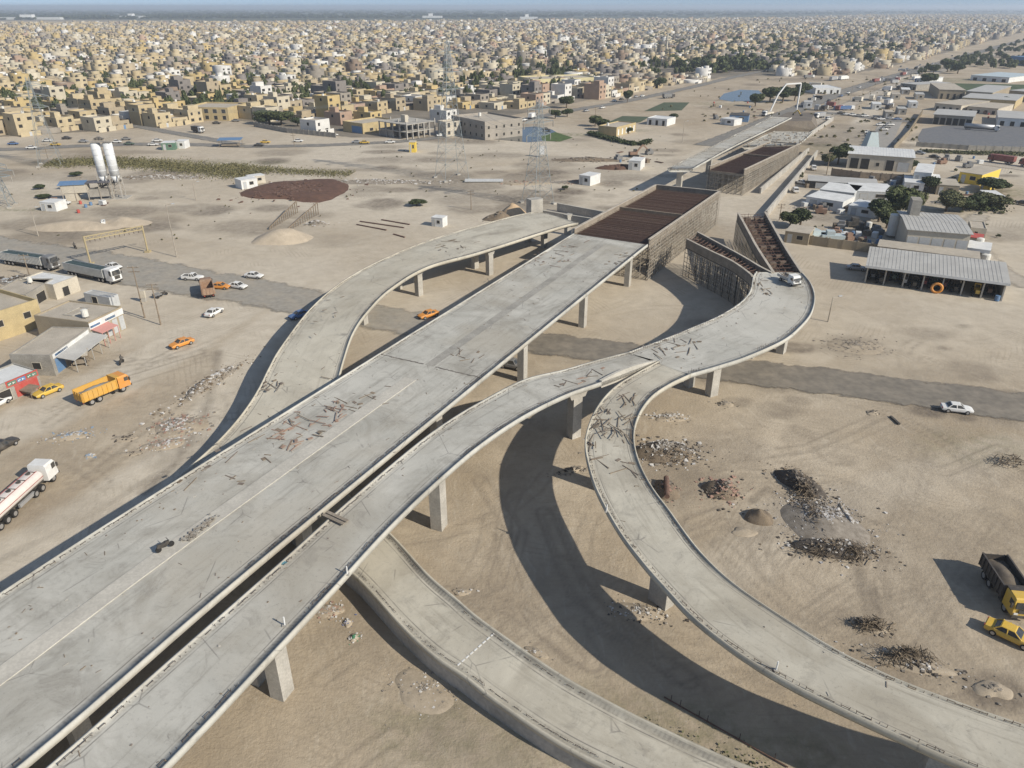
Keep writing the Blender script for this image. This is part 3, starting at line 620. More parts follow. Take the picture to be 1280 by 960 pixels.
# second box
A2=g(878,214,8.0); B2=g(930,214,8.0); C2=g(999,180,6.4)
b2=Vector((*B2,0)); c2_=Vector((*C2,0)); a2=Vector((*A2,0)); wv_=(a2-b2); ax2=(c2_-b2).normalized(); nv2=Vector((-ax2.y,ax2.x,0)); w2=wv_.dot(nv2)
form_box('box_girder_formwork','farther rust floored formwork on scaffolding behind the hammerhead pier',tuple((b2+nv2*w2)[:2]),tuple(b2[:2]),tuple(c2_[:2]),tuple((c2_+nv2*w2)[:2]),7.1,8.5,rows=6,drop=2.0)
# left carriageway beyond, on the hammerhead pier
fl=thing('approach_viaduct','narrow cluttered concrete deck on a hammerhead pier left of the far formwork','viaduct',(0,0,0))
L5,R5=edges([(834,211,8.6),(880,188,8.4),(930,163,7.5),(965,146,5.5)],[(866,211,8.6),(915,184,8.4),(960,162,7.5),(990,147,5.5)],24)
deck_mesh('deck',L5,R5,fl,M_deck,thick=1.1); bars(L5,R5,fl,hh=(.1,.5))
p=at(848,238); pier(fl,p.x,p.y,7.6,AXA,1.8,1.8,cap=(2.4,7.5)); p=at(885,217); pier(fl,p.x,p.y,7.3,AXA,1.8,1.8,cap=(2.4,6))
L6,R6=edges([(928,183,6.3),(950,172,6.0),(968,164,5.6)],[(999,180,6.3),(1008,173,6.0),(1016,165,5.6)],10)
pd=thing('poured_deck','short grey deck with heaped debris beyond the far formwork','deck',(0,0,0)); deck_mesh('deck',L6,R6,pd,M_deck)
mb=MB()
for k in range(160):
    f=R.random(); i=int(R.random()*9); q=L6[i]*(1-f)+R6[i]*f; mb.chunk(q[0],q[1],q[2]+.1,R.uniform(.2,.8),R.choice((0,0,1)))
tag(mb.build('loose_debris',[M_conc,M_wood],pd),kind='stuff')
# earth ramp beyond
mb=MB()
q=[at(958,166),at(1012,164),at(1018,141),at(985,140)]
mb.add([(q[0].x,q[0].y,5.4),(q[1].x,q[1].y,5.2),(q[2].x,q[2].y,.05),(q[3].x,q[3].y,.05),(q[0].x-4,q[0].y,-.1),(q[1].x+5,q[1].y,-.1)],[(0,1,2,3),(0,3,4),(1,5,2),(0,4,5,1)])
tag(mb.build('earth_embankment',mat('dark_fill',(.20,.17,.13),c2=(.12,.10,.085),scale=.15,fine=.2)),kind='structure')
# retaining walls right of far formwork
def wall_px(name,label,a,b_,z,th=.4,m=None,cat='wall',cap=True,group=None,z0=-.1):
    A=at(a[0],a[1],z); B=at(b_[0],b_[1],z); t=thing(name,label,cat,(A.x,A.y,0),group=group); d=B-A
    mb=MB(); mb.beam((0,0,(z+z0)/2),(d.x,d.y,(z+z0)/2),th,z-z0); mb.build('wall_panel',m or M_conc2,t)
    if cap: mb=MB(); mb.beam((0,0,z+.04),(d.x,d.y,z+.04),th+.14,.09); mb.build('coping',mat('median_concrete',(.45,.425,.37)),t)
    return t
wall_px('retaining_wall','long pale retaining wall nearest the far scaffolding, left of a twin wall',(951,235),(1011,185),1.9,.5)
wall_px('retaining_wall','long pale retaining wall bordering the dirt track, right of a twin wall',(958,264),(1022,188),2.2,.5)
wall_px('retaining_wall','grey approach wall with pale coping right of the far debris deck',(1003,172),(1042,146),2.0,.4)
wall_px('retaining_wall','low dark abutment wall beside the far end of the tan curved ramp',(672,262),(745,274),2.6,.5)
wall_px('retaining_wall','second low abutment wall behind the first near the tan curved ramp',(697,254),(762,266),2.4,.5)
mb=MB(); p=at(668,274); mb.rb(p.x,p.y,0,4,3,6.2,.5); t=mb.build('ramp_abutment',M_conc); tag(t,'square concrete stub at the far tip of the tan curved ramp','abutment')
# curved forms at the end of the loop
def trough(name,label,Lp,Rp,n,z,zt=.9,scaf=True,cells=6):
    L,Q=edges([(x,y,z) for x,y in Lp],[(x,y,z) for x,y in Rp],n)
    t=thing(name,label,'formwork',(0,0,0))
    def strip(A,B,o0,o1,z0,z1,nm,m):
        secs=[]
        for i in range(n):
            a=(B[i]-A[i]); a[2]=0; a/=np.linalg.norm(a); secs.append([(A[i][0]+a[0]*o,A[i][1]+a[1]*o,q_) for o,q_ in ((o0,z0),(o0,z1),(o1,z1),(o1,z0))])
        mb=MB(); mb.loft(secs); return mb.build(nm,m,t)
    W_=float(np.linalg.norm((L-Q)[n//2][:2]))
    strip(L,Q,0,.25,z-1.9,z,'side_form',M_ply); strip(Q,L,0,.25,z-1.9,z,'side_form',M_ply)
    strip(L,Q,-.12,.42,z+.01,z+.14,'top_waler',mat('pale_timber',(.42,.375,.31))); strip(Q,L,-.12,.42,z+.01,z+.14,'top_waler',mat('pale_timber',(.42,.375,.31)))
    secs=[[(L[i][0],L[i][1],z-2.1),(L[i][0],L[i][1],z-1.9),(Q[i][0],Q[i][1],z-1.9),(Q[i][0],Q[i][1],z-2.1)] for i in range(n)]
    mb=MB(); mb.loft(secs); mb.build('soffit_form',mat('dark_ply',(.10,.08,.062),var=.3,scale=.6),t)
    mb=MB()
    for i in range(n):
        for k in range(9):
            f=(k+.5)/9; q=L[i]*(1-f)+Q[i]*f; mb.beam((q[0],q[1],z-1.9),(q[0]+R.uniform(-.1,.1),q[1]+R.uniform(-.1,.1),z-R.uniform(.1,1.3)),.07)
        if i<n-1:
            for f in (.2,.4,.6,.8):
                q=L[i]*(1-f)+Q[i]*f; q2=L[i+1]*(1-f)+Q[i+1]*f; mb.beam((q[0],q[1],z-1.0),(q2[0],q2[1],z-1.0),.09)
        for zz in (-.5,-1.4): mb.beam((L[i][0],L[i][1],z+zz),(Q[i][0],Q[i][1],z+zz),.09)
    tag(mb.build('rebar_cage',M_rust,t),kind='stuff')
    for c in range(cells):
        i=int((c+.5)*n/cells)
        for f in (.33,.67):
            q=L[i]*(1-f)+Q[i]*f; mb=MB(); mb.rb(q[0],q[1],z-1.85,W_*.2,1.2,R.uniform(.9,1.35),math.atan2((Q-L)[i][1],(Q-L)[i][0])); mb.build('cell_form',mat('stained_timber',(.15,.115,.088),var=.3,scale=1),t)
    if scaf:
        parts=[]
        for A in (L,Q,(L+Q)/2):
            for i in range(0,n-1,2):
                j=min(i+2,n-1); parts.append(lattice((A[i][0],A[i][1],0),(A[j][0],A[j][1],0),0,z-2.1,1.0,1.0,.055,False))
        tag(merge(parts).build('shoring_scaffold',M_scaf,t),kind='stuff')
    return t
trough('curved_formwork','curved dark timber formwork arm joining the big scaffold to the loop ramp',[(858,299),(888,314),(915,327),(935,341),(940,346)],[(872,290),(906,308),(930,321),(950,333),(966,341)],22,8.7)
trough('curved_formwork','long straight trough of rusty rebar cages pointing away from the loop ramp',[(922,266),(934,288),(946,310),(966,341)],[(957,265),(970,288),(984,312),(1003,341)],22,8.7,cells=8)

# fine builders' litter on the decks
def litter(name,decks,n,zoff=0):
    mb=MB()
    for L,Q in decks:
        s=len(L)
        for k in range(int(n*s/90)):
            i=R.randrange(s); f=R.random(); f=f if R.random()<.6 else R.choice((R.uniform(.05,.16),R.uniform(.84,.95)))
            q=L[i]*(1-f)+Q[i]*f
            if vnoise(np.array([q[0]*.11]),np.array([q[1]*.11]),5)[0]<R.uniform(.25,.75): continue
            x,y,z=q[0]+R.uniform(-.6,.6),q[1]+R.uniform(-.6,.6),q[2]
            if R.random()<.55: a=R.random()*3.14; l_=R.uniform(.15,.7); mb.beam((x,y,z+.03),(x+l_*math.cos(a),y+l_*math.sin(a),z+.03),R.uniform(.03,.09),.04,R.randrange(3))
            else: mb.chunk(x,y,z+.02,R.uniform(.04,.14),R.randrange(3))
    tag(mb.build(name,[M_wood,mat('grey_offcut',(.22,.19,.16),var=.3,scale=1),M_conc]),kind='stuff')
litter('deck_litter',[(Lm[20:],Rm[20:])],750)
litter('deck_litter',[(L2,R2),(L4,R4)],330)
litter('deck_litter',[(L1,R1),(L3,R3)],90)
litter('rubble_litter',[(L5,R5),(L5,R5)],5000)
# ------------------------------------------------------------------ vehicles
M_glass=paint('dark_glass',(.025,.03,.035),.12); M_tyre=mat('tyre_rubber',(.025,.024,.023),.85,var=.2); M_rim=paint('wheel_rim',(.45,.45,.45),.4,metal=.6)
M_lampw=paint('headlamp_glass',(.75,.75,.72),.2); M_lampr=paint('tail_lamp',(.35,.03,.02),.3); M_black=paint('black_trim',(.03,.03,.03),.6)
PC=dict(white=paint('white_paint',(.72,.72,.70)),yellow=paint('yellow_paint',(.62,.40,.05)),orange=paint('orange_paint',(.66,.26,.035)),black=paint('black_paint',(.018,.018,.02),.3),silver=paint('silver_paint',(.42,.43,.44),.35,metal=.4),
 blue=paint('blue_paint',(.05,.13,.30)),red=paint('red_paint',(.30,.045,.04)),grey=paint('grey_paint',(.16,.165,.17)),cream=paint('cream_paint',(.62,.57,.47)),green=paint('green_paint',(.06,.11,.085)),brown=paint('brown_paint',(.22,.13,.09),.8),maroon=paint('maroon_paint',(.20,.045,.04)))
def sect(x,w,zl,zh,ch=.1): # rounded hull section, ccw
    return [(x,-w*.92,zl),(x,w*.92,zl),(x,w,zl+.18),(x,w,zh-.16),(x,w*.93,zh-.03),(x,w*.6,zh),(x,-w*.6,zh),(x,-w*.93,zh-.03),(x,-w,zh-.16),(x,-w,zl+.18)]
def wheel_at(parent,x,y,r=.32,wd=.22):
    mb=MB(); mb.cyl((x,y-wd/2,r),(x,y+wd/2,r),r,14); o=mb.build('wheel',M_tyre,parent)
    s=1 if y>0 else -1; mb=MB(); mb.cyl((x,y+s*(wd/2-.02),r),(x,y+s*(wd/2+.015),r),r*.6,10); mb.build('rim',M_rim,o); return o
def make_car(name,kind):
    t=thing(name,'x','car'); B=PC['white']
    mb=MB()
    if kind=='pickup':
        Ls=[(-2.5,.80,.42,.98),(-2.42,.86,.36,1.0),(-.6,.88,.32,1.0),(.0,.88,.32,1.02),(1.1,.87,.32,1.0),(2.2,.84,.35,.92),(2.45,.74,.42,.80)]
        gh=((-.55,.95,.82),(-.42,.45,.70),1.0,1.62)
    elif kind=='suv':
        Ls=[(-2.3,.78,.45,.95),(-2.2,.88,.38,1.05),(-1,.9,.34,1.06),(.9,.9,.34,1.06),(2.0,.86,.38,.98),(2.3,.76,.45,.85)]
        gh=((-2.15,1.0,.84),(-1.95,.5,.74),1.05,1.72)
    else:
        Ls=[(-2.28,.72,.42,.80),(-2.18,.82,.33,.88),(-1.4,.87,.28,.93),(-.3,.88,.27,.92),(.9,.87,.27,.92),(1.7,.85,.29,.85),(2.15,.80,.33,.74),(2.28,.68,.42,.64)]
        gh=((-1.55,1.05,.80),(-.95,.30,.62),.91,1.40)
    mb.loft([sect(*q) for q in Ls])
    (xb0,xb1,wb),(xt0,xt1,wt),zb,zt=gh
    mb.loft([[(xt0-.06,-wt,zt-.05),(xt1+.06,-wt,zt-.05),(xt1+.06,wt,zt-.05),(xt0-.06,wt,zt-.05)],[(xt0+.04,-wt+.06,zt),(xt1-.04,-wt+.06,zt),(xt1-.04,wt-.06,zt),(xt0+.04,wt-.06,zt)]])
    for s in (-1,1):
        mb.beam((xb0+.04,s*(wb-.01),zb-.03),(xt0,s*(wt+.01),zt-.03),.10); mb.beam((xb1-.04,s*(wb-.01),zb-.03),(xt1,s*(wt+.01),zt-.03),.08)
        xm=(xb0+xb1)/2; mb.beam((xm,s*(wb+.0),zb-.03),((xt0+xt1)/2,s*(wt+.015),zt-.03),.09)
    if kind=='pickup':
        pass
    body=mb.build('body',B,t)
    mb=MB(); mb.loft([[(xb0,-wb,zb-.06),(xb1,-wb,zb-.06),(xb1,wb,zb-.06),(xb0,wb,zb-.06)],[(xt0,-wt,zt-.051),(xt1,-wt,zt-.051),(xt1,wt,zt-.051),(xt0,wt,zt-.051)]]); mb.build('window_glass',M_glass,t)
    if kind=='pickup':
        mb=MB(); mb.b(-2.36,-.66,-.74,.74,1.0,1.012,0); mb.build('load_bed',M_black,t)
        mb=MB()
        for s in (-1,1): mb.b(-2.42,-.6,s*.82-.05,s*.82+.05,.98,1.14)
        mb.b(-2.46,-2.36,-.87,.87,.98,1.14); mb.b(-.66,-.58,-.87,.87,.98,1.2); mb.build('bed_rail',B,t)
    r=.33 if kind=='sedan' else .37
    for x in (-1.38,1.38):
        for s in (-1,1): wheel_at(t,x,s*.80,r)
    f=Ls[-1][0]; zz=Ls[-2][3]-.12
    for s in (-1,1):
        mb=MB(); mb.b(f-.2,f-.02,s*.56-.16,s*.56+.16,zz-.1,zz+.04); mb.build('headlight',M_lampw,t)
        mb=MB(); mb.b(-f-.01 if kind=='sedan' else -f,-f+.12,s*.62-.13,s*.62+.13,.68,.84); mb.build('tail_light',M_lampr,t)
    mb=MB(); mb.b(f-.12,f+.02,-.66,.66,.36,.50); mb.build('bumper',M_black,t)
    return t
def set_colour(t,m,names=('body','bed_rail')):
    for c in t.children:
        if c.name.split('.')[0] in names: setmat(c,m)
def place(t,a,b_,z=0.03):
    p=at(a[0],a[1],z); q=at(b_[0],b_[1],z); m_=(p+q)/2; d=q-p; t.location=(m_.x,m_.y,z); t.rotation_euler=(0,0,math.atan2(d.y,d.x))
protos={k:make_car(n,k) for k,n in (('sedan','sedan_car'),('pickup','pickup_truck'),('suv','suv_car'))}; used=set()
def car(kind,a,b_,colour,label,cat='car',group=None,z=.06):
    t=protos[kind] if kind not in used else copy_tree(protos[kind]); used.add(kind)
    if colour in ('yellow','orange') and kind=='sedan': cat='taxi'
    place(t,a,b_,z); set_colour(t,PC[colour]); t['label']=label; t['category']=cat
    if group: t['group']=group
    return t
car('sedan',(1177,512),(1213,516),'white','white sedan driving alone on the asphalt road at right')
car('sedan',(1231,783),(1293,812),'yellow','yellow taxi parked on sand below the black and yellow dump truck')
car('pickup',(229,349),(254,350),'white','white pickup on the cross road left of the brown tipper','pickup')
car('sedan',(266,360),(286,361),'orange','orange taxi half hidden behind the brown dusty tipper')
car('sedan',(285,358),(311,362),'white','white sedan just right of the brown tipper on the cross road')
car('sedan',(307,346),(329,348),'white','white sedan farthest along the cross road by the sandy verge')
car('sedan',(259,398),(277,388),'white','white sedan turning on dusty ground below the brown tipper')
car('sedan',(239,428),(216,436),'orange','orange taxi alone on open sand right of the shops')
car('sedan',(76,486),(46,498),'yellow','yellow taxi parked by the red fronted kiosk')
car('sedan',(-16,572),(24,550),'black','black sedan entering at the left edge above the tanker')
car('sedan',(-12,512),(5,503),'white','white car cut off by the left edge near the kiosk')
car('sedan',(546,393),(525,399),'orange','orange taxi in shade between the two ramps',z=.07)
car('sedan',(132,333),(154,338),'white','white car hidden behind the cab of the front trailer truck')
car('sedan',(386,393),(363,400),'blue','blue car in the shadow beside the tan curved ramp')
car('suv',(632,458),(648,461),'grey','dark grey utility car under the broad viaduct beside a column')
car('sedan',(1060,336),(1080,338),'silver','pale silver car in the shade left of the open shed')
car('suv',(1019,216),(1014,208),'white','white car on the track below the cream depot')
car('suv',(996,243),(991,237),'white','white car facing the twin retaining wall by the white sheds')
car('sedan',(1008,231),(994,228),'white','white car parked between the sheds and the dirt track')
car('sedan',(1140,191),(1160,194),'silver','silver sedan on the yard road right of the depot')
car('sedan',(1158,196),(1178,199),'black','black sedan on the yard road right of the depot')
car('sedan',(1268,254),(1290,258),'black','black car on the far right edge behind the bushes')
car('suv',(1030,150),(1042,149),'white','white van at the junction by the concrete pump')
# trucks -----------------------------------------------------------
def truck_wheels(t,xs,y=1.0,r=.52):
    for x in xs:
        for s in (-1,1): wheel_at(t,x,s*y,r,.36)
def cab(t,x0,x1,wd,z0,z1,m,sleeper=True):
    mb=MB(); mb.loft([[(x0,-wd,z0),(x0,wd,z0),(x0,wd,z1-.25),(x0,wd*.9,z1),(x0,-wd*.9,z1),(x0,-wd,z1-.25)],[(x1-.45,-wd,z0),(x1-.45,wd,z0),(x1-.45,wd,z1-.3),(x1-.5,wd*.9,z1-.03),(x1-.5,-wd*.9,z1-.03),(x1-.45,-wd,z1-.3)],[(x1,-wd*.97,z0),(x1,wd*.97,z0),(x1-.18,wd*.95,z1-.5),(x1-.33,wd*.86,z1-.16),(x1-.33,-wd*.86,z1-.16),(x1-.18,-wd*.95,z1-.5)]])
    c=mb.build('cab',m,t)
    zb=z0+(z1-z0)*.48
    mb=MB(); mb.hexa([(x1-.06,-wd*.85,zb),(x1+.02,-wd*.85,zb),(x1+.02,wd*.85,zb),(x1-.06,wd*.85,zb),(x1-.3,-wd*.8,z1-.42),(x1-.16,-wd*.8,z1-.42),(x1-.16,wd*.8,z1-.42),(x1-.3,wd*.8,z1-.42)]); mb.build('windscreen',M_glass,c)
    for s in (-1,1):
        mb=MB(); y=s*(wd+.012); mb.b(x1-1.05,x1-.35,min(y,y-s*.05),max(y,y-s*.05),zb,z1-.42); mb.build('side_window',M_glass,c)
        mb=MB(); mb.b(x1-.02,x1+.05,s*wd*.72-.2,s*wd*.72+.2,z0+.25,z0+.48); mb.build('headlight',M_lampw,c)
        mb=MB(); mb.b(x1-.3,x1-.12,s*(wd+.2)-.1,s*(wd+.2)+.1,zb,zb+.55); mb.beam((x1-.2,s*wd,zb+.4),(x1-.2,s*(wd+.2),zb+.4),.05); mb.build('mirror',M_black,c)
    mb=MB(); mb.b(x1-.03,x1+.04,-wd*.55,wd*.55,z0+.45,zb-.1); mb.b(x1-.05,x1+.1,-wd,wd,z0-.12,z0+.16); mb.build('grille',M_black,c)
    return c
def dump_truck(label,a,b_,cabm,bedm,load,tilt=0,L_=8.0,loadh=.2):
    t=thing('dump_truck',label,'dump truck')
    x0=-L_/2; x1=L_/2; cx=x1-2.1
    mb=MB(); mb.b(x0+.3,x1-.3,-.5,.5,.62,.95); mb.b(cx-.9,cx-.3,-1.15,-.6,.5,1.0); mb.b(cx-.9,cx-.3,.6,1.15,.5,1.0); mb.build('chassis',M_black,t)
    cab(t,cx,x1,1.2,.75,2.85,cabm)
    bx0,bx1,wd,zb,zt=x0,cx-.2,1.25,1.12,2.55
    mb=MB()
    mb.b(bx0,bx1,-wd,wd,zb-.12,zb); 
    for s in (-1,1):
        mb.b(bx0,bx1,s*wd-.05,s*wd+.05,zb,zt); mb.b(bx0,bx1,s*(wd+.03)-.09,s*(wd+.03)+.09,zt,zt+.13)
        for k in range(8): x=bx0+.15+k*(bx1-bx0-.3)/7; mb.b(x-.06,x+.06,s*(wd+.10)-.06,s*(wd+.10)+.06,zb-.05,zt)
    mb.b(bx1-.1,bx1,-wd,wd,zb,zt+.35); mb.b(bx1,bx1+.7,-wd*.9,wd*.9,zt+.2,zt+.32)
    bed=mb.build('dump_bed',bedm,t)
    mb=MB(); mb.b(bx0-.06,bx0+.02,-wd,wd,zb-.1,zt-.05); 
    for k in range(4): y=-wd+.2+k*(2*wd-.4)/3; mb.b(bx0-.13,bx0-.06,y-.05,y+.05,zb-.1,zt-.05)
    mb.build('tailgate',bedm,bed)
    if load:
        mb=MB(); nx,ny=14,7; P=[];fs=[]
        for i in range(nx+1):
            for j in range(ny+1):
                u,v=i/nx,j/ny; P.append((bx0+.08+u*(bx1-bx0-.22),-wd+.07+v*(2*wd-.14),zb+.5+loadh+(.7*math.sin(math.pi*u)*math.sin(math.pi*v))*.9+R.uniform(-.06,.06)))
        for i in range(nx):
            for j in range(ny): k=i*(ny+1)+j; fs.append((k,k+ny+1,k+ny+2,k+1))
        mb.add(P,fs); mb.build('load',load,bed,True)
    truck_wheels(t,(x0+1.3,x0+2.6,x1-1.5))
    for s in (-1,1):
        mb=MB(); mb.b(x0+.6,x0+3.3,s*1.05-.22,s*1.05+.22,1.06,1.10); mb.build('mudguard',M_black,t)
        mb=MB(); mb.b(x0-.02,x0+.05,s*.9-.15,s*.9+.15,.7,.85); mb.build('tail_light',M_lampr,t)
    place(t,a,b_,.05); return t
M_spoil=mat('loose_spoil',(.17,.14,.105),c2=(.10,.085,.07),scale=1.2,fine=.2)
dump_truck('black bodied dump truck with yellow cab standing on sand above the taxi',(1240,722),(1271,770),PC['yellow'],mat('black_bed',(.055,.052,.05),c2=(.10,.085,.07),scale=1.5,fine=.2,rough=.6),M_spoil,L_=7.8)
dump_truck('orange dump truck with orange cab driving across the sandy lot',(104,507),(158,484),PC['orange'],paint('amber_bed',(.60,.33,.05),.55),mat('grey_gravel',(.25,.24,.22),var=.2,scale=2,fine=.2),L_=8.2)
dump_truck('brown rust stained tipper seen from behind raising dust on the cross road',(263,377),(258,358),PC['brown'],mat('rust_bed',(.26,.155,.10),c2=(.33,.24,.17),scale=.9,fine=.2),None,L_=7.4)
def semi(label,a,b_,cabm):
    t=thing('trailer_truck',label,'truck')
    M_tr=mat('trailer_steel',(.46,.46,.44),c2=(.36,.36,.34),scale=.9,fine=.1,rough=.5)
    mb=MB(); mb.b(-8.2,7.6,-.5,.5,.65,.98); mb.b(-5,1,-1.0,-.7,.5,.95); mb.b(-5,1,.7,1.0,.5,.95); mb.build('chassis',M_black,t)
    cab(t,6.0,8.5,1.23,.75,3.6,cabm)
    mb=MB(); mb.b(-8.5,5.3,-1.25,1.25,1.15,1.3)
    for s in (-1,1):
        mb.b(-8.5,5.3,s*1.22-.04,s*1.22+.04,1.3,2.95); mb.b(-8.5,5.3,s*1.25-.08,s*1.25+.08,2.95,3.08)
        for k in range(29): x=-8.4+k*13.6/28; mb.b(x-.05,x+.05,s*1.30-.045,s*1.30+.045,1.2,2.95)
    mb.b(5.2,5.3,-1.25,1.25,1.3,3.3); mb.b(-8.5,-8.42,-1.25,1.25,1.3,3.0)
    tr=mb.build('trailer_body',M_tr,t)
    mb=MB(); P=[];fs=[]
    for i in range(29):
        for j in range(7): P.append((-8.4+i*13.55/28,-1.17+j*2.34/6,2.80+.12*math.sin(j*math.pi/6)+(.07 if i%2 else 0)))
    for i in range(28):
        for j in range(6): k=i*7+j; fs.append((k,k+7,k+8,k+1))
    mb.add(P,fs); mb.build('tarpaulin',mat('dark_tarpaulin',(.045,.07,.075),var=.25,scale=1),tr)
    truck_wheels(t,(-7.3,-6.0,-4.7,3.4,4.7,7.3))
    place(t,a,b_,.05); return t
semi('white cabbed trailer truck nearest the gantry, dark tarpaulin on ribbed grey sides',(86,341),(151,355),PC['white'])
semi('grey cabbed trailer truck at the left edge, following another with dark tarpaulin',(7,328),(73,338),PC['grey'])
# tanker
t=thing('tanker_truck','white tanker truck with red stripes cut off at the left edge','tanker')
mb=MB(); mb.b(-7,4.4,-.5,.5,.65,.98); mb.build('chassis',M_black,t)
cab(t,3.2,5.4,1.22,.75,3.1,PC['white'])
mb=MB(); secs=[]
for x,s in ((-7.2,.7),(-7.0,.95),(-6.8,1),(2.4,1),(2.6,.95),(2.75,.7)):
    secs.append([(x,1.22*s*math.copysign(abs(math.cos(a))**.75,math.cos(a)),1.98+.83*s*math.copysign(abs(math.sin(a))**.8,math.sin(a))) for a in [k*2*math.pi/20 for k in range(20)]])
mb.loft(secs); tk=mb.build('tank',mat('tank_paint',(.66,.60,.55),var=.08,scale=.8,rough=.45,fine=.06),t,True)
for s in (-1,1):
    mb=MB(); mb.b(-6.9,2.5,s*1.235-.015,s*1.235+.015,1.98,2.06); mb.build('stripe',PC['red'],tk)
    mb=MB(); mb.beam((-6.8,s*.62,2.80),(2.4,s*.62,2.80),.05,.06); mb.build('catwalk_rail',PC['red'],tk)
for k in range(5):
    mb=MB(); x=-6+k*1.9; mb.cyl((x,0,2.75),(x,0,2.92),.3,10); mb.b(x+.45,x+.55,-.6,.6,2.78,2.86); mb.build('hatch',M_black,tk)
mb=MB(); mb.b(-2.5,.5,-1.15,-.85,.55,1.0); mb.b(-2.5,.5,.85,1.15,.55,1.0); mb.build('side_locker',PC['silver'],t)
truck_wheels(t,(-6.2,-4.9,-3.6,.6,1.9,4.2)); place(t,(-6,660),(68,592),.05)
# white truck on ramp
t=thing('light_truck','white light truck parked on the loop ramp beside the timber forms','truck')
cab(t,.6,2.4,.9,.5,2.1,PC['white'])
mb=MB(); mb.b(-2.4,2.1,-.35,.35,.42,.62); mb.build('chassis',M_black,t)
mb=MB(); mb.b(-2.6,.45,-.95,.95,.82,.92)
for s in (-1,1): mb.b(-2.6,.45,s*.93-.03,s*.93+.03,.92,1.3)
mb.b(-2.63,-2.57,-.95,.95,.92,1.3); mb.build('flatbed',PC['silver'],t)
mb=MB()
for k in range(12): x=-2.3+R.random()*2; y=R.uniform(-.7,.7); mb.beam((x,y,1.0),(x+R.uniform(-.8,.8),y+R.uniform(-.5,.5),1.2+R.random()*.7),.08)
tag(mb.build('timber_load',M_wood,t),kind='stuff')
for x in (-1.6,1.6):
    for s in (-1,1): wheel_at(t,x,s*.78,.36,.24)
place(t,(976,349),(996,359),8.62)
# tractors, motorcycles
def motorcycle(label,a,b_,three=False,z=.05):
    t=thing('motorcycle',label,'motorcycle')
    for x in (-.65,.65):
        mb=MB(); mb.cyl((x,-.06,.3),(x,.06,.3),.3,12); mb.build('wheel',M_tyre,t)
    mb=MB(); mb.loft([[(x,-w_,z0),(x,w_,z0),(x,w_,z1),(x,-w_,z1)] for x,w_,z0,z1 in ((-.75,.08,.55,.7),(-.3,.15,.4,.78),(.15,.16,.35,.9),(.45,.08,.6,.9))]); mb.beam((.4,0,.85),(.65,0,.3),.08); mb.build('frame',PC['black'],t)
    mb=MB(); mb.beam((.42,-.35,1.02),(.42,.35,1.02),.05); mb.build('handlebar',M_black,t)
    mb=MB(); mb.b(-.7,.05,-.14,.14,.78,.86); mb.build('seat',M_black,t)
    if three:
        mb=MB(); mb.b(-2.3,-.7,-.6,.6,.55,.65); 
        for s in (-1,1): mb.b(-2.3,-.7,s*.6-.03,s*.6+.03,.65,.95)
        mb.b(-2.32,-2.27,-.6,.6,.65,.95); mb.build('cargo_box',PC['grey'],t)
        for s in (-1,1): mb=MB(); mb.cyl((-1.7,s*.66-.06,.3),(-1.7,s*.66+.06,.3),.3,12); mb.build('wheel',M_tyre,t)
    place(t,a,b_,z); return t
def rider(label,p,head,z=.05):
    t=thing('person',label,'person',(0,0,0)); mb=MB()
    mb.loft([[(x+r*math.cos(a)*.8,r*math.sin(a),z_) for a in [k*math.pi/4 for k in range(8)]] for z_,x,r in ((.75,-.2,.17),(.95,-.18,.2),(1.2,-.1,.22),(1.38,-.02,.2),(1.45,0,.08),(1.5,.02,.09),(1.6,.03,.12),(1.7,.02,.1),(1.75,.02,.03))])
    for s in (-1,1):
        mb.cyl((-.18,s*.1,.85),(.2,s*.2,.75),.09,7,.07); mb.cyl((.2,s*.2,.75),(.05,s*.18,.3),.07,7,.05); mb.cyl((-.04,s*.2,1.33),(.15,s*.3,1.1),.06,6,.05); mb.cyl((.15,s*.3,1.1),(.4,s*.3,1.05),.045,6,.035)
    mb.build('body',PC['black'],t,True); place(t,p,head,z); return t
motorcycle('motorcycle ridden across the sand above the orange dump truck',(150,457),(155,452)); rider('rider in dark clothes on the motorcycle above the orange dump truck',(151,456),(155,452))
motorcycle('dark cargo tricycle parked right of the leaning lamp posts',(200,371),(210,368),True)
motorcycle('motorcycle on the cross road left of the gantry',(97,312),(92,309)); rider('rider in dark clothes on the motorcycle left of the gantry',(96,311.6),(92,309))
# concrete pump
t=thing('concrete_pump_truck','pale concrete pump truck with its folded boom raised in an arch','pump truck')
cab(t,3.2,5.2,1.2,.75,2.9,PC['white']); mb=MB(); mb.b(-5,3.4,-.5,.5,.6,1.0); mb.build('chassis',M_black,t); mb=MB(); mb.b(-4.8,2.8,-1.2,1.2,1.0,1.9); mb.rb(1.6,0,1.9,1.4,1.4,1.2,.4); mb.build('body',PC['cream'],t); truck_wheels(t,(-3.8,-2.5,2.2,4.2))
place(t,(968,143),(951,146),.06)
bo=[]
for x,y,z in ((962,141,3.4),(967,123,10),(975,107,0),(992,106.5,0),(988,138,0)): bo.append((x,y,z))
base=at(962,145.5); mb=MB(); pts=[base+Vector((0,0,3))]
for dx,z in ((3.5,11.5),(8.0,17.3),(18.0,17.5)): pts.append(base+Vector((dx*.95,dx*.3,z)))
pts.append(base+Vector((16.5,4.0,3.2)))
iv=t.matrix_basis.inverted()
for p,q in zip(pts[:-1],pts[1:]): mb.beam(iv@p,iv@q,.6,.7)
mb.build('boom',PC['white'],t)
for s in (-1,1):
    mb=MB(); mb.beam((2.4,s*.6,.9),(3.2,s*3.4,.8),.25); mb.cyl((3.2,s*3.4,.8),(3.2,s*3.4,0),.14); mb.build('outrigger',PC['white'],t)
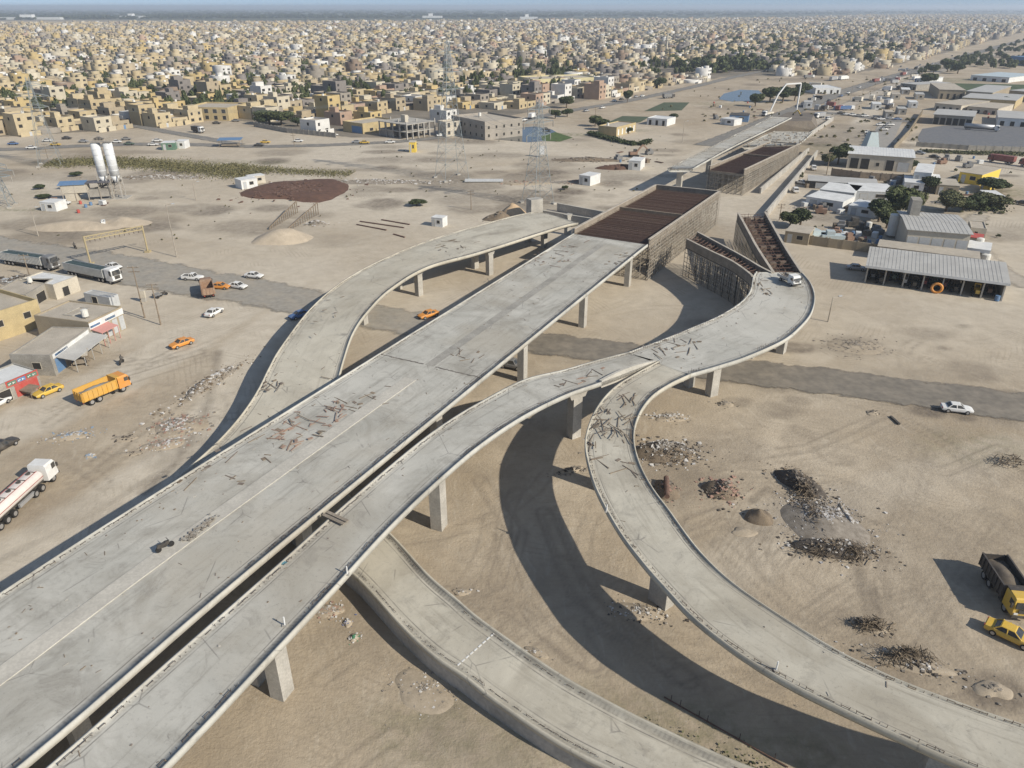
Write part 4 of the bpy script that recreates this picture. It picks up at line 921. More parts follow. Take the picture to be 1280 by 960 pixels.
# red goods trucks, road tanker and bowser at right
def box_truck(label,a,b_,cm,bm,L_=9.0,tank=False,name='box_truck',cat='truck'):
    t=thing(name,label,cat); x1=L_/2
    cab(t,x1-2,x1,1.2,.75,3.0,cm); mb=MB(); mb.b(-x1+.2,x1-.4,-.5,.5,.6,1.0); mb.build('chassis',M_black,t)
    mb=MB()
    if tank: mb.cyl((-x1,0,2.0),(x1-2.5,0,2.0),1.1,16)
    else: mb.b(-x1,x1-2.3,-1.25,1.25,1.0,3.1)
    mb.build('tank' if tank else 'cargo_box',bm,t,tank)
    truck_wheels(t,(-x1+1.3,-x1+2.6,x1-1.4)); place(t,a,b_,.06); return t
box_truck('dark red goods truck, left one of two on the far right road',(1268,206),(1234,201),PC['maroon'],PC['maroon'],10)
box_truck('dark red goods truck cut by the right edge behind another',(1310,212),(1272,206.5),PC['maroon'],PC['maroon'],10)
box_truck('long white road tanker parked on the grey asphalt yard',(1206,161.5),(1247,164.5),PC['white'],PC['silver'],16,True,'tanker_truck','tanker')
box_truck('white box truck on the side street before the tan houses',(241,165),(255,166.5),PC['white'],PC['black'],7)
box_truck('white truck beside the frontage road near the small trees',(661,149.5),(669,147),PC['white'],PC['white'],7)
box_truck('dark truck waiting by the far end of the sports pitch',(831,123),(840,122.5),PC['black'],PC['grey'],9)
box_truck('white mixer lorry at the junction below the highway',(1028,147),(1020,148),PC['white'],PC['silver'],8)
# minor cars: one plain mesh with glass, copied
def mini_mesh():
    mb=MB(); mb.loft([sect(*q) for q in ((-2.25,.78,.35,.85),(-1.4,.87,.28,.93),(.9,.87,.27,.92),(2.25,.72,.4,.70))]); mb.loft([[(-1.55,-.8,.88),(1.05,-.8,.88),(1.05,.8,.88),(-1.55,.8,.88)],[(-.95,-.63,1.37),(.3,-.63,1.37),(.3,.63,1.37),(-.95,.63,1.37)]],1)
    mb.b(-.95,.3,-.63,.63,1.37,1.42)
    for x in (-1.38,1.38):
        for s in (-1,1): mb.cyl((x,s*.7,.32),(x,s*.9,.32),.32,8,mi=2)
    return mb
mini0=None
def mini(px,py,ang,colour,label,group,z=.06):
    global mini0
    if mini0 is None: o=mini0=mini_mesh().build('parked_car',[PC['white'],M_glass,M_tyre])
    else: o=mini0.copy(); COL.objects.link(o)
    p=at(px,py); o.location=(p.x,p.y,z); o.rotation_euler=(0,0,ang); setmat(o,PC[colour]); tag(o,label,'car',group)
fr='cars along the frontage road'
for px,py,a,c,l in ((70,182,0,'yellow','yellow taxi on the frontage road behind the left pylon'),(84,174,0,'black','black car parked behind the left pylon'),(105,178,0,'silver','silver car on the frontage road right of the left pylon'),(124,175,0,'black','black car parked just left above the silos'),(146,178.5,0,'white','white car just right of the silo tops'),(158,175,.3,'grey','dark grey car behind the silo tops'),(162,181,0,'green','dark green car beside the silo tops'),(197,177,.1,'white','white car left of the green site box'),(192,182,.1,'white','white car tucked below the green site box'),(271,155,0,'black','black car parked below the tan row at left'),(295,152,0,'grey','grey blue van shaped car under the tan front row'),(332,179,0,'yellow','yellow taxi beside the blue roofed stall'),(324,183,0,'black','dark wrecked car beside the blue roofed stall'),(373,177.5,0,'white','white car alone in the open lot left of the concrete frame'),(398,160,-.2,'white','white car by the long wall left of the concrete frame'),(417,170,.4,'white','white car on the slip left of the concrete frame'),(446,179,0,'silver','silver car behind the taxi left of the concrete frame'),(456,179.5,0,'yellow','yellow taxi left of the concrete frame building'),(488,179,0,'white','white car in front of the concrete frame building'),(551,170.5,.5,'white','white car beside the middle pylon on the frontage road'),(602,161.5,.7,'white','white car left of the pond on the frontage road'),(613,158.5,.7,'silver','silver car above the pond on the frontage road'),(655,151,.9,'white','white car right of the long grey building'),(643,154,.9,'yellow','yellow car above the pond on the frontage road'),(683,163,.2,'black','dark car on the grass right of the pond'),(733,139.5,.8,'silver','silver car on the bare lot by the trees'),(753,135.5,.8,'white','white car near the sports pitch fence'),(768,127,.8,'white','white car parked opposite the pink villa'),(777,125,.8,'black','black car parked opposite the pink villa'),(786,123.5,.8,'white','white car in the row above the sports pitch'),(795,122,.8,'silver','silver car in the row above the sports pitch'),(803,121,.8,'white','last white car in the row above the sports pitch'),(40,186,.2,'white','white car by the low shed at the left edge'),(60,177,0,'white','white car left of the left pylon'),(17,181,.1,'blue','blue car at the far left edge of the frontage road')):
    mini(px,py,a,c,l,fr)
pk='cars in the pale car park'
for k,(px,py) in enumerate(((1085,166.5),(1086,170),(1087,173.5),(1086,177),(1084,181),(1104,163),(1108,160),(1112,157),(1100,157))):
    mini(px,py,.1+R.uniform(-.05,.05),('white','grey','white','silver','black','silver','grey','silver','white')[k],('%s car in the pale car park, %s'%(('white','grey','white','silver','black','silver','grey','silver','white')[k],('far end of the left column','second from the far end of the left column','middle of the left column','second from the near end of the left column','near end of the left column','nearest of the right group','second nearest of the right group','farthest of the right group','on its own between both groups')[k])),pk)
jc='cars queueing on the cross street'
for k,(px,py,a) in enumerate(((1051,142.5,0),(1058,144,.1),(1066,144.5,0),(1073,146,0),(1081,146,0),(1094,149,.1),(1101,150,0),(1112,149,-.1),(1122,150,0))):
    c=('black','silver','white','grey','white','black','white','silver','blue')[k]; mini(px,py,a,c,'%s car in the cross street queue, number %s from the left end'%(c,('one','two','three','four','five','six','seven','eight','nine')[k]),jc,.07)
hc='traffic on the far highway'
ns=('one','two','three','four','five','six','seven','eight','nine','ten','eleven','twelve','thirteen','fourteen','fifteen','sixteen','seventeen','eighteen','nineteen','twenty')
hp=[(1051,121),(1060,117),(1074,110),(1090,103),(1102,98),(1036,127),(1126,84),(1120,97),(1137,88),(1150,82),(1146,92),(1166,80),(1180,76),(1190,70.5),(1196,74),(1210,67),(1222,66),(1236,60),(1250,58),(1262,54)]
for k,(px,py) in enumerate(hp):
    c=R.choice(('white','white','silver','grey','black','blue')); mini(px,py,.92+R.choice((0,math.pi)),c,'%s car on the far highway, %s in line going away from the pump truck'%(c,ns[k]),hc,.08)
# excavators
def excavator(label,px,py,ang,m):
    t=thing('excavator',label,'excavator'); p=at(px,py); t.location=(p.x,p.y,.05); t.rotation_euler=(0,0,ang)
    for s in (-1,1):
        mb=MB(); mb.loft([[(x,s*1.1-.3,z0),(x,s*1.1+.3,z0),(x,s*1.1+.3,z1),(x,s*1.1-.3,z1)] for x,z0,z1 in ((-2,.3,.6),(-1.7,0,.9),(1.7,0,.9),(2,.3,.6))]); mb.build('track',M_tyre,t)
    mb=MB(); mb.b(-2,1.3,-1.2,1.2,1.0,2.0); mb.build('body',m,t)
    mb=MB(); mb.b(.1,1.4,.1,1.15,2.0,3.0); mb.build('cab',M_glass,t)
    mb=MB(); mb.beam((1.0,-.3,1.8),(3.6,-.3,4.8),.4,.6); mb.beam((3.6,-.3,4.8),(5.8,-.3,3.0),.35,.5); mb.build('boom',m,t)
    mb=MB(); mb.hexa([(5.4,-.8,1.6),(6.3,-.8,2.0),(6.3,.2,2.0),(5.4,.2,1.6),(5.5,-.8,3.0),(6.0,-.8,3.1),(6.0,.2,3.1),(5.5,.2,3.0)]); mb.build('bucket',M_black,t)
excavator('orange brown excavator with arched arm behind the white site cabin',792,196,.2,PC['brown']); 
excavator('yellow excavator working beside the earth embankment',1003,150,2.4,PC['yellow'])
# ------------------------------------------------------------------ buildings in the foreground
M_roof=mat('flat_roof_screed',(.46,.41,.335),c2=(.36,.32,.26),scale=.35,fine=.12)
M_groof=mat('sheet_roof',(.46,.45,.42),c2=(.37,.36,.335),scale=.3,fine=.08,rough=.6)
M_plaster=mat('tan_plaster',(.36,.30,.21),c2=(.28,.235,.17),scale=.35,fine=.1)
M_block=mat('grey_block',(.29,.27,.235),var=.2,scale=.5,fine=.18)
M_yel=mat('yellow_brick',(.47,.375,.205),c2=(.37,.295,.165),scale=.5,fine=.15)
M_cream=mat('cream_render',(.52,.47,.38),c2=(.42,.38,.31),scale=.3,fine=.1)
M_white=mat('white_sheet',(.62,.62,.60),var=.12,scale=.5,fine=.06,rough=.6)
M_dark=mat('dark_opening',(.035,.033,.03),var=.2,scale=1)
M_shut=mat('grey_shutter',(.42,.43,.43),var=.12,scale=2,rough=.6)
M_blue=paint('blue_sheet',(.08,.19,.36),.6); M_red=paint('red_sheet',(.42,.05,.04),.6); M_green=paint('green_sheet',(.06,.16,.11),.6); M_yellow=paint('yellow_sheet',(.70,.50,.05),.6)
M_tank=paint('water_tank',(.66,.65,.60),.5)
BEXC=[]
def bld(name,label,cat,a,b_,c,z,wm_,rm,par=.35,ops=(),group=None,over=0,pitch=0,tank=(),z0=-.1):
    """a,b,c: pixels of near-left, near-right, far-right roof corners at height z"""
    A,B,C=at(*a,z),at(*b_,z),at(*c,z); e=(B-A).normalized(); n=Vector((-e.y,e.x,0)); w_=(B-A).length; d=(C-B).dot(n)
    t=thing(name,label,cat,(A.x,A.y,0),math.atan2(e.y,e.x),group)
    if d<0: d=-d; 
    zr=z-par
    mb=MB()
    for x0,x1,y0,y1 in ((0,w_,0,.25),(0,w_,d-.25,d),(0,.25,.25,d-.25),(w_-.25,w_,.25,d-.25)): mb.b(x0,x1,y0,y1,z0,z)
    mb.build('wall',wm_,t)
    mb=MB()
    if pitch:
        o=over; mb.loft([[(-o,-o,z+.02),(-o,-o,z+.14),(-o,d/2,z+pitch+.14),(-o,d+o,z+.14),(-o,d+o,z+.02),(-o,d/2,z+pitch+.02)],[(w_+o,-o,z+.02),(w_+o,-o,z+.14),(w_+o,d/2,z+pitch+.14),(w_+o,d+o,z+.14),(w_+o,d+o,z+.02),(w_+o,d/2,z+pitch+.02)]])
        for k in range(int(w_/1.0)): x=k*1.0+.5; mb.beam((x,-o,z+.16),(x,d/2,z+pitch+.16),.06,.05); mb.beam((x,d+o,z+.16),(x,d/2,z+pitch+.16),.06,.05)
    elif over: mb.b(-over,w_+over,-over,d+over,z+.01,z+.18)
    else: mb.b(.251,w_-.251,.251,d-.251,zr-.2,zr)
    rf=mb.build('roof',rm,t)
    for op in ops:
        f,u0,u1,za,zb,m,nm=op[:7]; mb=MB(); q=.035
        L_=w_ if f in 'fb' else d; u0*=L_; u1*=L_
        bx={'f':(u0,u1,-q,.1),'b':(u0,u1,d-.1,d+q),'l':(-q,.1,u0,u1),'r':(w_-.1,w_+q,u0,u1)}[f]; mb.b(bx[0],bx[1],bx[2],bx[3],za,zb); o=mb.build(nm,m,t)
        if nm in('window','door','gate'):
            mb=MB(); k=.07
            for xa,xb,zc,zd in ((u0-k,u1+k,zb,zb+k),(u0-k,u1+k,za-k,za),(u0-k,u0,za,zb),(u1,u1+k,za,zb)):
                qq=q+.03; bb={'f':(xa,xb,-qq,.0),'b':(xa,xb,d,d+qq),'l':(-qq,0,xa,xb),'r':(w_,w_+qq,xa,xb)}[f]; mb.b(bb[0],bb[1],bb[2],bb[3],zc,zd)
            mb.build('frame',M_cream,o)
    for k,(fx,fy,s) in enumerate(tank):
        o=MB(); o.cyl((w_*fx,d*fy,zr+.4),(w_*fx,d*fy,zr+.4+1.3*s),.62*s,12); o.cyl((w_*fx,d*fy,zr+.4+1.3*s),(w_*fx,d*fy,zr+.5+1.3*s),.4*s,12); tk_=o.build('water_tank',M_tank,t)
        o=MB(); 
        for q_ in ((-.4,-.4),(.4,-.4),(.4,.4),(-.4,.4)): o.beam((w_*fx+q_[0],d*fy+q_[1],zr-.02),(w_*fx+q_[0],d*fy+q_[1],zr+.42),.08)
        o.build('tank_stand',M_scaf,tk_)
    t['dims']=(w_,d,z); return t
def rows_(f,n,za,zb,m,nm,wd=.5,s=0,e=1):
    return [(f,s+(e-s)*(k+.5-wd/2)/n,s+(e-s)*(k+.5+wd/2)/n,za,zb,m,nm) for k in range(n)]
# shops at the left
sh=bld('shop_building','flat roofed shop block with grey shutters and a blue white sign band, left side','shop',(110,403),(152,383),(98,370),4.6,M_plaster,M_roof,.25,rows_('f',5,.1,2.9,M_shut,'shutter',.72)+[('f',.0,1,3.1,4.3,M_white,'sign_board'),('f',.02,.3,3.3,3.7,M_blue,'sign_lettering'),('f',.45,.75,3.3,3.75,M_blue,'sign_lettering')],tank=((.25,.2,1.0),))
mb=MB(); w_,d_,z_=sh['dims']; del sh['dims']
mb=MB(); x0=w_*.25; mb.beam((x0,d_*.45,4.45),(x0+4,d_*.45,4.45),.15); mb.beam((x0,d_*.62,4.45),(x0+4,d_*.62,4.45),.15); mb.beam((x0,d_*.45,4.45),(x0,d_*.62,4.45),.15); mb.beam((x0+4,d_*.45,4.45),(x0+4,d_*.62,4.45),.15); mb.build('roof_frame',M_conc,sh)
mb=MB(); mb.hexa([(w_*.02,-2.4,2.55),(w_*.5,-2.4,2.55),(w_*.5,0,3.0),(w_*.02,0,3.0),(w_*.02,-2.4,2.65),(w_*.5,-2.4,2.65),(w_*.5,0,3.1),(w_*.02,0,3.1)])
for k in range(4): x=w_*(.03+.153*k); mb.beam((x,-2.35,-.1),(x,-2.35,2.6),.1)
mb.build('awning',paint('pink_awning',(.55,.25,.22),.7),sh)
sh2=bld('shop_building','lower front shop block with pale sheet canopy over its blue doorway, left side','shop',(62,444),(112,409),(73,403),3.9,M_block,M_roof,.2,rows_('f',3,.1,2.7,M_blue,'shutter',.6)+[('f',.05,.95,2.9,3.7,M_white,'sign_board'),('f',.1,.4,3.1,3.5,M_blue,'sign_lettering')]+[('l',.3,.5,1.2,2.4,M_dark,'window')])
w_,d_,z_=sh2['dims']
mb=MB(); mb.hexa([(w_*.1,-3.2,2.3),(w_*.98,-3.2,2.3),(w_*.98,-.04,2.9),(w_*.1,-.04,2.9),(w_*.1,-3.2,2.42),(w_*.98,-3.2,2.42),(w_*.98,-.04,3.02),(w_*.1,-.04,3.02)])
for k in range(5): x=w_*(.12+.21*k); mb.beam((x,-3.1,-.1),(x,-3.1,2.35),.1)
mb.build('canopy',M_groof,sh2)
bld('brick_house','tall yellow brick building with roof parapet at the left edge','house',(-62,408),(46,374),(22,348),5.6,M_yel,M_roof,.8,rows_('f',3,2.6,3.8,M_dark,'window',.25)+[('r',.3,.6,.1,2.3,M_shut,'door')])
bld('store_room','small flat store between yellow house and shop block, left side','store',(32,368),(66,348),(40,338),3.4,M_block,M_roof,.2,[('f',.3,.6,.1,2.2,M_dark,'door')],tank=((.7,.4,.8),))
bld('store_room','pale roofed store behind the shops near the trailer trucks','store',(66,356),(96,345),(76,331),3.4,M_cream,M_white,.2,[('f',.3,.55,.1,2.1,M_dark,'door')])
bld('lean_to','long low grey screen shed behind the shop block','shed',(104,366),(136,372),(144,367),2.4,M_shut,M_groof,.1,[('f',.3,.5,.1,1.9,M_dark,'door')])
k1=bld('kiosk','kiosk with red shopfront and green blue sign board at the left edge','kiosk',(-12,486),(46,462),(30,448),3.3,M_block,M_white,.2,[('f',.45,.95,.1,2.2,M_red,'shutter'),('f',.3,1.0,2.25,3.35,M_red,'sign_board'),('f',.1,.35,.1,2.1,M_dark,'door')])
w_,d_,z_=k1['dims']
for u0,u1,m in ((.33,.52,M_green),(.54,.72,M_blue),(.75,.97,M_green)):
    mb=MB(); mb.b(w_*u0,w_*u1,-.06,-.036,2.5,3.15); s_=mb.build('sign_panel',m,k1)
    mb=MB(); 
    for q in range(5): x=w_*(u0+.02)+q*w_*(u1-u0-.04)/5; mb.b(x,x+w_*.022,-.075,-.061,2.65+.1*(q%3),2.85+.08*(q%2))
    mb.build('sign_lettering',M_white,s_)
def stall(label,px,py,sx,sy,h,ang,roof,cat='stall'):
    t=thing('market_stall',label,cat); p=at(px,py); t.location=(p.x,p.y,0); t.rotation_euler=(0,0,ang)
    mb=MB()
    for x in (-1,1):
        for y in (-1,1): mb.beam((x*sx/2,y*sy/2,-.1),(x*sx/2,y*sy/2,h),.12)
    mb.build('frame',M_wood,t); mb=MB(); mb.hexa([(-sx*.58,-sy*.58,h-.1),(sx*.58,-sy*.58,h-.1),(sx*.58,sy*.58,h+.25),(-sx*.58,sy*.58,h+.25),(-sx*.58,-sy*.58,h),(sx*.58,-sy*.58,h),(sx*.58,sy*.58,h+.35),(-sx*.58,sy*.58,h+.35)]); mb.build('canopy',roof,t)
    mb=MB(); mb.b(-sx*.45,sx*.45,-sy*.3,sy*.3,.5,.9); mb.b(-sx*.4,sx*.4,-sy*.25,sy*.25,.9,1.15); mb.build('counter',M_ply,t)
stall('small timber stall with grey canopy in front of the lower shop block',102,456,2.6,2.2,2.2,.4,M_roof)
stall('open trestle stall behind the yellow taxi near the red kiosk',33,493,4.2,1.6,1.2,-.3,M_wood)
stall('big stall roofed with a bright blue sheet beside the frontage road',289,183,9,5,3.2,.1,M_blue)
# site cabins and small boxes
def cabin(label,a,b_,c,z,m,rm=None,cat='site cabin',ops=True,name='site_cabin'):
    return bld(name,label,cat,a,b_,c,z,m,rm or M_white,.0,([('f',.12,.3,.1,z*.8,M_shut,'door'),('f',.5,.75,z*.4,z*.75,M_dark,'window')] if ops else [('f',.3,.55,.1,z*.7,M_shut,'door')]),over=.08)
cabin('white cabin beside the silo batching plant',(49,253),(68,254),(71,249),2.6,M_white)
cabin('white container cabin standing by the brown rebar field',(301,226),(321,223),(328,218),3,M_white)
cabin('small white cabin alone on sand above the tan curved ramp',(539,272),(553,273.5),(556,270),2.5,M_white)
cabin('white cabin in the pole yard left of the hammerhead pier',(724,219),(738,221),(744,216),3.2,M_white)
cabin('white and blue cabin beside the orange excavator',(786,201),(801,202),(804,197),3.4,M_white)
cabin('white cabin right of the green container by the frontage road',(218,177),(230,177),(230,174.5),3,M_white)
cabin('green container left of a white cabin by the frontage road',(201,179),(218,178.5),(219,176),3,M_green)
cabin('bright yellow kiosk box before the concrete frame building',(511,178),(519,178),(519,176),4.2,M_yellow,M_cream,'kiosk',True,'kiosk')
cabin('small pale shed with lean roof behind the white container cabin',(312,221.5),(331,219),(333,216),2.6,M_cream)
cabin('long silver container near the far water tank stand',(901,148),(918,150),(920,147.5),3,M_white)
cabin('dark blue container behind the silver one by the far stores',(912,144),(936,145),(938,142),3.2,M_blue,M_black)
bld('concrete_trough','low white concrete trough lying on the sand between poles at left','trough',(126,277.5),(131,277),(146,272.5),1.4,M_white,M_dark,.5)
# batching plant
t=thing('silo_pair','pair of tall white cement silos on steel legs','silos'); p=at(143,247); t.location=(p.x,p.y,0); t.rotation_euler=(0,0,.1)
for dx in (-1.95,1.85):
    mb=MB(); mb.cyl((dx,0,7.2),(dx,0,17.6),1.45,20); mb.cyl((dx,0,4.8),(dx,0,7.2),.4,20,1.45); mb.cyl((dx,0,17.6),(dx,0,18.0),1.45,20,.8)
    for z in (8.9,10.6,12.3,14.0,15.7): mb.cyl((dx,0,z),(dx,0,z+.12),1.52,20)
    mb.build('silo',mat('silo_white',(.62,.63,.63),var=.12,scale=.4,fine=.08,rough=.5),t,True)
    for x in (-1.4,1.4):
        for y in (-1.4,1.4): mb=MB(); mb.beam((dx+x,y,-.1),(dx+x*.95,y*.95,7.6),.28); mb.build('leg',M_conc,t)
    mb=MB()
    for z in (1.5,3.6):
        for x in (-1.4,1.4): mb.beam((dx+x,-1.4,z),(dx+x,1.4,z+1.8),.14); mb.beam((dx+x,1.4,z),(dx+x,-1.4,z+1.8),.14)
        for y in (-1.4,1.4): mb.beam((dx-1.4,y,z),(dx+1.4,y,z+1.8),.14)
    mb.build('brace',M_scaf,t)
mb=MB(); mb.b(-3.6,3.5,-1.6,1.6,18.0,18.1)
for k in range(8): x=-3.55+k; mb.beam((x,-1.55,18.1),(x,-1.55,19.1),.06); mb.beam((x,1.55,18.1),(x,1.55,19.1),.06)
mb.beam((-3.6,-1.55,19.1),(3.5,-1.55,19.1),.07); mb.beam((-3.6,1.55,19.1),(3.5,1.55,19.1),.07); mb.build('top_platform',M_scaf,t)
mb=MB(); mb.b(-5.5,5,-2.6,2.6,-.1,.15); mb.build('base_slab',M_conc,t)
t=thing('batching_plant','blue roofed concrete mixing plant with conveyor left of the silos','plant'); p=at(98,250); t.location=(p.x,p.y,0); t.rotation_euler=(0,0,.25)
mb=MB(); mb.b(-4,4,-1.6,1.6,2.6,5.2); mb.b(-3.2,.5,-1.4,1.4,0,2.6); mb.build('bin_house',M_cream,t)
mb=MB(); mb.hexa([(-4.6,-2,5.25),(3.6,-2,5.25),(3.6,2,5.8),(-4.6,2,5.8),(-4.6,-2,5.4),(3.6,-2,5.4),(3.6,2,5.95),(-4.6,2,5.95)]); mb.build('roof',M_blue,t)
mb=MB(); mb.b(3.7,11,-2,2,5.5,5.75); mb.build('roof',paint('dark_roof',(.06,.065,.09),.6),t)
for x in (-3.8,0,3.8,7.4,10.8):
    for y in (-1.5,1.5): mb=MB(); mb.beam((x,y,-.1),(x,y,5.5),.22); mb.build('leg',M_scaf,t)
mb=MB(); mb.beam((1,0,2.2),(14,1.5,5.4),1.2,.4); mb.build('conveyor',M_black,t)
mb=MB(); mb.b(4,10,-1.4,1.4,1,3.4); mb.build('mixer',M_block,t)
car('sedan',(72,255),(88,255.5),'white','white sedan parked beside the cabin at the batching plant')
# gantry
t=thing('height_gantry','yellow height limit gantry spanning the cross road at left','gantry'); a=at(113.5,330); b_=at(185,315); 
mb=MB()
for p in (a,b_): mb=MB(); mb.cyl(p,p+Vector((0,0,7.0)),.22,8); mb.rb(p.x,p.y,-.1,1.3,1.3,.5); mb.build('gantry_post',paint('faded_yellow',(.38,.31,.17),.7),t)
mb=MB(); u=Vector((0,0,6.9)); l2=Vector((0,0,6.0)); mb.beam(a+u,b_+u,.22); mb.beam(a+l2,b_+l2,.22)
for k in range(16): mb.beam(a.lerp(b_,k/16)+(u if k%2 else l2),a.lerp(b_,(k+1)/16)+(l2 if k%2 else u),.12)
mb.build('gantry_truss',paint('faded_yellow',(.45,.36,.14)),t)
mb=MB()
for k in range(1,12): p=a.lerp(b_,k/12); mb.beam(p+l2,p+Vector((0,0,5.3)),.1)
mb.build('hanger_bars',M_rebar,t)
# poles
def pole(label,px,py,top,kind='lamp',lean=0,name='street_lamp',cat='street lamp'):
    p=at(px,py); h=1.0
    while proj(p.x,p.y,h)[1]>top and h<40: h+=.1
    t=thing(name,label,cat,(p.x,p.y,0)); mb=MB(); mb.cyl((0,0,-.2),(lean,0,h),.16,7,.08); mb.build('pole',M_scaf if kind=='lamp' else M_wood,t)
    if kind=='lamp': mb=MB(); mb.beam((lean,0,h-.1),(lean+1.4,.4,h+.15),.09); mb.build('arm',M_scaf,t); mb=MB(); mb.rb(lean+1.6,.45,h+.08,.8,.3,.16,.3); mb.build('lamp_head',M_shut,t)
    else:
        mb=MB()
        for q in (.3,1.2): mb.beam((lean-1.1,0,h-q),(lean+1.1,.2,h-q),.14)
        mb.build('crossarm',M_wood,t)
        for x in (-1,0,1): mb=MB(); mb.cyl((lean+x,0.05,h-.25),(lean+x,.05,h+.05),.08,6); mb.build('insulator',M_block,t)
for a in (('tall lamp post on sand just right of the gantry',221,321,256),('thin lamp post on sand left of the gantry',48,295,260),('short lamp post on the pale plain below the weeds',245,250,228),('lamp post at the far left edge on the sandy verge',9,252,222),('lamp post near the wet ground left of the far pump truck',853,178,152),('thin post by the parked car on sand right of the loop',1035,402,372)): pole(*a)
for a in (('utility pole with crossarms standing nearest the shop block',181,397,333),('utility pole with crossarms right of the white meter box',201,406,355),('utility pole at the left edge behind the trailer trucks',37,345,318),('utility pole beside the bush above the tan curved ramp',589,262,238),('utility pole near the white sheds by the dirt track',1033,218,190),('utility pole before the brick compound corner',974,275,255),('utility pole on the frontage road by the long grey building',614,154,138),('utility pole at the corner of the tan front row',368,183,166),('utility pole between the pond and the sports pitch',744,150,134),('utility pole beside the batching plant at left',62,206,180)): pole(*a,kind='utility',name='utility_pole',cat='utility pole')
t=thing('meter_box','white meter box on a stand between the two utility poles','meter box'); p=at(180,377); t.location=(p.x,p.y,0); mb=MB(); mb.b(-.6,.6,-.3,.3,.9,2.5); mb.build('box',M_cream,t); mb=MB(); mb.b(-.5,.5,-.25,.25,-.1,.9); mb.build('stand',M_conc,t)
# pylons
M_galv=mat('galvanised_steel',(.27,.30,.305),var=.1,scale=1,rough=.5,metal=.3)
def pylon(label,px,py,h,rz,bw=7.0,th=.095):
    p=at(px,py); t=thing('power_pylon',label,'pylon',(p.x,p.y,0),rz)
    wid=lambda z: bw/2*max(0,1-z/h)**1.25+.55
    def ring(z): q=wid(z); return [Vector((-q,-q,z)),Vector((q,-q,z)),Vector((q,q,z)),Vector((-q,q,z))]
    for k in range(4):
        mb=MB(); zs=np.linspace(-.1,h,12)
        for a,b2_ in zip(zs[:-1],zs[1:]): mb.beam(ring(max(0,a))[k] if a>0 else ring(0)[k]-Vector((0,0,.2)),ring(b2_)[k],th*1.2)
        mb.build('leg',M_galv,t)
    mb=MB(); z=0; 
    while z<h-1:
        s_=max(1.6,wid(z)*1.25); z2=min(h,z+s_); A,B=ring(z),ring(z2)
        for k in range(4): j=(k+1)%4; mb.beam(A[k],B[j],th*.6); mb.beam(A[j],B[k],th*.6); mb.beam(B[k],B[j],th*.6)
        z=z2
    mb.build('lattice',M_galv,t)
    for f,w_ in ((.66,4.6),(.78,5.6),(.9,4.2)):
        mb=MB(); z=h*f
        for s in (-1,1):
            e=Vector((s*w_,0,z+.2))
            for c in ring(z): mb.beam(c,e,th*.7)
            for c in ring(z+1.5): mb.beam(c,e,th*.6)
        a_=mb.build('crossarm',M_galv,t)
        for s in (-1,1): mb=MB(); mb.cyl((s*w_,0,z+.2),(s*w_,0,z-1.6),.16,6); mb.build('insulator',M_block,a_)
    mb=MB()
    for q in ring(0): mb.rb(q.x,q.y,-.1,1.3,1.3,.55)
    mb.build('footing',M_conc,t)
    return p
p1=pylon('lattice power pylon at far left behind the batching plant',64,206,33,.4); p2=pylon('tallest lattice power pylon, centre, rising above the town',565,223,47,.5,8.5); p3=pylon('lattice power pylon near the hammerhead pier with a white plate on one leg',672,254,32,.6,6.5)
pylon('small lattice mast cut by the left edge above the lamp post',5,258,14,.2,4,.14)
t=thing('signal_box','white equipment box on posts at the foot of the right pylon','equipment box'); p=at(677,196); t.location=(p.x,p.y,0); mb=MB(); mb.b(-1.1,1.1,-.6,.6,1.0,4.4); mb.build('box',M_white,t); mb=MB(); mb.b(-.9,-.7,-.3,.3,-.1,1); mb.b(.7,.9,-.3,.3,-.1,1); mb.build('stand',M_scaf,t)
def wires(label,a,b_,za,zb,n=3):
    mb=MB()
    for o in range(n):
        off=Vector((-(b_-a).y,(b_-a).x,0)).normalized()*(o-(n-1)/2)*4
        pr=None
        for k in range(25):
            f=k/24; p=a.lerp(b_,f)+off; p.z=za*(1-f)+zb*f-4*f*(1-f)*5
            if pr: mb.beam(pr,p,.045)
            pr=p
    tag(mb.build('power_line',M_galv),label,'power line')
wires('three sagging power lines between the left pylon and the centre pylon',Vector((p1.x,p1.y,0)),Vector((p2.x,p2.y,0)),24,30)
wires('three sagging power lines between the centre pylon and the right pylon',Vector((p2.x,p2.y,0)),Vector((p3.x,p3.y,0)),30,24)
# concrete frame building
t=thing('unfinished_building','unfinished two storey concrete frame building without walls','building shell'); A=at(479,150,7.0);B=at(508,155.5,7.0);C=at(543,150.5,7.0); e=(C-B).normalized(); n=Vector((-e.y,e.x,0)); w_=(C-B).length; d_=abs((A-B).dot(n))
t.location=(B.x,B.y,0); t.rotation_euler=(0,0,math.atan2(e.y,e.x))
for z in (3.4,6.9): mb=MB(); mb.b(-.4,w_+.4,-.4,d_+.4,z-.3,z); mb.build('floor_slab',M_conc,t)
for i in range(6):
    for j in range(5): mb=MB(); mb.rb(w_*i/5,d_*j/4,-.1,.5,.5,8.2 if (i*3+j)%5==0 else 7.0); mb.build('column',M_conc2,t)
mb=MB(); mb.b(w_*.25,w_*.36,d_*.3,d_*.45,6.9,10.2); mb.build('stair_tower',M_cream,t)
mb=MB(); mb.b(.3,w_-.3,d_*.55,d_-.3,.05,3.05); mb.build('back_wall',M_block,t)  # solid block added at the back to make the open ground floor dark
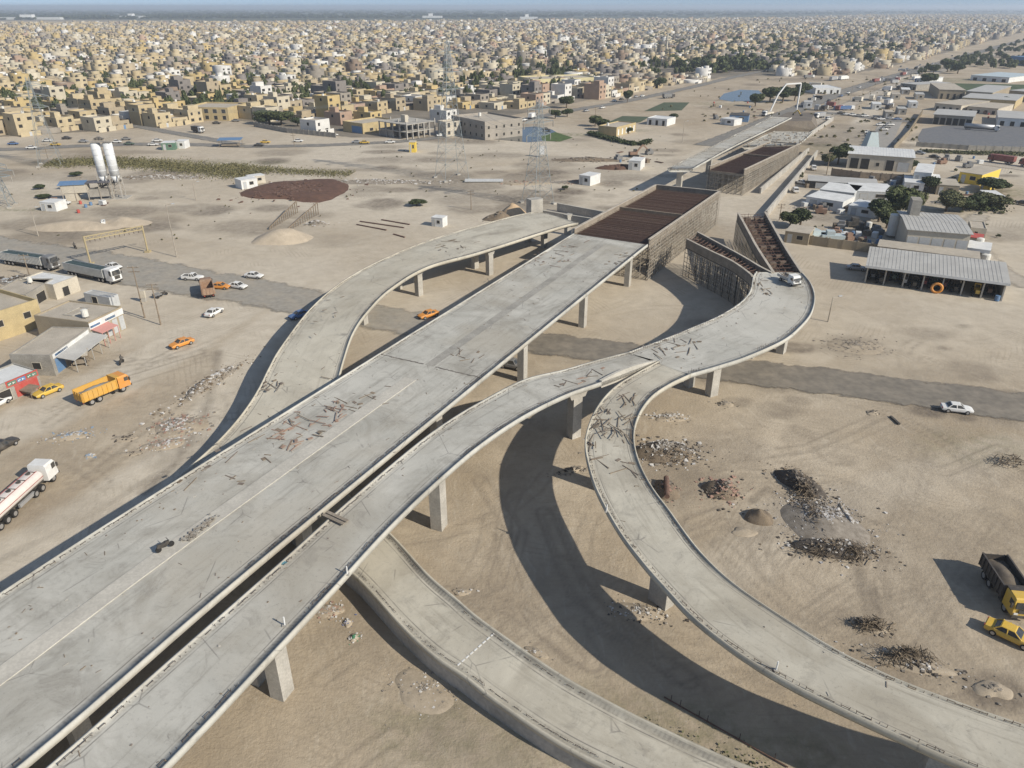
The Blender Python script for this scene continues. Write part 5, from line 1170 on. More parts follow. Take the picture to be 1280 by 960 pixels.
# other marked front buildings
bld('grey_building','long grey two storey building with small square windows by the frontage road','building',(564,144),(606,152),(641,145),8.5,mat('grey_render',(.30,.27,.23),var=.12,scale=.2,fine=.1),M_roof,.8,rows_('f',6,1.2,2.6,M_dark,'window',.22)+rows_('f',6,4.9,6.3,M_dark,'window',.22)+rows_('r',5,1.2,2.6,M_dark,'window',.25)+rows_('r',5,4.9,6.3,M_dark,'window',.25),tank=((.3,.5,1.2),))
bld('school_building','long pale yellow school block with two tall wings among the houses','school',(648,95),(666,99),(712,90),9,mat('school_yellow',(.56,.50,.30),var=.08,scale=.1),M_roof,.8,rows_('f',4,1,2.6,M_dark,'window',.3)+rows_('r',12,1,2.8,M_dark,'window',.4)+rows_('r',12,5,6.8,M_dark,'window',.4))
bld('villa','flat roofed tan villa with white pillars behind a dark hedge','house',(771,159),(795,153),(779,149.5),4.4,M_yel,M_roof,.4,rows_('f',5,.4,3.2,M_white,'window',.3),tank=((.1,.6,1),))
bld('store_building','white flat roofed store beside the sports pitch','store',(809,147),(834,149),(840,145.5),3.6,M_white,M_white,.2,rows_('f',3,.1,2.6,M_dark,'door',.35))
bld('blue_shop','tan corner shop with a blue gate left of the concrete frame','shop',(428,151),(453,154.5),(484,147.5),5.0,M_yel,M_roof,.7,[('f',.45,.95,.1,3.4,M_blue,'gate'),('r',.2,.3,1,2.4,M_dark,'window')])
bld('balcony_house','pale house with dark balconies right of the concrete frame','house',(547,150.5),(557,152.5),(574,149),7.0,M_cream,M_roof,.8,rows_('r',3,1,2.6,M_dark,'window',.4)+rows_('r',3,4.3,6.4,M_dark,'window',.4))
bld('apartment_house','tan two storey house with four dark balcony openings at left front row','house',(230,133.5),(284,134.5),(303,128),7.0,M_yel,M_roof,.8,rows_('f',5,.6,2.6,M_dark,'window',.4)+rows_('f',5,4,6,M_dark,'window',.45))
bld('long_store','long low white roofed building in the yard beside the far highway','store',(1020,110),(1052,110),(1056,106),4,M_white,M_white,.2,rows_('f',4,.2,2.6,M_dark,'door',.3))
def minaret(label,px,py,h):
    p=at(px,py); t=thing('minaret',label,'tower',(p.x,p.y,0)); mb=MB(); mb.cyl((0,0,-.1),(0,0,h),1.5,12,1.2); mb.build('shaft',M_cream,t); mb=MB(); mb.cyl((0,0,h*.8),(0,0,h*.83),2.2,12); mb.build('balcony',M_cream,t); mb=MB(); mb.cyl((0,0,h),(0,0,h+3),1.2,12,.1); mb.build('spire',M_cream,t)
minaret('slim pale minaret above the houses right of the school',832,74,26); minaret('pale square tower far off beside the highway trees',1012,55,24)
# industrial yard at right
od=lambda n,f='f',za=.1,zb=3.0,m=None,wd=.6,s=0,e=1: rows_(f,n,za,zb,m or M_dark,'door',wd,s,e)
sd_=thing('open_shed','long open fronted shed with grey sheet roof sheltering tractors','shed')
A=at(1081,353);B=at(1251,376); e=(B-A).normalized(); n=Vector((-e.y,e.x,0)); w_=(B-A).length; d_=12.0; h=4.3
sd_.location=(A.x,A.y,0); sd_.rotation_euler=(0,0,math.atan2(e.y,e.x))
mb=MB(); mb.hexa([(-.6,-1.2,h),(w_+.6,-1.2,h),(w_+.6,d_,h+.9),(-.6,d_,h+.9),(-.6,-1.2,h+.12),(w_+.6,-1.2,h+.12),(w_+.6,d_,h+1.02),(-.6,d_,h+1.02)])
for k in range(int(w_/.8)): mb.beam((k*.8,-1.2,h+.14),(k*.8,d_,h+1.04),.05,.05)
mb.build('roof',M_groof,sd_)
mb=MB(); mb.b(-.6,w_+.6,-1.28,-1.21,h-.45,h+.12); mb.build('fascia',M_white,sd_)
for k in range(8): mb=MB(); x=w_*k/7; mb.beam((x,0,-.1),(x,0,h),.3); mb.beam((x,0,h-1.2),(x,-1.1,h),.14); mb.build('post',M_conc,sd_)
mb=MB(); mb.b(-.1,w_,d_-.3,d_,-.1,h+.8); mb.b(-.1,.15,.3,d_-.3,-.1,h+.2); mb.b(w_-.15,w_+.1,.3,d_-.3,-.1,h+.2); mb.build('back_wall',M_block,sd_)
def tractor(label,u,v,m):
    t=thing('tractor',label,'tractor'); p=A+e*(w_*u)+n*v; t.location=(p.x,p.y,0); t.rotation_euler=(0,0,math.atan2(e.y,e.x)-1.57+R.uniform(-.15,.15))
    for s in (-1,1):
        for x,r in ((-1,.8),(1.1,.5)): mb=MB(); mb.cyl((x,s*.8-.2,r),(x,s*.8+.2,r),r,12); mb.build('wheel',M_tyre,t)
    mb=MB(); mb.b(-.4,1.6,-.4,.4,.7,1.5); mb.b(-1.5,-.4,-.6,.6,.8,1.3); mb.build('body',m,t); mb=MB(); mb.b(-1.5,-.3,-.65,.65,2.3,2.45); 
    for x in (-1.4,-.4):
        for y in (-.55,.55): mb.beam((x,y,1.3),(x,y,2.3),.08)
    mb.build('cab',m,t)
for k,(u,v,m,c) in enumerate(((.05,4,'grey','grey tractor in the leftmost bay of the open shed'),(.12,1.6,'black','black tractor at the front of the second shed bay'),(.22,5,'green','dark green tractor in the second shed bay behind others'),(.30,3,'silver','silver machine in the third shed bay'),(.37,1.5,'black','black machine by the third post of the open shed'),(.45,4,'red','red tractor deep in the middle of the open shed'),(.52,3,'green','green tractor right of the red one in the shed'),(.60,4,'maroon','maroon tractor in the fifth bay of the shed'),(.68,2.5,'black','black tractor in the fifth bay front of the shed'),(.83,2,'yellow','yellow brown machine at the front of the sixth bay'),(.92,4,'brown','brown red machine in the last bay of the shed'))): tractor(c,u,v,PC[m])
t=thing('tyre','orange painted tyre leaning at the front of the open shed','tyre'); p=A+e*(w_*.535)-n*1.0; t.location=(p.x,p.y,0); t.rotation_euler=(0,0,math.atan2(e.y,e.x)); mb=MB(); secs=[[((1.0+.3*math.cos(b2))*math.cos(a2),.25*math.sin(b2),1.25+(1.0+.3*math.cos(b2))*math.sin(a2)) for b2 in [k*math.pi/4 for k in range(8)]] for a2 in [k*2*math.pi/20 for k in range(21)]]
mb.loft(secs,0,True,False); mb.build('tread',PC['orange'],t,True)
t=thing('barrel','blue barrel at the right end of the open shed','barrel'); p=A+e*(w_*.97)-n*.3; t.location=(p.x,p.y,0); mb=MB(); mb.cyl((0,0,0),(0,0,1.2),.5,12); mb.build('drum',M_blue,t)
mach=[]
bld('workshop','long low workshop with pale roof directly behind the open shed','workshop',(1098,308),(1224,324),(1228,316),3.2,M_plaster,M_roof,.15,rows_('f',9,1.6,2.4,M_dark,'window',.35),over=.25)
wh=bld('warehouse','grey sheet roofed warehouse with panelled front and square tower','warehouse',(1136,287),(1214,293),(1216,271),6.5,M_cream,M_groof,.1,rows_('f',5,.6,4.8,M_shut,'panel',.86),over=.5,pitch=.6)
wx,wd_,wz=wh['dims']; mb=MB(); mb.b(wx*.13,wx*.30,wd_*.72,wd_*.95,5,11); mb.build('tower',M_block,wh)
cabin('white annex with a tank at the right end of the workshop',(1209,310),(1238,314),(1237,304),3.0,M_white)
bld('annex','pale flat annex on the right side of the big warehouse','annex',(1214,284),(1234,286),(1232,277),3.2,M_cream,M_roof,.2,[('f',.3,.5,.1,2.2,M_dark,'door')])
bld('red_shed','small red roofed lean to at the warehouse corner','shed',(1213,297),(1228,299),(1228,293.5),3.2,M_block,M_red,.0,[('f',.3,.6,.1,2,M_dark,'door')],over=.15)
def vtank(label,px,py,r,h,z0=0,horizontal=False):
    p=at(px,py); t=thing('storage_tank',label,'tank',(p.x,p.y,0)); mb=MB(); mb.cyl((0,0,z0+.6),(0,0,z0+.6+h),r,16); mb.cyl((0,0,z0+.6+h),(0,0,z0+.8+h),r,16,r*.5); mb.build('vessel',M_tank,t,False)
    mb=MB()
    for k in range(4): a=k*math.pi/2+.7; mb.beam((r*.7*math.cos(a),r*.7*math.sin(a),-.1),(r*.7*math.cos(a),r*.7*math.sin(a),z0+.62),.2)
    mb.build('leg',M_scaf,t)
vtank('tall white cylindrical tank left of the grey warehouse',1114,296,1.5,5.6); vtank('small white tank standing beside the white annex',1221,316,.9,1.6,1.6); vtank('round white tank at the right end of the workshop',1230,328,1.1,1.5); vtank('small white tank among machines left of the tall tank',1085,287,.8,1.5)
bld('depot','cream depot building with white roof and dark vehicle bays','depot',(1061,192),(1143,197.5),(1145,187.5),5.5,M_cream,M_white,.1,rows_('f',2,.1,4.0,M_dark,'door',.8,.03,.36)+[('f',.60,.72,.1,4.0,M_dark,'door'),('f',.78,.95,.1,3.6,M_shut,'door'),('f',.45,.5,1.5,2.8,M_dark,'window')],over=.4,pitch=.5)
t=thing('roof_hopper','pale blue sheeted hopper rising behind the depot roof','hopper'); p=at(1104,196); t.location=(p.x,p.y,0); mb=MB(); mb.rb(0,14,-.1,7,5,8.2,.1,tx=.45,ty=.6); mb.build('shell',paint('pale_blue',(.42,.50,.52),.6),t); mb=MB(); mb.b(-1,1,13,15,8.1,8.4); mb.build('lid',M_black,t)
def wallpx(name,label,pts,z,m,cat='wall'):
    P=[at(x,y) for x,y in pts]; t=thing(name,label,cat,(P[0].x,P[0].y,0)); mb=MB()
    for a,b2 in zip(P[:-1],P[1:]):
        a=a-P[0]; b2=b2-P[0]; mb.beam((a.x,a.y,z/2-.05),(b2.x,b2.y,z/2-.05),.25,z+.1)
    mb.build('wall_panel',m,t)
    mb=MB()
    for a,b2 in zip(P[:-1],P[1:]):
        L_=(b2-a).length
        for k in range(int(L_/3.5)+1): q=a.lerp(b2,k*3.5/L_)-P[0]; mb.rb(q.x,q.y,-.1,.42,.42,z+.3,math.atan2((b2-a).y,(b2-a).x))
    mb.build('wall_pillar',m,t)
wallpx('compound_wall','tan block compound wall left of the workshop above open sand',[(981,301),(1035,309),(1098,317)],2.4,M_plaster)
wallpx('compound_wall','brown brick yard wall in front of the cream depot',[(1039,219),(1075,224),(1138,228)],2.6,mat('brown_brick',(.25,.20,.15),var=.2,scale=1,fine=.15))
wallpx('compound_wall','long low grey wall at the near side of the asphalt yard',[(1145,183),(1210,187.5),(1290,190),(1420,196)],2.0,M_block)
wallpx('compound_wall','dark boundary wall beside the car park',[(1116,190),(1136,168),(1152,143)],2.6,M_plaster)
wallpx('compound_wall','long grey wall along the hedge left of the concrete frame',[(318,158),(360,166),(420,172)],2.2,M_block)
cabin('flat roofed hut inside the brick compound corner',(982,289),(1012,293),(1014,284),3.0,M_plaster,M_roof)
cabin('long white shed, nearest row by the dirt track',(1008,246),(1054,253),(1056,243.5),3.0,M_white)
cabin('white shed with blue grey front, second row by the dirt track',(1025,237),(1068,242),(1071,232),3.0,M_shut,M_white)
cabin('long white shed right of the second row shed',(1070,239),(1122,241),(1126,231),3.0,M_shut,M_white)
cabin('pale low shed before the big dark trees',(1061,257),(1095,262),(1098,253),2.6,M_white,M_white)
cabin('dark open fronted lean to behind the white sheds',(1010,226),(1098,232),(1101,225),2.4,M_dark,M_groof)
cabin('two tier white office box behind the yard tree',(1143,215),(1165,217),(1167,206),5.5,M_white,M_white)
cabin('low white office wing left of the yard tree',(1131,228),(1156,230),(1160,222),3.0,M_white)
cabin('tan flat roofed office right of the yard tree',(1172,231),(1200,233),(1202,225),3.2,M_plaster,M_roof)
cabin('white cabin behind the tan office',(1163,224),(1176,225),(1178,219),3.2,M_white)
cabin('yellow fronted store with pale roof in the right yard',(1200,215),(1228,219),(1222,207),3.6,M_yellow,M_roof)
cabin('small yellow box store at the end of the right yard',(1228,224),(1240,226),(1241,222),3.2,M_yellow,M_white)
cabin('slanted white sheet shelter in the right yard',(1225,238),(1238,246),(1250,242),2.6,M_white)
bld('gas_station','long low canopy building with white roof edge above the asphalt yard','canopy',(1168,143),(1217,146),(1218,139),5,M_block,M_groof,.1,od(6,zb=3.6,wd=.8),over=.6)
for l_,a,b_,c,z,wm_,rm in (('tan roofed warehouse, leftmost of the far industrial row',(1175,112),(1207,113),(1205,105),6,M_plaster,M_roof),('grey roofed warehouse, middle of the far industrial row',(1208,114),(1241,116),(1240,106.5),6,M_plaster,M_groof),('grey roofed warehouse at the right edge of the far industrial row',(1262,113),(1310,117),(1308,107),6,M_plaster,M_groof),('pale paved depot with flat white roof below the far industrial row',(1169,129),(1202,132),(1204,117),4,M_cream,M_roof),('yellow fronted works below the far industrial row',(1203,122),(1270,126),(1270,118),5,M_yel,M_groof),('low cream workshop right of the pale paved depot',(1210,133),(1248,136),(1248,129),3.5,M_cream,M_roof),('white bungalow row at the right edge above the asphalt yard',(1248,147),(1300,150),(1300,141),4,M_white,M_groof),('pale blue long roof shed beyond the crop field',(1214,94),(1262,97),(1262,91),4,M_white,mat('pale_blue_roof',(.40,.47,.50),var=.1)),('big blue shed at the far right edge beyond the highway',(1264,70),(1330,76),(1330,62),8,M_blue,M_blue),('flat grey shed among trees beside the far highway',(1126,104),(1146,106),(1150,100),4,M_block,M_groof),('white store beside the far highway trees',(1146,98),(1162,99),(1163,95.5),4,M_white,M_white)):
    bld('warehouse' if 'warehouse' in l_ else 'works_building',l_,'warehouse' if 'warehouse' in l_ else 'works building',a,b_,c,z,wm_,rm,.1,od(4,zb=z*.6,wd=.4),over=.3)
# pale blue machinery in the compound
for l_,px,py,s in (('pale blue machine block inside the compound wall',1020,298,3.4),('pale blue machine frame right of another in the compound',1040,300,3.0),('dark parked machine under the big trees',1070,283,2.6),('white bagged pallet load beside the dark machine',1077,290,1.6)):
    t=thing('machine',l_,'machine'); p=at(px,py); t.location=(p.x,p.y,0); t.rotation_euler=(0,0,R.uniform(-.2,.3)); m=paint('pale_blue',(.42,.50,.52)) if 'blue' in l_ else (M_black if 'dark' in l_ else M_white)
    mb=MB(); mb.b(-s,s,-s*.5,s*.5,.3,1.6); mb.build('body',m,t); mb=MB(); mb.b(-s*.6,s*.1,-s*.4,s*.4,1.6,2.6); mb.build('hopper',m,t); mb=MB()
    for x in (-s*.9,s*.9):
        for y in (-s*.4,s*.4): mb.beam((x,y,-.1),(x,y,.32),.25)
    mb.build('leg',M_scaf,t)
for o in scene.objects:
    if 'dims' in o.keys(): del o['dims']
# ------------------------------------------------------------------ trees
def leaf_mat(name,c,c2):
    m=mat(name,c,.8,c2=c2,scale=.55,fine=.3,spec=.2); return m
LM=[leaf_mat('leaf_olive',(.105,.120,.05),(.050,.062,.028)),leaf_mat('leaf_dark',(.078,.095,.042),(.036,.048,.022)),leaf_mat('leaf_dusty',(.135,.135,.068),(.075,.082,.04))]
M_bark=mat('bark',(.13,.10,.07),var=.3,scale=2)
def leaves(n_lobes,per,rng,flat=.75,leaf=.13):
    V=[];
    for k in range(n_lobes):
        a=rng.uniform(0,6.28); rr=rng.uniform(.1,.62) if k else 0; c=np.array([rr*math.cos(a),rr*math.sin(a),rng.uniform(-.28,.45) if k else .1]); r=rng.uniform(.30,.52)
        d=rng.normal(size=(per,3)); d/=np.linalg.norm(d,axis=1)[:,None]; q=c+d*(r*rng.uniform(.55,1.08,(per,1))); q[:,2]*=flat
        n=d+rng.normal(size=(per,3))*.7; n/=np.linalg.norm(n,axis=1)[:,None]
        t=np.cross(n,rng.normal(size=(per,3))); t/=np.linalg.norm(t,axis=1)[:,None]; b=np.cross(n,t); s=leaf*rng.uniform(.5,1.25,(per,1)); s2=s*rng.uniform(.5,.9,(per,1))
        V.append(np.stack([q-t*s-b*s2*.4,q+t*s*.2-b*s2,q+t*s+b*s2*.3,q-t*s*.1+b*s2],1))
    V=np.concatenate(V).reshape(-1,3); return V,np.arange(len(V)).reshape(-1,4)
TREES=[]
for k in range(4):
    rng=np.random.default_rng(50+k); V,Fq=leaves(9+k*2,520,rng,.75,.088); V=V*np.array([1,1,1]); V[:,2]+=1.0
    t=thing('leafy_tree','x','tree'); np_mesh('crown',V,Fq,LM[(1,0,1,2)[k]],parent=t)
    mb=MB(); mb.cyl((0,0,-.1),(0.03,0,.75),.075,8,.05)
    for j in range(5): a=j*1.3+k; mb.cyl((.02,0,.55),(.45*math.cos(a),.45*math.sin(a),1.0+.12*(j%3)),.04,6,.015)
    mb.build('trunk',M_bark,t); TREES.append([t,False])
def tree(label,px,py,r,h,k=0,group=None,cat='tree',name=None):
    T=TREES[k]; t=T[0] if not T[1] else copy_tree(T[0]); T[1]=True
    p=at(px,py); t.location=(p.x,p.y,-.05); t.scale=(r,r,h/1.7); t.rotation_euler=(0,0,R.random()*6); t['label']=label; t['category']=cat
    if name: t.name=name
    if group: t['group']=group
    return t
for a in (('round green tree at the brick compound corner by the rebar trough',1000,284,4.6,6.2,0),('smaller tree leaning against the compound corner tree on its left',987,285,3.4,4.8,1),
 ('biggest dark tree in the clump behind the white cylindrical tank',1122,274,6.6,9.5,1),('dark tree left in the clump behind the cylindrical tank',1098,277,5.2,7.5,0),('grey green tree right in the clump before the tan office',1141,268,5.0,7.5,3),('low tree front of the clump beside the warehouse tower',1108,285,4.2,5.5,1),
 ('green tree beside the tan office in the right yard',1161,240,4.6,6.0,0),('bushy tree behind the grey warehouse roof, left of two',1182,264,5.6,6.2,3),('bushy tree behind the grey warehouse roof, right of two',1203,265,4.6,5.0,0),
 ('dark tree left of the cream depot',1047,205,5.5,7.5,1),('lower bush tree by the dirt track below the depot',1036,207,4.2,5,3),('low tree on the far side of the depot tree',1055,196,4.5,6,0),
 ('dark tree right of the far pond by the raised boom',962,128,8,10,1),('second dark tree beside the raised boom',978,128,8,11,0),('third dark tree beneath the raised boom',993,126,7.5,9,1),('small dark tree between pond and pump truck',944,133,5.5,8,1),('broad dark tree behind the stores near the raised boom',1004,118,8,9,0),
 ('lone dark tree among parked lorries by the highway',1166,93,6.5,9,1),('dark tree clump by the shed roofs beyond the highway',1184,90,9,12,1),('wide tree beside the shed roofs beyond the highway',1197,92,8,10,0),('dark tree above the tan roofed warehouse',1160,106,8,9,1),('green tree between industrial roofs at the far right',1255,132,6,6,0),
 ('dense dark tree at left front row left of the grey wall',337,155,8,7.5,1),('dark tree right part of the front row clump behind the grey wall',352,156,7.5,7,1),('lower olive tree at the left end of the grey wall',326,156,5,5,0),('dark tree at right of the grey wall clump',372,158,4.5,5,0),
 ('bush beside the tan villa, dark and low',752,162,4.5,5.5,1),('dark bush left of the tan villa',744,158,4.5,5.5,1),('roadside tree before the pink house',708,135,6,7.5,1),('dark shrub tree on the bare lot by the frontage road',694,148,4.2,5,1),('tree by the long wall right of the bare lot',709,146,4.4,5,0),('tree beside the pitch fence by the pink house',784,128,4,8,1),('green tree on the verge near the dark truck',824,110,7,8.5,0),
 ('green bush alone on sand near the tan curved ramp',521,257,3.3,2.2,2),('low round bush by the pylon footing',706,237,1.4,1.4,1),('low bush on sand at far left',51,236,2.4,1.6,2),('low bush below the left pylon',96,220,2.6,1.6,2),('grey green scrub beside the batching plant',55,247,3.0,1.2,2),
 ('scrubby bush behind the tan office, far right',1236,262,6.5,5,3),('bushy tree right of the warehouse hedge',1222,262,5.5,5,0),('olive shrub by the yellow store',1240,240,6,5,2),('palm like tree by the corner of the cream depot yard',1140,212,2.8,4,0),
 ('tree by the store beside the pitch',842,150,3.6,4,0),('shrub tree at the front of the tan villa',786,167,2.6,3.4,0),('tree among houses near the left pylon top',84,146,6,6,1),('tree beside the white canopy in the left houses',176,147,4.5,4,1)): tree(*a)
# clipped hedges and reeds
def brush(name,label,px,n,h,w_,m,kind=None,cat='hedge',leaf=.5):
    P=catmull([(*tuple(at(x,y)[:2]),0) for x,y in px],60); rng=np.random.default_rng(int(px[0][0])+7); V=[]
    i=rng.integers(0,59,n); f=rng.random((n,1)); q=P[i]*(1-f)+P[i+1]*f; T=P[i+1]-P[i]; T/=np.linalg.norm(T,axis=1)[:,None]; N=np.stack([-T[:,1],T[:,0],T[:,2]],1)
    dens=fbm(q[:,0]*.12,q[:,1]*.12,3,6); q=q+N*(rng.normal(0,.33,(n,1))*w_); hh=h*(.4+.9*dens)*rng.uniform(.2,1,n); q[:,2]=hh*.8
    d=rng.normal(size=(n,3)); d[:,2]+=.6; d/=np.linalg.norm(d,axis=1)[:,None]; t=np.cross(d,rng.normal(size=(n,3))); t/=np.linalg.norm(t,axis=1)[:,None]; b=np.cross(d,t); s=leaf*rng.uniform(.4,1.2,(n,1))
    V=np.stack([q-t*s,q-b*s*.7,q+t*s,q+b*s*.7],1).reshape(-1,3); o=np_mesh(name,V,np.arange(n*4).reshape(-1,4),m)
    if kind: tag(o,kind=kind)
    else: tag(o,label,cat)
    return o
brush('clipped_hedge','long dark clipped hedge in front of the tan villa',[(737,168),(755,173),(775,178),(795,182)],3200,2.6,3.0,LM[1])
brush('clipped_hedge','short dark hedge right of the tan villa drive',[(800,182),(812,178)],900,2.6,2.4,LM[1])
M_reed=leaf_mat('reed_olive',(.20,.175,.085),(.105,.105,.05))
brush('reed_bed','',[(60,205),(110,203),(180,206),(250,212),(320,220)],15000,1.7,15,M_reed,'stuff',leaf=.33)
brush('reed_bed','',[(280,207),(340,213),(400,217),(440,218)],4000,1.0,9,M_reed,'stuff',leaf=.3)
brush('weed_strip','',[(1150,189),(1210,192),(1300,194)],2500,1.2,5,LM[2],'stuff')
brush('weed_strip','',[(1180,252),(1225,262),(1250,262)],1800,2.6,6,LM[0],'stuff')
brush('weed_strip','',[(790,925),(850,950),(960,985)],900,.28,4,LM[2],'stuff',leaf=.14)
# ------------------------------------------------------------------ heaps
M_sandh=mat('heap_sand',(.43,.36,.27),var=.12,scale=.5,fine=.1,bump=.2); M_earth=mat('dark_earth',(.23,.18,.125),c2=(.14,.11,.08),scale=.7,fine=.2,bump=.3)
M_rub=mat('broken_rubble',(.30,.265,.22),c2=(.18,.155,.125),scale=1.2,fine=.2); M_char=mat('charred_litter',(.085,.072,.06),var=.4,scale=2); M_pale=mat('pale_litter',(.52,.50,.47),var=.2,scale=3); M_pink=mat('pinkish_brick',(.34,.22,.17),var=.25,scale=2)
def heap(name,label,px,py,rx,ry,h,m,n=0,size=(.1,.4),cm=(),ang=0,cat='heap',spread=1.15,sharp=1.5,z0=-.08,wild=.28):
    p=at(px,py); t=thing(name,label,cat,(p.x,p.y,0),ang); nr,na=10,26; V=[(0,0,h)]; fs=[]; sd_=R.random()*50
    hf=lambda u,a: h*max(0,1-u**sharp)*(.7+.6*vnoise(np.array([sd_+u*2.2*math.cos(a)]),np.array([sd_+u*2.2*math.sin(a)]),3)[0])
    for i in range(1,nr+1):
        u=i/nr
        for j in range(na):
            a=2*math.pi*j/na; q=1+wild*(vnoise(np.array([sd_+math.cos(a)*1.3]),np.array([sd_+math.sin(a)*1.3]),8)[0]-.5)*2; V.append((rx*u*q*math.cos(a),ry*u*q*math.sin(a),hf(u,a)+(z0 if i==nr else 0)+R.uniform(-.02,.02)*h))
    mb=MB(); mb.add(V,[(0,1+j,1+(j+1)%na) for j in range(na)]+[(1+i*na+j,1+(i+1)*na+j,1+(i+1)*na+(j+1)%na,1+i*na+(j+1)%na) for i in range(nr-1) for j in range(na)])
    mb.build('mound',m if h>.5 else mat('dusty_spread',(.40,.335,.25),c2=(.30,.25,.185),scale=.8,fine=.15,bump=.2),t,True)
    if n:
        mb=MB()
        for k in range(int(n*1.6)):
            u=math.sqrt(R.random())*spread; a=R.random()*6.283; u=abs(R.gauss(0,.62))*spread; mb.chunk(rx*u*math.cos(a),ry*u*math.sin(a),max(0,hf(min(u,1),a))-.03,R.uniform(*size)*R.choice((.3,.45,.6,.9)),R.randrange(len(cm)))
        tag(mb.build('rubble',list(cm),t),kind='stuff')
    return t
heap('sand_heap','large pale sand heap beside the broken timber frame',352,298,8.5,7,2.8,M_sandh)
heap('sand_heap','long low sand heap by the lamp post near the batching plant',95,283,14,5,1.6,M_sandh); heap('sand_heap','low sand heap right of the concrete trough',155,278,8,5,1.5,M_sandh)
heap('sand_heap','pair of sand mounds at the far tip of the tan curved ramp',640,268,5,4,3.0,mat('orange_sand',(.45,.33,.21),var=.12,scale=.5)); heap('sand_heap','second dark sided mound left of the ramp tip mounds',622,274,4.5,3,2.2,M_earth,40,(.1,.4),(M_rub,))
heap('earth_heap','small dark cone of earth right of the loop ramp',948,648,1.9,1.7,1.5,M_earth); heap('earth_heap','low brown smear of earth below the dark cone',930,664,1.5,.9,.25,M_earth)
heap('rubble_heap','dark heap of broken rubble just right of the loop curve',832,566,4.2,2.8,1.7,M_earth,650,(.12,.42),(M_rub,M_char,M_pale,M_rub))
heap('rubble_heap','rubble heap with pinkish bricks between loop curve and dark cone',903,614,2.3,2.4,1.5,M_earth,300,(.1,.36),(M_rub,M_pink,M_char,M_pink),.4)
heap('rubble_heap','scattered grey rubble by the nearer loop pier',838,522,2.6,1.4,.5,M_rub,130,(.1,.3),(M_rub,M_pale)); heap('rubble_heap','small rubble pile at the foot of the loop pier',907,505,1.2,.9,.35,M_rub,60,(.1,.3),(M_rub,))
heap('rubble_heap','long burnt strip of litter at the top of the debris field',1000,606,2.0,3.6,1.7,M_char,420,(.07,.3),(M_char,M_rub,M_earth),.5)
heap('rubble_heap','grey heap of litter in the middle of the debris field',1028,652,4.4,5.0,1.0,M_rub,1100,(.05,.26),(M_pale,M_rub,M_char,mat('grey_litter',(.36,.35,.35),var=.25,scale=3)),.3)
heap('rubble_heap','narrow white line of litter right of the debris field',1061,650,.5,3.6,.5,M_rub,260,(.06,.22),(M_pale,M_pale,M_rub),-.1)
heap('rubble_heap','dark charred heap at the lower end of the debris field',1040,687,4.2,1.6,1.5,M_char,520,(.08,.32),(M_char,M_rub,M_earth,M_pale),-.2)
heap('rubble_heap','thin spill of charred litter below the debris field',1090,783,1.6,.8,.3,M_earth,90,(.08,.3),(M_char,M_rub),-.6); heap('rubble_heap','scattered litter near the loop ramp at lower right',1135,828,4.2,1.1,.4,M_earth,260,(.07,.28),(M_rub,M_pale,M_char),-.35); heap('earth_heap','dark ribbed patch of earth near the lower right corner',1243,862,1.6,1.1,.35,M_earth,30,(.1,.3),(M_rub,))
def brushpile(label,px,py,rx,ry,n,m,h=1.5):
    p=at(px,py); rng=np.random.default_rng(int(px+py)); q=np.stack([p.x+rng.normal(0,rx*.5,n),p.y+rng.normal(0,ry*.5,n),np.zeros(n)],1); q[:,2]=rng.uniform(.02,h,n)*np.exp(-((q[:,0]-p.x)/rx)**2-((q[:,1]-p.y)/ry)**2)+.05
    d=rng.normal(size=(n,3)); d[:,2]*=.5; d/=np.linalg.norm(d,axis=1)[:,None]; t=np.cross(d,rng.normal(size=(n,3))); t/=np.linalg.norm(t,axis=1)[:,None]; s_=rng.uniform(.2,.7,(n,1)); w_=rng.uniform(.012,.05,(n,1))
    o=np_mesh('brush_pile',np.stack([q-d*s_-t*w_,q+d*s_-t*w_,q+d*s_+t*w_,q-d*s_+t*w_],1).reshape(-1,3),np.arange(n*4).reshape(-1,4),m); tag(o,label,'brush')
M_dry=mat('dry_brush',(.25,.20,.14),c2=(.12,.095,.07),scale=1.5)
for a in (('dry brush tangled on the burnt top of the debris field',1003,612,1.4,3.0,420),('dry brush on the dark lower end of the debris field',1045,690,4.0,1.3,600),('dry greenish brush at the lower right tip of the debris field',1064,694,1.2,1.0,260),('dry brush among the litter in the debris field',1018,650,1.5,3.5,420),('dry twigs below the debris field beside the ruts',1088,785,1.7,.8,220),('dry twigs along the litter near the loop ramp at lower right',1132,824,2.4,.9,420),('dry twigs on the rubble right of the loop curve',838,572,3.0,1.6,300),('dry twigs on sand at the right edge above the dump truck',1262,580,2.0,1.4,160)): brushpile(*a,M_dry)
heap('gravel_heap','flat grey spread of gravel on open sand right of the loop',1070,432,5.2,3.4,.35,mat('grey_gravel2',(.22,.205,.18),var=.2,scale=1),260,(.1,.35),(M_rub,M_rub))
heap('rubble_heap','rubble bank beside the dirt road, upper part',263,478,1.5,7.5,.8,M_rub,420,(.12,.42),(M_rub,M_pale,M_earth),-.35); heap('rubble_heap','wide rubble scatter beside the dirt road, lower part',226,532,3.6,3.2,.5,M_rub,420,(.12,.42),(M_rub,M_pale,M_pink,M_rub),.3); heap('rubble_heap','brick rubble below the wide scatter beside the dirt road',205,556,3.0,1.6,.4,M_rub,200,(.1,.3),(M_pink,M_pale,M_rub),.2)
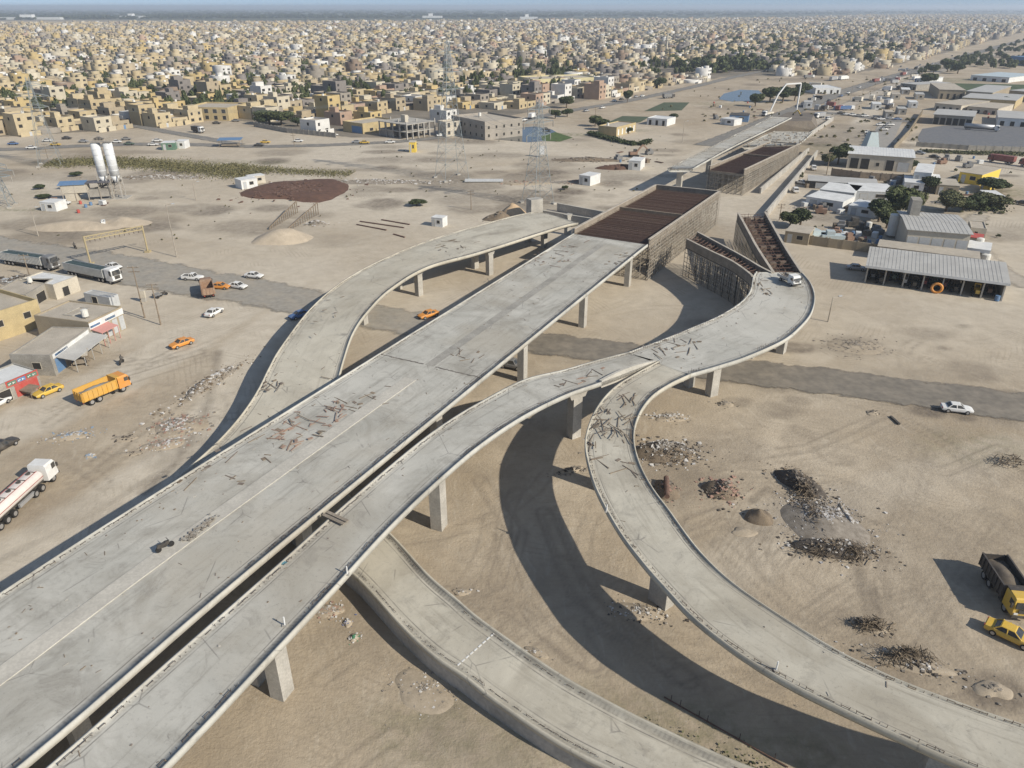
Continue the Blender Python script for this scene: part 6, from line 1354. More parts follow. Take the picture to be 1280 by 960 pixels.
heap('litter_heap','pale blue heap of plastic litter on the sandy lot',88,545,3.0,1.2,.4,M_rub,200,(.07,.28),(M_pale,paint('blue_plastic',(.20,.30,.42)),M_rub),.35,spread=1.3); heap('litter_heap','small blue plastic scrap on sand above the tanker',112,570,.9,.6,.2,M_rub,40,(.08,.2),(M_pale,paint('blue_plastic',(.2,.3,.42))))
heap('litter_heap','dark scraps scattered on the sandy lot',155,548,2.0,.9,.15,M_earth,30,(.1,.3),(M_char,)); heap('litter_heap','dark scraps on sand right of the first scraps',163,567,1.6,.6,.12,M_earth,20,(.1,.25),(M_char,))
heap('rubble_heap','dark rubble spill under the loop near its pier',800,765,2.6,1.2,.5,M_char,240,(.06,.24),(M_char,M_rub,M_pale),-.3); heap('rubble_heap','rubble with rust pipe on the sand inside the loop',833,612,1.6,2.2,.9,M_earth,130,(.08,.3),(M_rub,M_char,M_pink),.2)
heap('rubble_heap','dark rubble line beside the loop shadow',716,588,1.9,.6,.5,M_earth,120,(.08,.28),(M_char,M_rub),.4)
heap('litter_heap','pale rubble and litter under the ramp edge at bottom centre',412,763,1.6,1.0,.3,M_rub,150,(.06,.22),(M_pale,M_rub,M_pink)); heap('litter_heap','green and white plastic litter on sand at bottom centre',443,797,.5,.6,.2,M_rub,40,(.06,.2),(paint('green_plastic',(.05,.22,.12)),M_pale)); heap('litter_heap','blue cloth scrap on sand at bottom centre',435,778,.45,.6,.2,M_rub,30,(.06,.18),(paint('blue_plastic2',(.08,.12,.3)),M_pale))
heap('litter_heap','scattered pale litter beside the low ramp wall, lower part',530,862,3.2,2.0,.15,M_rub,170,(.05,.2),(M_pale,M_rub,M_rub),-.5); heap('litter_heap','white litter beside the low ramp at its outer edge',577,740,1.0,.5,.15,M_rub,50,(.06,.18),(M_pale,M_rub)); heap('litter_heap','white rags on sand beside the low ramp joint',670,815,1.2,.5,.15,M_rub,40,(.06,.18),(M_pale,M_rub),-.5)
heap('rubble_heap','broad band of grey rubble on the plain below the weeds',200,222,16,3,.7,M_rub,300,(.2,.7),(M_rub,M_pale,M_earth)); heap('rubble_heap','low rubble bank in front of the centre pylon',470,228,24,3,.8,M_rub,300,(.2,.7),(M_rub,M_pale)); heap('rubble_heap','dark dump heap on the plain right of the centre pylon',735,200,14,4,1.0,M_earth,240,(.2,.7),(M_rub,M_char,M_rub)); heap('rubble_heap','brick rubble behind the white pole yard cabin',722,228,8,3,.7,M_rub,160,(.15,.5),(M_pink,M_rub)); heap('rubble_heap','rubble strewn below the white sheds by the dirt track',1030,260,9,2.5,.6,M_rub,220,(.15,.5),(M_pale,M_pink,M_rub)); heap('rubble_heap','rubble and scrap heap behind the trailer trucks at left',30,352,6,2.5,1.2,M_rub,170,(.2,.8),(M_shut,M_rub,M_char)); heap('earth_heap','wide earth mound beyond the second formwork',1003,160,10,6,2.0,M_sandh)
# rust stock
heap('rebar_field','broad flat stock of rust brown reinforcing steel on the plain',366,239,15,17,.9,mat('rust_stock',(.145,.08,.055),c2=(.09,.053,.039),scale=.5,fine=.3,bump=.4),300,(.3,.9),(M_rust,),.12,'rebar stock',1.0,6,wild=.45)
heap('rebar_field','small rust brown stock of steel beside the white and blue cabin',775,210,9,4,1.2,mat('rust_stock',(.13,.072,.05)),80,(.3,.8),(M_rust,),.1,'rebar stock',1.0,5); heap('rebar_field','thin reddish stock of formwork panels by the right pylon',655,229,9,3.5,.5,mat('red_panels',(.25,.15,.11),var=.2,scale=.8),60,(.2,.6),(M_pink,M_wood),.05,'panel stock',1.0,6)
t=thing('pipe_stack','stack of pale long pipes lying between the pylons','pipes'); p=at(605,227); t.location=(p.x,p.y,0)
for k in range(6): mb=MB(); mb.cyl((-7,k*.55-1.4,.35+(k%2)*.1),(7,k*.55-1.4,.35+(k%2)*.1),.28,8); mb.build('pipe',M_shut,t)
t=thing('timber_trestle','broken grey timber frame with slanted legs behind the sand heap','timber frame'); a=at(337,285);b2=at(368,268);
mb=MB()
for q0,q1 in (((337,287),(372,266)),((358,290),(398,268))):
    a,b2=at(*q0),at(*q1); 
    for k in range(15): p=a.lerp(b2,k/14); h=.5+3.2*k/14; mb.beam((p.x,p.y,-.1),(p.x+R.uniform(-.1,.1),p.y,h),.22)
    mb.beam((a.x,a.y,.6),(b2.x,b2.y,3.6),.25)
mb.build('frame',M_wood,t)
heap('rubble_heap','broken concrete blocks beside the timber frame',396,280,3.4,1.8,.8,M_rub,110,(.2,.6),(M_rub,M_pale))
for k,(x0,y0,x1,y1,l_) in enumerate(((446,281,483,288,'long rust beam lying on sand, front one of the set'),(450,277,505,285,'long rust beam lying on sand, second of the set'),(477,275,512,281,'long rust beam lying on sand, rear right of the set'),(492,293,506,297,'short dark beam lying on sand near the set'))):
    a,b2=at(x0,y0),at(x1,y1); mb=MB(); mb.beam((a.x,a.y,.12),(b2.x,b2.y,.12),.4,.24); tag(mb.build('steel_beam',M_rust),l_,'beam')
# rail like pipe in the lower middle
t=thing('buried_pipe','thin rust pipe with upright stakes lying on sand at bottom centre','pipe'); a,b2=at(830,872),at(985,960); mb=MB(); mb.cyl((a.x,a.y,.1),(b2.x,b2.y,.1),.07,6); mb.build('pipe',M_rust,t)
for k in (.06,.14,.3,.37,.63,.9): p=a.lerp(b2,k); mb=MB(); mb.beam((p.x,p.y,-.1),(p.x+.1,p.y+.25,.55),.07); mb.build('stake',M_rebar,t)
a,b2=at(832,604),at(833,628); mb=MB(); mb.cyl((a.x,a.y,.9),(b2.x,b2.y,.9),.35,12); tag(mb.build('rust_drum',M_rust),'rust red pipe section lying on the rubble inside the loop','pipe')
a,b2=at(1113,521),at(1124,531); mb=MB(); mb.beam((a.x,a.y,.1),(b2.x,b2.y,.1),.35,.25); tag(mb.build('scrap_beam',M_black),'short black beam lying on sand below the asphalt road at right','beam')
a=at(1091,515); heap('litter_heap','dark tyre like scrap on sand below the asphalt road at right',1091,516,1.0,.7,.25,M_char,30,(.1,.25),(M_char,M_rub))
# motorcycle and oddments on the deck
motorcycle('motorcycle parked on the raised median of the broad viaduct',(200,690),(214,683),z=Z0+.1)
# ------------------------------------------------------------------ loose timber on the decks
PL=[]
for L_,w_,h_ in ((.9,.13,.05),(1.7,.13,.05),(2.6,.09,.06),(.7,.4,.04)):
    mb=MB(); mb.b(-L_/2,L_/2,-w_/2,w_/2,0,h_); 
    if L_>2: mb.b(-L_/2,-L_/2+.3,-w_/2,w_/2,h_,h_+.01)
    PL.append(mb)
PLO={}
def plank(x,y,z,a,k,m,label,group,tilt=0):
    key=(k,m.name)
    if key not in PLO: o=PLO[key]=PL[k].build('timber_plank',m)
    else: o=PLO[key].copy(); COL.objects.link(o)
    o.location=(x,y,z); o.rotation_euler=(0,tilt,a); tag(o,label,'plank',group)
M_dwood=mat('dark_timber',(.19,.155,.125),var=.3,scale=1); M_pwood=mat('pinkish_timber',(.36,.24,.18),c2=(.26,.18,.14),scale=1)
def scatter(label,poly,z,n,ms,dirs=None,ks=(0,1,2,3),layers=2):
    xs=[q[0] for q in poly]; ys=[q[1] for q in poly]; c=0
    while c<n:
        x,y=R.uniform(min(xs),max(xs)),R.uniform(min(ys),max(ys))
        if not inpoly(np.array([x]),np.array([y]),poly)[0]: continue
        p=at(x,y,z); a=R.choice(dirs)+R.gauss(0,.25) if dirs and R.random()<.75 else R.random()*3.14
        plank(p.x,p.y,z+.012+.075*R.randrange(layers),a,R.choice(ks),R.choice(ms),label,'loose timber on the decks',R.uniform(-.02,.06)); c+=1
ms=(M_wood,M_dwood,M_wood); A0=AXA
scatter('pinkish or grey board in the heap on the near half of the broad viaduct',[(335,548),(372,512),(428,500),(440,515),(400,545),(362,566)],Z0,58,(M_pwood,M_pwood,M_wood),(A0,A0+1.5),layers=3)
scatter('loose board scattered above the median by the pour joint of the viaduct',[(420,520),(455,490),(500,480),(490,500),(440,530)],Z0,14,ms,layers=1)
scatter('loose board on the bare half of the viaduct near the pour joint',[(560,440),(590,430),(610,445),(575,470)],Z0,9,ms,layers=1)
scatter('rusty strip of timber at the far end of the viaduct before the forms',[(660,322),(700,305),(735,300),(720,325),(690,335)],Z0,24,(M_pwood,M_rust,M_wood),(A0,A0+1.5),layers=2)
scatter('dark board at the far right end of the viaduct before the forms',[(752,330),(775,315),(790,318),(770,340)],Z0,14,ms,layers=2)
scatter('timber in the big tangled pile on the loop ramp curve',[(748,512),(792,520),(788,552),(737,562),(736,545)],Zl,44,ms,(1.9,1.2),(1,2,2,0),layers=5)
scatter('loose board on the loop ramp just below the tangled pile',[(742,570),(790,575),(795,600),(760,605)],Zl,9,(M_dwood,M_wood),layers=1)
scatter('short board left along the fork of the loop ramp',[(770,492),(790,490),(800,505),(775,508)],8.3,10,ms,layers=2)
scatter('dark offcut strewn across the trunk of the loop ramp',[(800,430),(850,422),(880,428),(870,442),(850,450),(815,445)],Zt,24,(M_dwood,M_wood),layers=2)
scatter('timber by the light truck next to the curved forms',[(942,352),(962,350),(965,370),(945,368)],Zt,14,ms,(1.6,),layers=2)
scatter('rust offcut along the inner edge of the right ramp',[(690,484),(730,468),(760,458),(730,478)],Z0,12,(M_dwood,M_pwood),layers=1)
scatter('plank in the stacks on the lower tan curved ramp',[(332,470),(362,452),(372,458),(350,485),(330,495)],4.6,16,ms,(1.2,2.8),layers=3)
scatter('board lying near the right edge of the tan curved ramp',[(395,450),(425,440),(418,470),(385,478)],5.0,7,ms,layers=1)
scatter('dark board in the litter at the top of the tan curved ramp',[(545,303),(578,296),(598,302),(570,314),(545,318)],6.88,16,ms,layers=2)
scatter('small stick lying on the middle of the tan curved ramp',[(400,375),(480,340),(470,370),(420,400),(385,430)],6.5,9,ms,ks=(0,),layers=1)
scatter('stick lying along the edge of the near viaduct deck',[(220,600),(330,520),(340,540),(240,610)],Z0,9,ms,(A0,),layers=1)
scatter('long board laid beside the median on the near viaduct deck',[(270,600),(380,540),(360,560),(290,620)],Z0,8,ms,layers=1)
for dx in (0,.55):
    a,b2=at(404,643,8.9),at(430,655,8.9); d=(b2-a).normalized(); n_=Vector((-d.y,d.x,0))*dx; mb=MB(); mb.beam(a+n_,b2+n_,.4,.09); tag(mb.build('timber_plank',M_ply),'pale plank pair laid across the black gap between viaduct and right ramp','plank','planks across the gap')
mb=MB()
for k in range(120):
    f=R.random(); p=at(232+f*36,674-f*28,Z0+.22); mb.chunk(p.x+R.gauss(0,.3),p.y+R.gauss(0,.3),Z0+.22,R.uniform(.06,.2),R.randrange(2))
t=thing('stone_heap','grey heap of stones along the median of the broad viaduct','heap'); tag(mb.build('stones',[M_rub,M_block],t),kind='stuff')
def marker(label,px,py,z):
    p=at(px,py,z); t=thing('marker_post',label,'post',(p.x,p.y,z)); mb=MB(); mb.cyl((0,0,-.02),(.03,0,1.0),.07,8); mb.build('post',paint('white_strip',(.7,.7,.68)),t); mb=MB(); mb.rb(0,0,-.01,.4,.4,.12); mb.build('base',M_conc,t)
marker('white marker post at the edge of the right ramp above its nearest pier',356,782,Z0); marker('small white post on the right ramp edge near the low ramp',434,718,Z0); marker('dark post at the left edge of the loop ramp below the pile',758,640,Zl); marker('white marker post on the outer edge of the loop ramp at lower right',970,838,Zl)
mb=MB()
for k in range(14): p=at(354,704,Z0); mb.chunk(p.x+R.gauss(0,.15),p.y+R.gauss(0,.15),Z0+.02,R.uniform(.08,.2))
tag(mb.build('plastic_bag',paint('teal_plastic',(.05,.25,.33))),'crumpled teal plastic bag on the right ramp by the black gap','bag')
def scrub(n_,boxes):
    for poly,k,s0,s1,m in boxes:
        q=pts_in(poly,k); tuft('scrub',q,np.stack([rng.uniform(s0,s1,k),rng.uniform(s0,s1,k)*.8],1),m)
# clutter along the far corridor
cl='lorries and sheds along the far service road'
for k in range(34):
    px=R.uniform(1005,1150); py=R.uniform(96,142)-max(0,(px-1060))*.12
    if proj(*tuple(at(px,py)[:2]))[1]<60: continue
    p=at(px,py); s_=R.choice((3,4.5,6)); mb=MB(); mb.b(-s_,s_*.7,-1.25,1.25,.7,R.uniform(2.3,3.4),0); mb.b(s_*.75,s_*1.1,-1.15,1.15,.6,2.6,1)
    for x in (-s_*.7,s_*.9):
        for y in (-1,1): mb.cyl((x,y*1.0-.15,.5),(x,y*1.0+.15,.5),.5,8,mi=2)
    o=mb.build('parked_lorry',[PC[R.choice(('white','grey','silver','maroon','cream','blue','black'))],PC['white'],M_tyre]); o.location=(p.x,p.y,.05); o.rotation_euler=(0,0,R.choice((.9,.9,2.4,0.2))+R.gauss(0,.15)); tag(o,'small lorry parked on dusty ground along the far service road','lorry',cl)
for k,(px,py) in enumerate(((1120,118),(1096,130),(1132,112),(1010,128),(1150,118),(1142,128),(1128,136),(1112,140))):
    cabin(('small pale shed along the far service road, '+('at the middle','nearest the queue','far end','by the boom trees','beside the tan warehouse','left of the pale paved depot','right of the car queue','at the head of the car park')[k]),(px-5,py),(px+6,py+.4),(px+7,py-2.2),3.2,R.choice((M_white,M_cream,M_block)),R.choice((M_groof,M_white,M_roof)))
for k in range(16):
    f=k/15; px=1048+f*222; py=126-f*70.5+4; p=at(px,py); mb=MB(); mb.cyl((0,0,-.2),(0,0,10),.14,6,.08); mb.beam((0,0,9.9),(1.6,.3,10.1),.12); o=mb.build('street_lamp',M_scaf); o.location=(p.x,p.y,0); tag(o,'plain lamp post in the row beside the far highway','street lamp','lamps along the far highway')
# loose yard clutter
YC=[]
def clut(k,m):
    mb=MB()
    if k==0:
        for z in (0,.5,1.0): mb.b(-1,1,-.7,.7,z,z+.42)
    elif k==1: mb.cyl((0,0,0),(0,0,1.0),.45,10)
    elif k==2:
        for j in range(5): mb.beam((-2,j*.3-.6,.15+.1*(j%2)),(2,j*.3-.6+.2,.15),.14)
    else: mb.b(-1.6,1.6,-1,1,.3,1.5); mb.b(-1,.2,-.8,.8,1.5,2.3); mb.cyl((-1,-1.1,.35),(-1,1.1,.35),.35,8); mb.cyl((1,-1.1,.35),(1,1.1,.35),.35,8)
    return mb.build(('pallet_stack','steel_drum','pipe_bundle','old_machine')[k],m)
P0=[clut(0,M_wood),clut(1,M_blue),clut(2,M_rust),clut(3,PC['grey']),clut(0,M_white),clut(3,PC['brown']),clut(1,M_red)]; fi=[True]*7
for poly,n_ in (([(1040,283),(1108,292),(1100,306),(1035,300)],22),([(1005,222),(1100,228),(1090,236),(1010,236)],14),([(1180,236),(1240,250),(1225,258),(1185,250)],8),([(1000,256),(1060,262),(1050,268),(1005,266)],10),([(1100,222),(1130,226),(1125,240),(1100,238)],6),([(1150,190),(1230,196),(1228,212),(1160,206)],8),([(1180,130),(1250,136),(1250,150),(1180,146)],10),([(775,190),(835,192),(830,205),(770,206)],8),([(870,128),(950,122),(950,150),(880,152)],12),([(60,255),(130,250),(140,262),(80,268)],8)):
    c_=0
    while c_<n_:
        x=R.uniform(min(q[0] for q in poly),max(q[0] for q in poly)); y=R.uniform(min(q[1] for q in poly),max(q[1] for q in poly))
        if not inpoly(np.array([x]),np.array([y]),poly)[0]: continue
        c_+=1; k=R.randrange(7); o=P0[k] if fi[k] else P0[k].copy()
        if not fi[k]: COL.objects.link(o)
        fi[k]=False; p=at(x,y); o.location=(p.x,p.y,.0); o.rotation_euler=(0,0,R.random()*6)
        tag(o,('weathered stack of timber pallets lying in a work yard','blue steel drum standing in a work yard','bundle of rusty pipes lying in a work yard','old grey machine left standing in a work yard','stack of white blocks standing in a work yard','old brown machine left standing in a work yard','red steel drum standing in a work yard')[k],('pallets','drum','pipes','machine','blocks','machine','drum')[k],('pallet stacks in the yards','blue drums in the yards','pipe bundles in the yards','grey machines in the yards','block stacks in the yards','brown machines in the yards','red drums in the yards')[k])
# ------------------------------------------------------------------ the town
UA=math.radians(57); E1=np.array([math.cos(UA),math.sin(UA)]); E2=np.array([-math.sin(UA),math.cos(UA)])
def town_plots():
    out=[]
    for i in range(-360,640):
        a0=i*9.6+math.floor(i/12)*7.0
        if a0<-2200 or a0>6500: continue
        js=np.arange(-300,340); b0=js*12.3+np.floor(js/2)*5.0
        out.append(np.stack([np.full(len(js),a0)+0.0,b0,np.full(len(js),i),js],1))
    P=np.concatenate(out); xy=P[:,:1]*E1+P[:,1:2]*E2; return P,xy
P_,XY=town_plots()
ok=XY[:,1]>300; P_,XY=P_[ok],XY[ok]
PXY=np.stack(proj(XY[:,0],XY[:,1]),1)
ok=inpoly(PXY[:,0],PXY[:,1],CITY_PX)&(np.abs(PXY[:,0]-640)<1340); P_,XY,PXY=P_[ok],XY[ok],PXY[ok]
n=len(XY); rnd=np.random.default_rng(5)
keep=rnd.random(n)>np.where(PXY[:,0]>960,.38,.04)
dn=fbm(XY[:,0]*.012,XY[:,1]*.012,3,2); keep&=(dn<.73)
# manual buildings and open ground stay clear
for (x0,x1,y0,y1) in ((470,552,138,172),(556,648,136,160),(640,722,83,106),(425,492,156,172),(545,580,158,170),(225,306,132,152),(318,420,150,165),(700,760,126,145),(800,960,83,100)):
    keep&=~((PXY[:,0]>x0)&(PXY[:,0]<x1)&(PXY[:,1]>y0)&(PXY[:,1]<y1))
P_,XY,PXY=P_[keep],XY[keep],PXY[keep]; n=len(XY)
dist=np.hypot(XY[:,0],XY[:,1]); order=np.argsort(dist); P_,XY,PXY,dist=P_[order],XY[order],PXY[order],dist[order]
fw=rnd.uniform(9.0,9.63,n); dp=rnd.uniform(10.6,12.28,n); st=rnd.choice([0,1,1,2,3,4],n,p=[.10,.26,.16,.38,.085,.015]); hh=np.where(st==0,rnd.uniform(1.8,2.6,n),st*3.15+rnd.uniform(.2,1.0,n)); jit=rnd.normal(0,.02,n)
big=rnd.random(n)<.03; fw[big]*=1.8; 
PAL=np.array([(.45,.345,.17),(.41,.33,.20),(.44,.365,.235),(.35,.29,.20),(.47,.42,.32),(.27,.24,.20),(.20,.18,.165),(.58,.565,.53),(.35,.25,.185),(.24,.18,.135)])
leftness=np.clip((700-PXY[:,0])/700,0,1)[:,None]
pw=np.array([.17,.17,.18,.14,.11,.09,.04,.06,.02,.02])*leftness+np.array([.03,.08,.13,.14,.17,.17,.12,.08,.05,.03])*(1-leftness)
cw=(rnd.random((n,1))>np.cumsum(pw/pw.sum(1)[:,None],1)).sum(1).clip(0,9); wc=PAL[cw]*rnd.uniform(.88,1.1,(n,1)); rc=np.array([(.25,.22,.18),(.31,.28,.23),(.18,.165,.145),(.40,.37,.325)])[rnd.integers(0,4,n)]
RX=[];RF=[];RC=[];OFF=0
def emit(V,Fq,C):
    """V (m,k,3) per item, Fq (f,4), C (m,f,3)"""
    global OFF
    m,k,_=V.shape; RX.append(V.reshape(-1,3)); RF.append((np.array(Fq)[None]+(np.arange(m)*k)[:,None,None]).reshape(-1,4)+OFF); RC.append(C.reshape(-1,3)); OFF+=m*k
def frame_xy(c,a,lx,ly):
    ca,sa=np.cos(a),np.sin(a); return np.stack([c[:,0]+ca*lx-sa*ly,c[:,1]+sa*lx+ca*ly],1)
def boxes(c,a,x0,x1,y0,y1,z0,z1,wcol,tcol):
    m=len(c); V=np.zeros((m,8,3))
    for k,(x,y) in enumerate(((x0,y0),(x1,y0),(x1,y1),(x0,y1))):
        q=frame_xy(c,a,x,y); V[:,k,:2]=q; V[:,k+4,:2]=q; V[:,k,2]=z0; V[:,k+4,2]=z1
    emit(V,[(4,5,6,7),(0,1,5,4),(1,2,6,5),(2,3,7,6),(3,0,4,7)],np.stack([tcol]+[wcol]*4,1))
def openboxes(c,a,x0,x1,y0,y1,z0,z1,par,wcol,tcol,t=.28):
    m=len(c); V=np.zeros((m,16,3))
    for k,(x,y,x_,y_) in enumerate(((x0,y0,x0+t,y0+t),(x1,y0,x1-t,y0+t),(x1,y1,x1-t,y1-t),(x0,y1,x0+t,y1-t))):
        q=frame_xy(c,a,x,y); q2=frame_xy(c,a,x_,y_); V[:,k,:2]=q; V[:,k+4,:2]=q; V[:,k+8,:2]=q2; V[:,k+12,:2]=q2
        V[:,k,2]=z0; V[:,k+4,2]=z1; V[:,k+8,2]=z1; V[:,k+12,2]=z1-par
    Fq=[];Cs=[]
    for k in range(4):
        j=(k+1)%4; Fq+= [(k,j,j+4,k+4),(k+4,j+4,j+8,k+8),(k+8,j+8,j+12,k+12)]; Cs+= [wcol,wcol,wcol]
    Fq.append((12,13,14,15)); Cs.append(tcol); emit(V,Fq,np.stack(Cs,1))
UAn=np.full(n,UA)+jit+rnd.choice([0,math.pi],n)
NI=300
vis=(PXY[:,0]>-25)&(PXY[:,0]<1300); idx_ind=np.where(vis&(st>0))[0][:NI]; ism=np.ones(n,bool); ism[idx_ind]=False
M_town=attr_mat('town_walls',.9,.12,.35)
g_=np.where(ism)[0]; c=XY[g_]; a=UAn[g_]
openboxes(c,a,-fw[g_]/2,fw[g_]/2,-dp[g_]/2,dp[g_]/2,np.full(len(g_),-.1),hh[g_],np.where(st[g_]==0,hh[g_]-.1,rnd.uniform(.5,1.3,len(g_))),wc[g_],np.where((st[g_]==0)[:,None],.16,rc[g_]))
# stair heads, rear annexes, tanks, openings, yard walls
q=g_[(rnd.random(len(g_))<.75)&(st[g_]>0)]; s=rnd.uniform(-.25,.25,len(q)); boxes(XY[q],UAn[q],s*fw[q]-1.5,s*fw[q]+1.5,dp[q]*.08,dp[q]*.42,hh[q]-1.2,hh[q]+rnd.uniform(.8,2.2,len(q)),wc[q],rc[q])
q=g_[(rnd.random(len(g_))<.5)&(st[g_]>0)]; boxes(XY[q],UAn[q],-fw[q]*.4,-fw[q]*.4+1.3,-dp[q]*.3,-dp[q]*.3+1.3,hh[q]-1.2,hh[q]+.7,np.tile((.66,.65,.61),(len(q),1)),np.tile((.66,.65,.61),(len(q),1)))
q=g_[(rnd.random(len(g_))<.45)&(dist[g_]<2300)&(st[g_]>0)]; boxes(XY[q],UAn[q],-fw[q]*.5,fw[q]*.1,-dp[q]*.46,-dp[q]*.02,hh[q]-1.3,hh[q]+2.4,wc[q]*.95,rc[q])
def openings(q,yy,dark=(.045,.042,.04)):
    for fx in (-.28,.22):
        for lv in (0,1,2,3):
            r=q[(st[q]>lv)]; 
            if len(r)==0: continue
            r=r[rnd.random(len(r))<.8]; wv=rnd.uniform(.8,1.5,len(r)); s=yy; y=s*dp[r]/2; xm=fx*fw[r]; zz=lv*3.15+rnd.uniform(.5,1.0,len(r)); h_=rnd.uniform(1.2,1.9,len(r))
            boxes(XY[r],UAn[r],xm-wv,xm+wv,np.minimum(y,y+s*.06)-.02,np.maximum(y,y+s*.06),zz,zz+h_,np.tile(dark,(len(r),1)),np.tile(dark,(len(r),1)))
near=g_[dist[g_]<3200]; openings(near,-1); openings(near[dist[near]<1500],1)
sidew=g_[dist[g_]<900]
for s_ in (-1,1):
    r=sidew[(rnd.random(len(sidew))<.6)&(st[sidew]>0)]; x=s_*fw[r]/2; zz=(st[r]-1)*3.15+1.0; boxes(XY[r],UAn[r],np.minimum(x,x+s_*.06),np.maximum(x,x+s_*.06),-1.0,.6,zz,zz+1.4,np.tile((.05,.047,.045),(len(r),1)),np.tile((.05,.047,.045),(len(r),1)))
q=g_[dist[g_]<1300]; s_=-1; boxes(XY[q],UAn[q],-fw[q]/2,fw[q]/2,-dp[q]/2-2.6,-dp[q]/2-2.4,np.full(len(q),-.1),np.full(len(q),2.3),wc[q]*.92,wc[q])
o=np_mesh('town_houses',np.concatenate(RX),np.concatenate(RF),M_town,colors=np.concatenate(RC)); tag(o,kind='stuff')
# nearest houses: things of their own
CN=('yellow brick','tan','sand coloured','buff','cream','grey','dark grey','white','pinkish','brown')
WMATS=[mat('house_wall_'+str(k),tuple(PAL[k]),var=.1,scale=.35,fine=.1) for k in range(10)]
LMK=((64,150,'the left pylon'),(140,165,'the silo tops'),(200,160,'the side street'),(266,140,'the balcony fronted tan house'),(340,150,'the dark tree clump'),(400,160,'the long grey wall'),(455,160,'the blue gated corner shop'),(510,150,'the concrete frame'),(562,135,'the centre pylon'),(600,145,'the long grey building'),(650,130,'the bare lot end of the grey building'),(680,95,'the yellow school'),(706,130,'the roadside tree'),(760,118,'the row of parked cars'),(832,90,'the minaret'),(900,90,'the far pond'),(980,80,'the raised pump boom'),(1050,65,'the highway trees'))
WIN=None; DOOR=None; seen={}
def winbox(m,w_,h_):
    mb=MB(); mb.b(-w_/2,w_/2,-.06,.05,0,h_); return mb.build
for rank,i in enumerate(idx_ind):
    F_,D_,H_=fw[i],dp[i],hh[i]; k=cw[i]; px,py=PXY[i]; lm=min(LMK,key=lambda q:abs(q[0]-px)+1.6*abs(q[1]-py)); dx,dy=px-lm[0],py-lm[1]
    rel='left of' if dx<-14 else ('right of' if dx>14 else ('behind' if dy<0 else 'before'))
    if dy<-14: rel='behind and '+rel if rel!='behind' else 'far behind'
    feat=R.choice(('stair tower','roof tank','plain parapet','upper room')); sto=('single','two','three','four')[st[i]-1]
    lab=f"{CN[k]} {sto} storey house with {feat}, {rel} {lm[2]}"
    c_=seen.get(lab,0); seen[lab]=c_+1
    if c_: lab=f"{CN[k]} {sto} storey house with {feat}, {('next','third','fourth','fifth','sixth')[min(c_-1,4)]} farther {rel} {lm[2]}"
    lab=' '.join(lab.split()[:16])
    wm_=WMATS[k]; z=(XY[i][0],XY[i][1],0)
    mb=MB(); T=.28
    for x0,x1,y0,y1 in ((-F_/2,F_/2,-D_/2,-D_/2+T),(-F_/2,F_/2,D_/2-T,D_/2),(-F_/2,-F_/2+T,-D_/2+T,D_/2-T),(F_/2-T,F_/2,-D_/2+T,D_/2-T)): mb.b(x0,x1,y0,y1,-.1,H_)
    if rank<130:
        t=thing('town_house',lab,'house',z,UAn[i],'houses in the town'); mb.b(-F_/2,F_/2,-D_/2-2.6,-D_/2-2.4,-.1,2.2); mb.build('wall',wm_,t)
        mb=MB(); mb.b(-F_/2+T,F_/2-T,-D_/2+T,D_/2-T,H_-1.0,H_-.8); rf=mb.build('roof',M_roof,t)
        if feat in('stair tower','upper room'): mb=MB(); w2=1.5 if feat[0]=='s' else F_*.36; mb.b(-w2,w2,D_*.05,D_*.42,H_-.79,H_+1.9); mb.build('stair_tower' if feat[0]=='s' else 'upper_room',wm_,t)
        if feat=='roof tank': mb=MB(); mb.cyl((F_*.2,-D_*.1,H_-.79),(F_*.2,-D_*.1,H_+.6),.7,10); mb.build('water_tank',M_tank,t)
        for lv in range(st[i]):
            for fx in (-.27,.25):
                for sy in (-1,1):
                    if R.random()<.85: mb=MB(); y=sy*D_/2; z0=lv*3.15+.8; w2=R.uniform(.6,1.1); mb.b(fx*F_-w2,fx*F_+w2,y-.05,y+.05,z0,z0+1.5); mb.build('window',M_dark,t)
        for sx in (-1,1):
            mb=MB(); x=sx*F_/2; z0=(st[i]-1)*3.15+.9; mb.b(x-.05,x+.05,-.8,.6,z0,z0+1.4); mb.build('window',M_dark,t)
        mb=MB(); mb.b(-.6,.6,-D_/2-2.66,-D_/2-2.34,.0,2.0); mb.build('gate',R.choice((M_blue,M_shut,M_dark,M_wood)),t)
    else:
        mb.b(-F_/2+T,F_/2-T,-D_/2+T,D_/2-T,H_-1.0,H_-.8,1)
        if feat in('stair tower','upper room'): w2=1.5 if feat[0]=='s' else F_*.36; mb.b(-w2,w2,D_*.05,D_*.42,H_-.79,H_+1.9)
        if feat=='roof tank': mb.cyl((F_*.2,-D_*.1,H_-.79),(F_*.2,-D_*.1,H_+.6),.7,8,mi=3)
        for lv in range(st[i]):
            for fx in (-.27,.25):
                for sy in (-1,1):
                    if R.random()<.8: y=sy*D_/2; z0=lv*3.15+.8; w2=R.uniform(.6,1.2); mb.b(fx*F_-w2,fx*F_+w2,y-.05,y+.05,z0,z0+1.5,2)
        mb.b(-F_/2,F_/2,-D_/2-2.6,-D_/2-2.4,-.1,2.2)
        o=mb.build('town_house',[wm_,M_roof,M_dark,M_tank]); o.location=z; o.rotation_euler=(0,0,UAn[i]); tag(o,lab,'house','houses in the town')
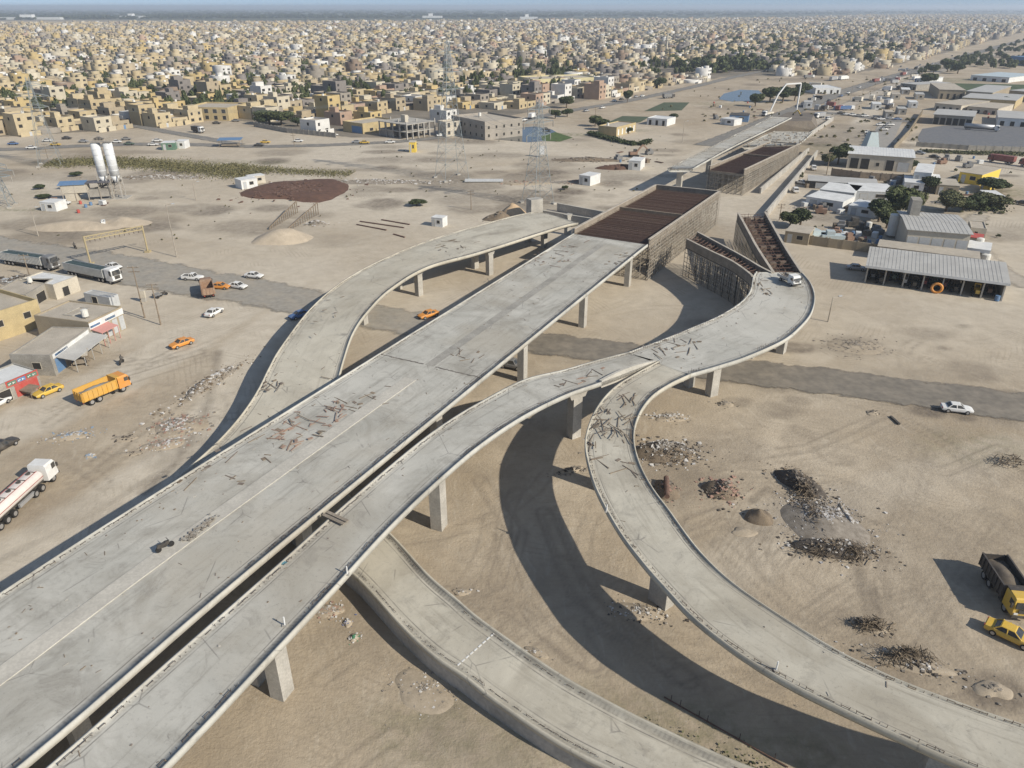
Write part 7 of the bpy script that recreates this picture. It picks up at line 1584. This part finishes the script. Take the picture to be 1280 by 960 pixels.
# trees among the houses, and the wooded plain beyond
rng=np.random.default_rng(77); V0,F0=leaves(6,26,rng,.8,.26); V0[:,2]+=.75; V0[:,2]=np.maximum(V0[:,2],.15)
def tuft(name,pos,sc,m,kind='stuff'):
    m_=len(pos); th=rng.uniform(0,6.28,m_); ca,sa=np.cos(th)[:,None],np.sin(th)[:,None]
    X=V0[None,:,0]*ca-V0[None,:,1]*sa; Y=V0[None,:,0]*sa+V0[None,:,1]*ca; V=np.stack([X*sc[:,:1]+pos[:,:1],Y*sc[:,:1]+pos[:,1:2],V0[None,:,2]*sc[:,1:2]+0*X],2).reshape(-1,3)
    o=np_mesh(name,V,(F0[None]+(np.arange(m_)*len(V0))[:,None,None]).reshape(-1,4),m); tag(o,kind=kind); return o
def pts_in(poly,n_,jx=0):
    xs=[q[0] for q in poly]; ys=[q[1] for q in poly]; out=[]
    while len(out)<n_:
        x=rng.uniform(min(xs),max(xs),4000); y=rng.uniform(min(ys),max(ys),4000); k=inpoly(x,y,poly); out+=list(zip(x[k],y[k]))
    return np.array([tuple(at(x,y)[:2]) for x,y in out[:n_]])
far_t=pts_in([(-200,26),(300,23.5),(640,22),(900,20),(1100,17),(1400,15),(1400,11),(640,11.5),(-200,12.5)],3800); tuft('far_wood',far_t,np.stack([rng.uniform(12,38,3800),rng.uniform(6,11,3800)],1),LM[1])
mid_t=pts_in([(850,95),(960,90),(1080,82),(1180,60),(1300,30),(1400,17),(1150,20),(960,26),(800,50)],1000); tuft('town_trees',mid_t,np.stack([rng.uniform(4,9,1000),rng.uniform(4,9,1000)],1),LM[0])
mid2=pts_in([(0,150),(330,140),(640,125),(850,95),(1000,66),(1200,28),(640,28),(0,34)],1900); tuft('town_trees',mid2,np.stack([rng.uniform(1.8,4.2,1900),rng.uniform(4,8,1900)],1),LM[0])
rt=pts_in([(1130,100),(1180,90),(1290,86),(1400,80),(1400,40),(1330,40),(1200,72)],260); tuft('field_trees',rt,np.stack([rng.uniform(3,6,260),rng.uniform(3,6,260)],1),LM[0])
scrub(0,[([(930,100),(1150,88),(1150,180),(1000,200),(930,150)],130,.5,1.6,M_reed),([(430,170),(860,170),(800,240),(430,250)],90,.2,.6,M_reed),([(0,190),(420,190),(420,300),(0,300)],40,.2,.5,M_reed),([(1000,205),(1280,215),(1280,300),(1000,290)],70,.3,1.2,LM[2]),([(840,110),(940,105),(920,150),(800,170)],26,.5,1.4,M_reed)])
# pale long sheds far out on the plain
for l_,x0,x1,y in (('long pale shed, left, far out on the plain beyond the town',0,75,24.6),('white works far out on the plain above the left houses',150,178,22.6),('large white building far out on the plain, upper centre',528,552,22.4),('pale works far out right of the upper centre building',650,672,24)):
    a=at(x0,y); b2=at(x1,y); mb=MB(); d=b2-a; mb.hexa([(0,0,0),(d.x,0,0),(d.x,60,0),(0,60,0),(0,0,11),(d.x,0,11),(d.x,60,9),(0,60,9)]); mb.b(d.x*.3,d.x*.5,20,50,9,22); o=mb.build('far_works',M_white); o.location=(a.x,a.y,0); tag(o,l_,'building')
# ------------------------------------------------------------------ air
hz=bpy.data.materials.new('haze_air'); hz.use_nodes=True; q=hz.node_tree; 
for n_ in list(q.nodes):
    if n_.type=='BSDF_PRINCIPLED': q.nodes.remove(n_)
vol=q.nodes.new('ShaderNodeVolumePrincipled'); vol.inputs['Color'].default_value=(.74,.84,.98,1); vol.inputs['Density'].default_value=HAZE; vol.inputs['Anisotropy'].default_value=.2
q.links.new(vol.outputs[0],q.nodes['Material Output'].inputs['Volume'])
mb=MB(); mb.b(-75000,75000,-1500,72000,-1.6,74); tag(mb.build('haze',hz),kind='stuff')
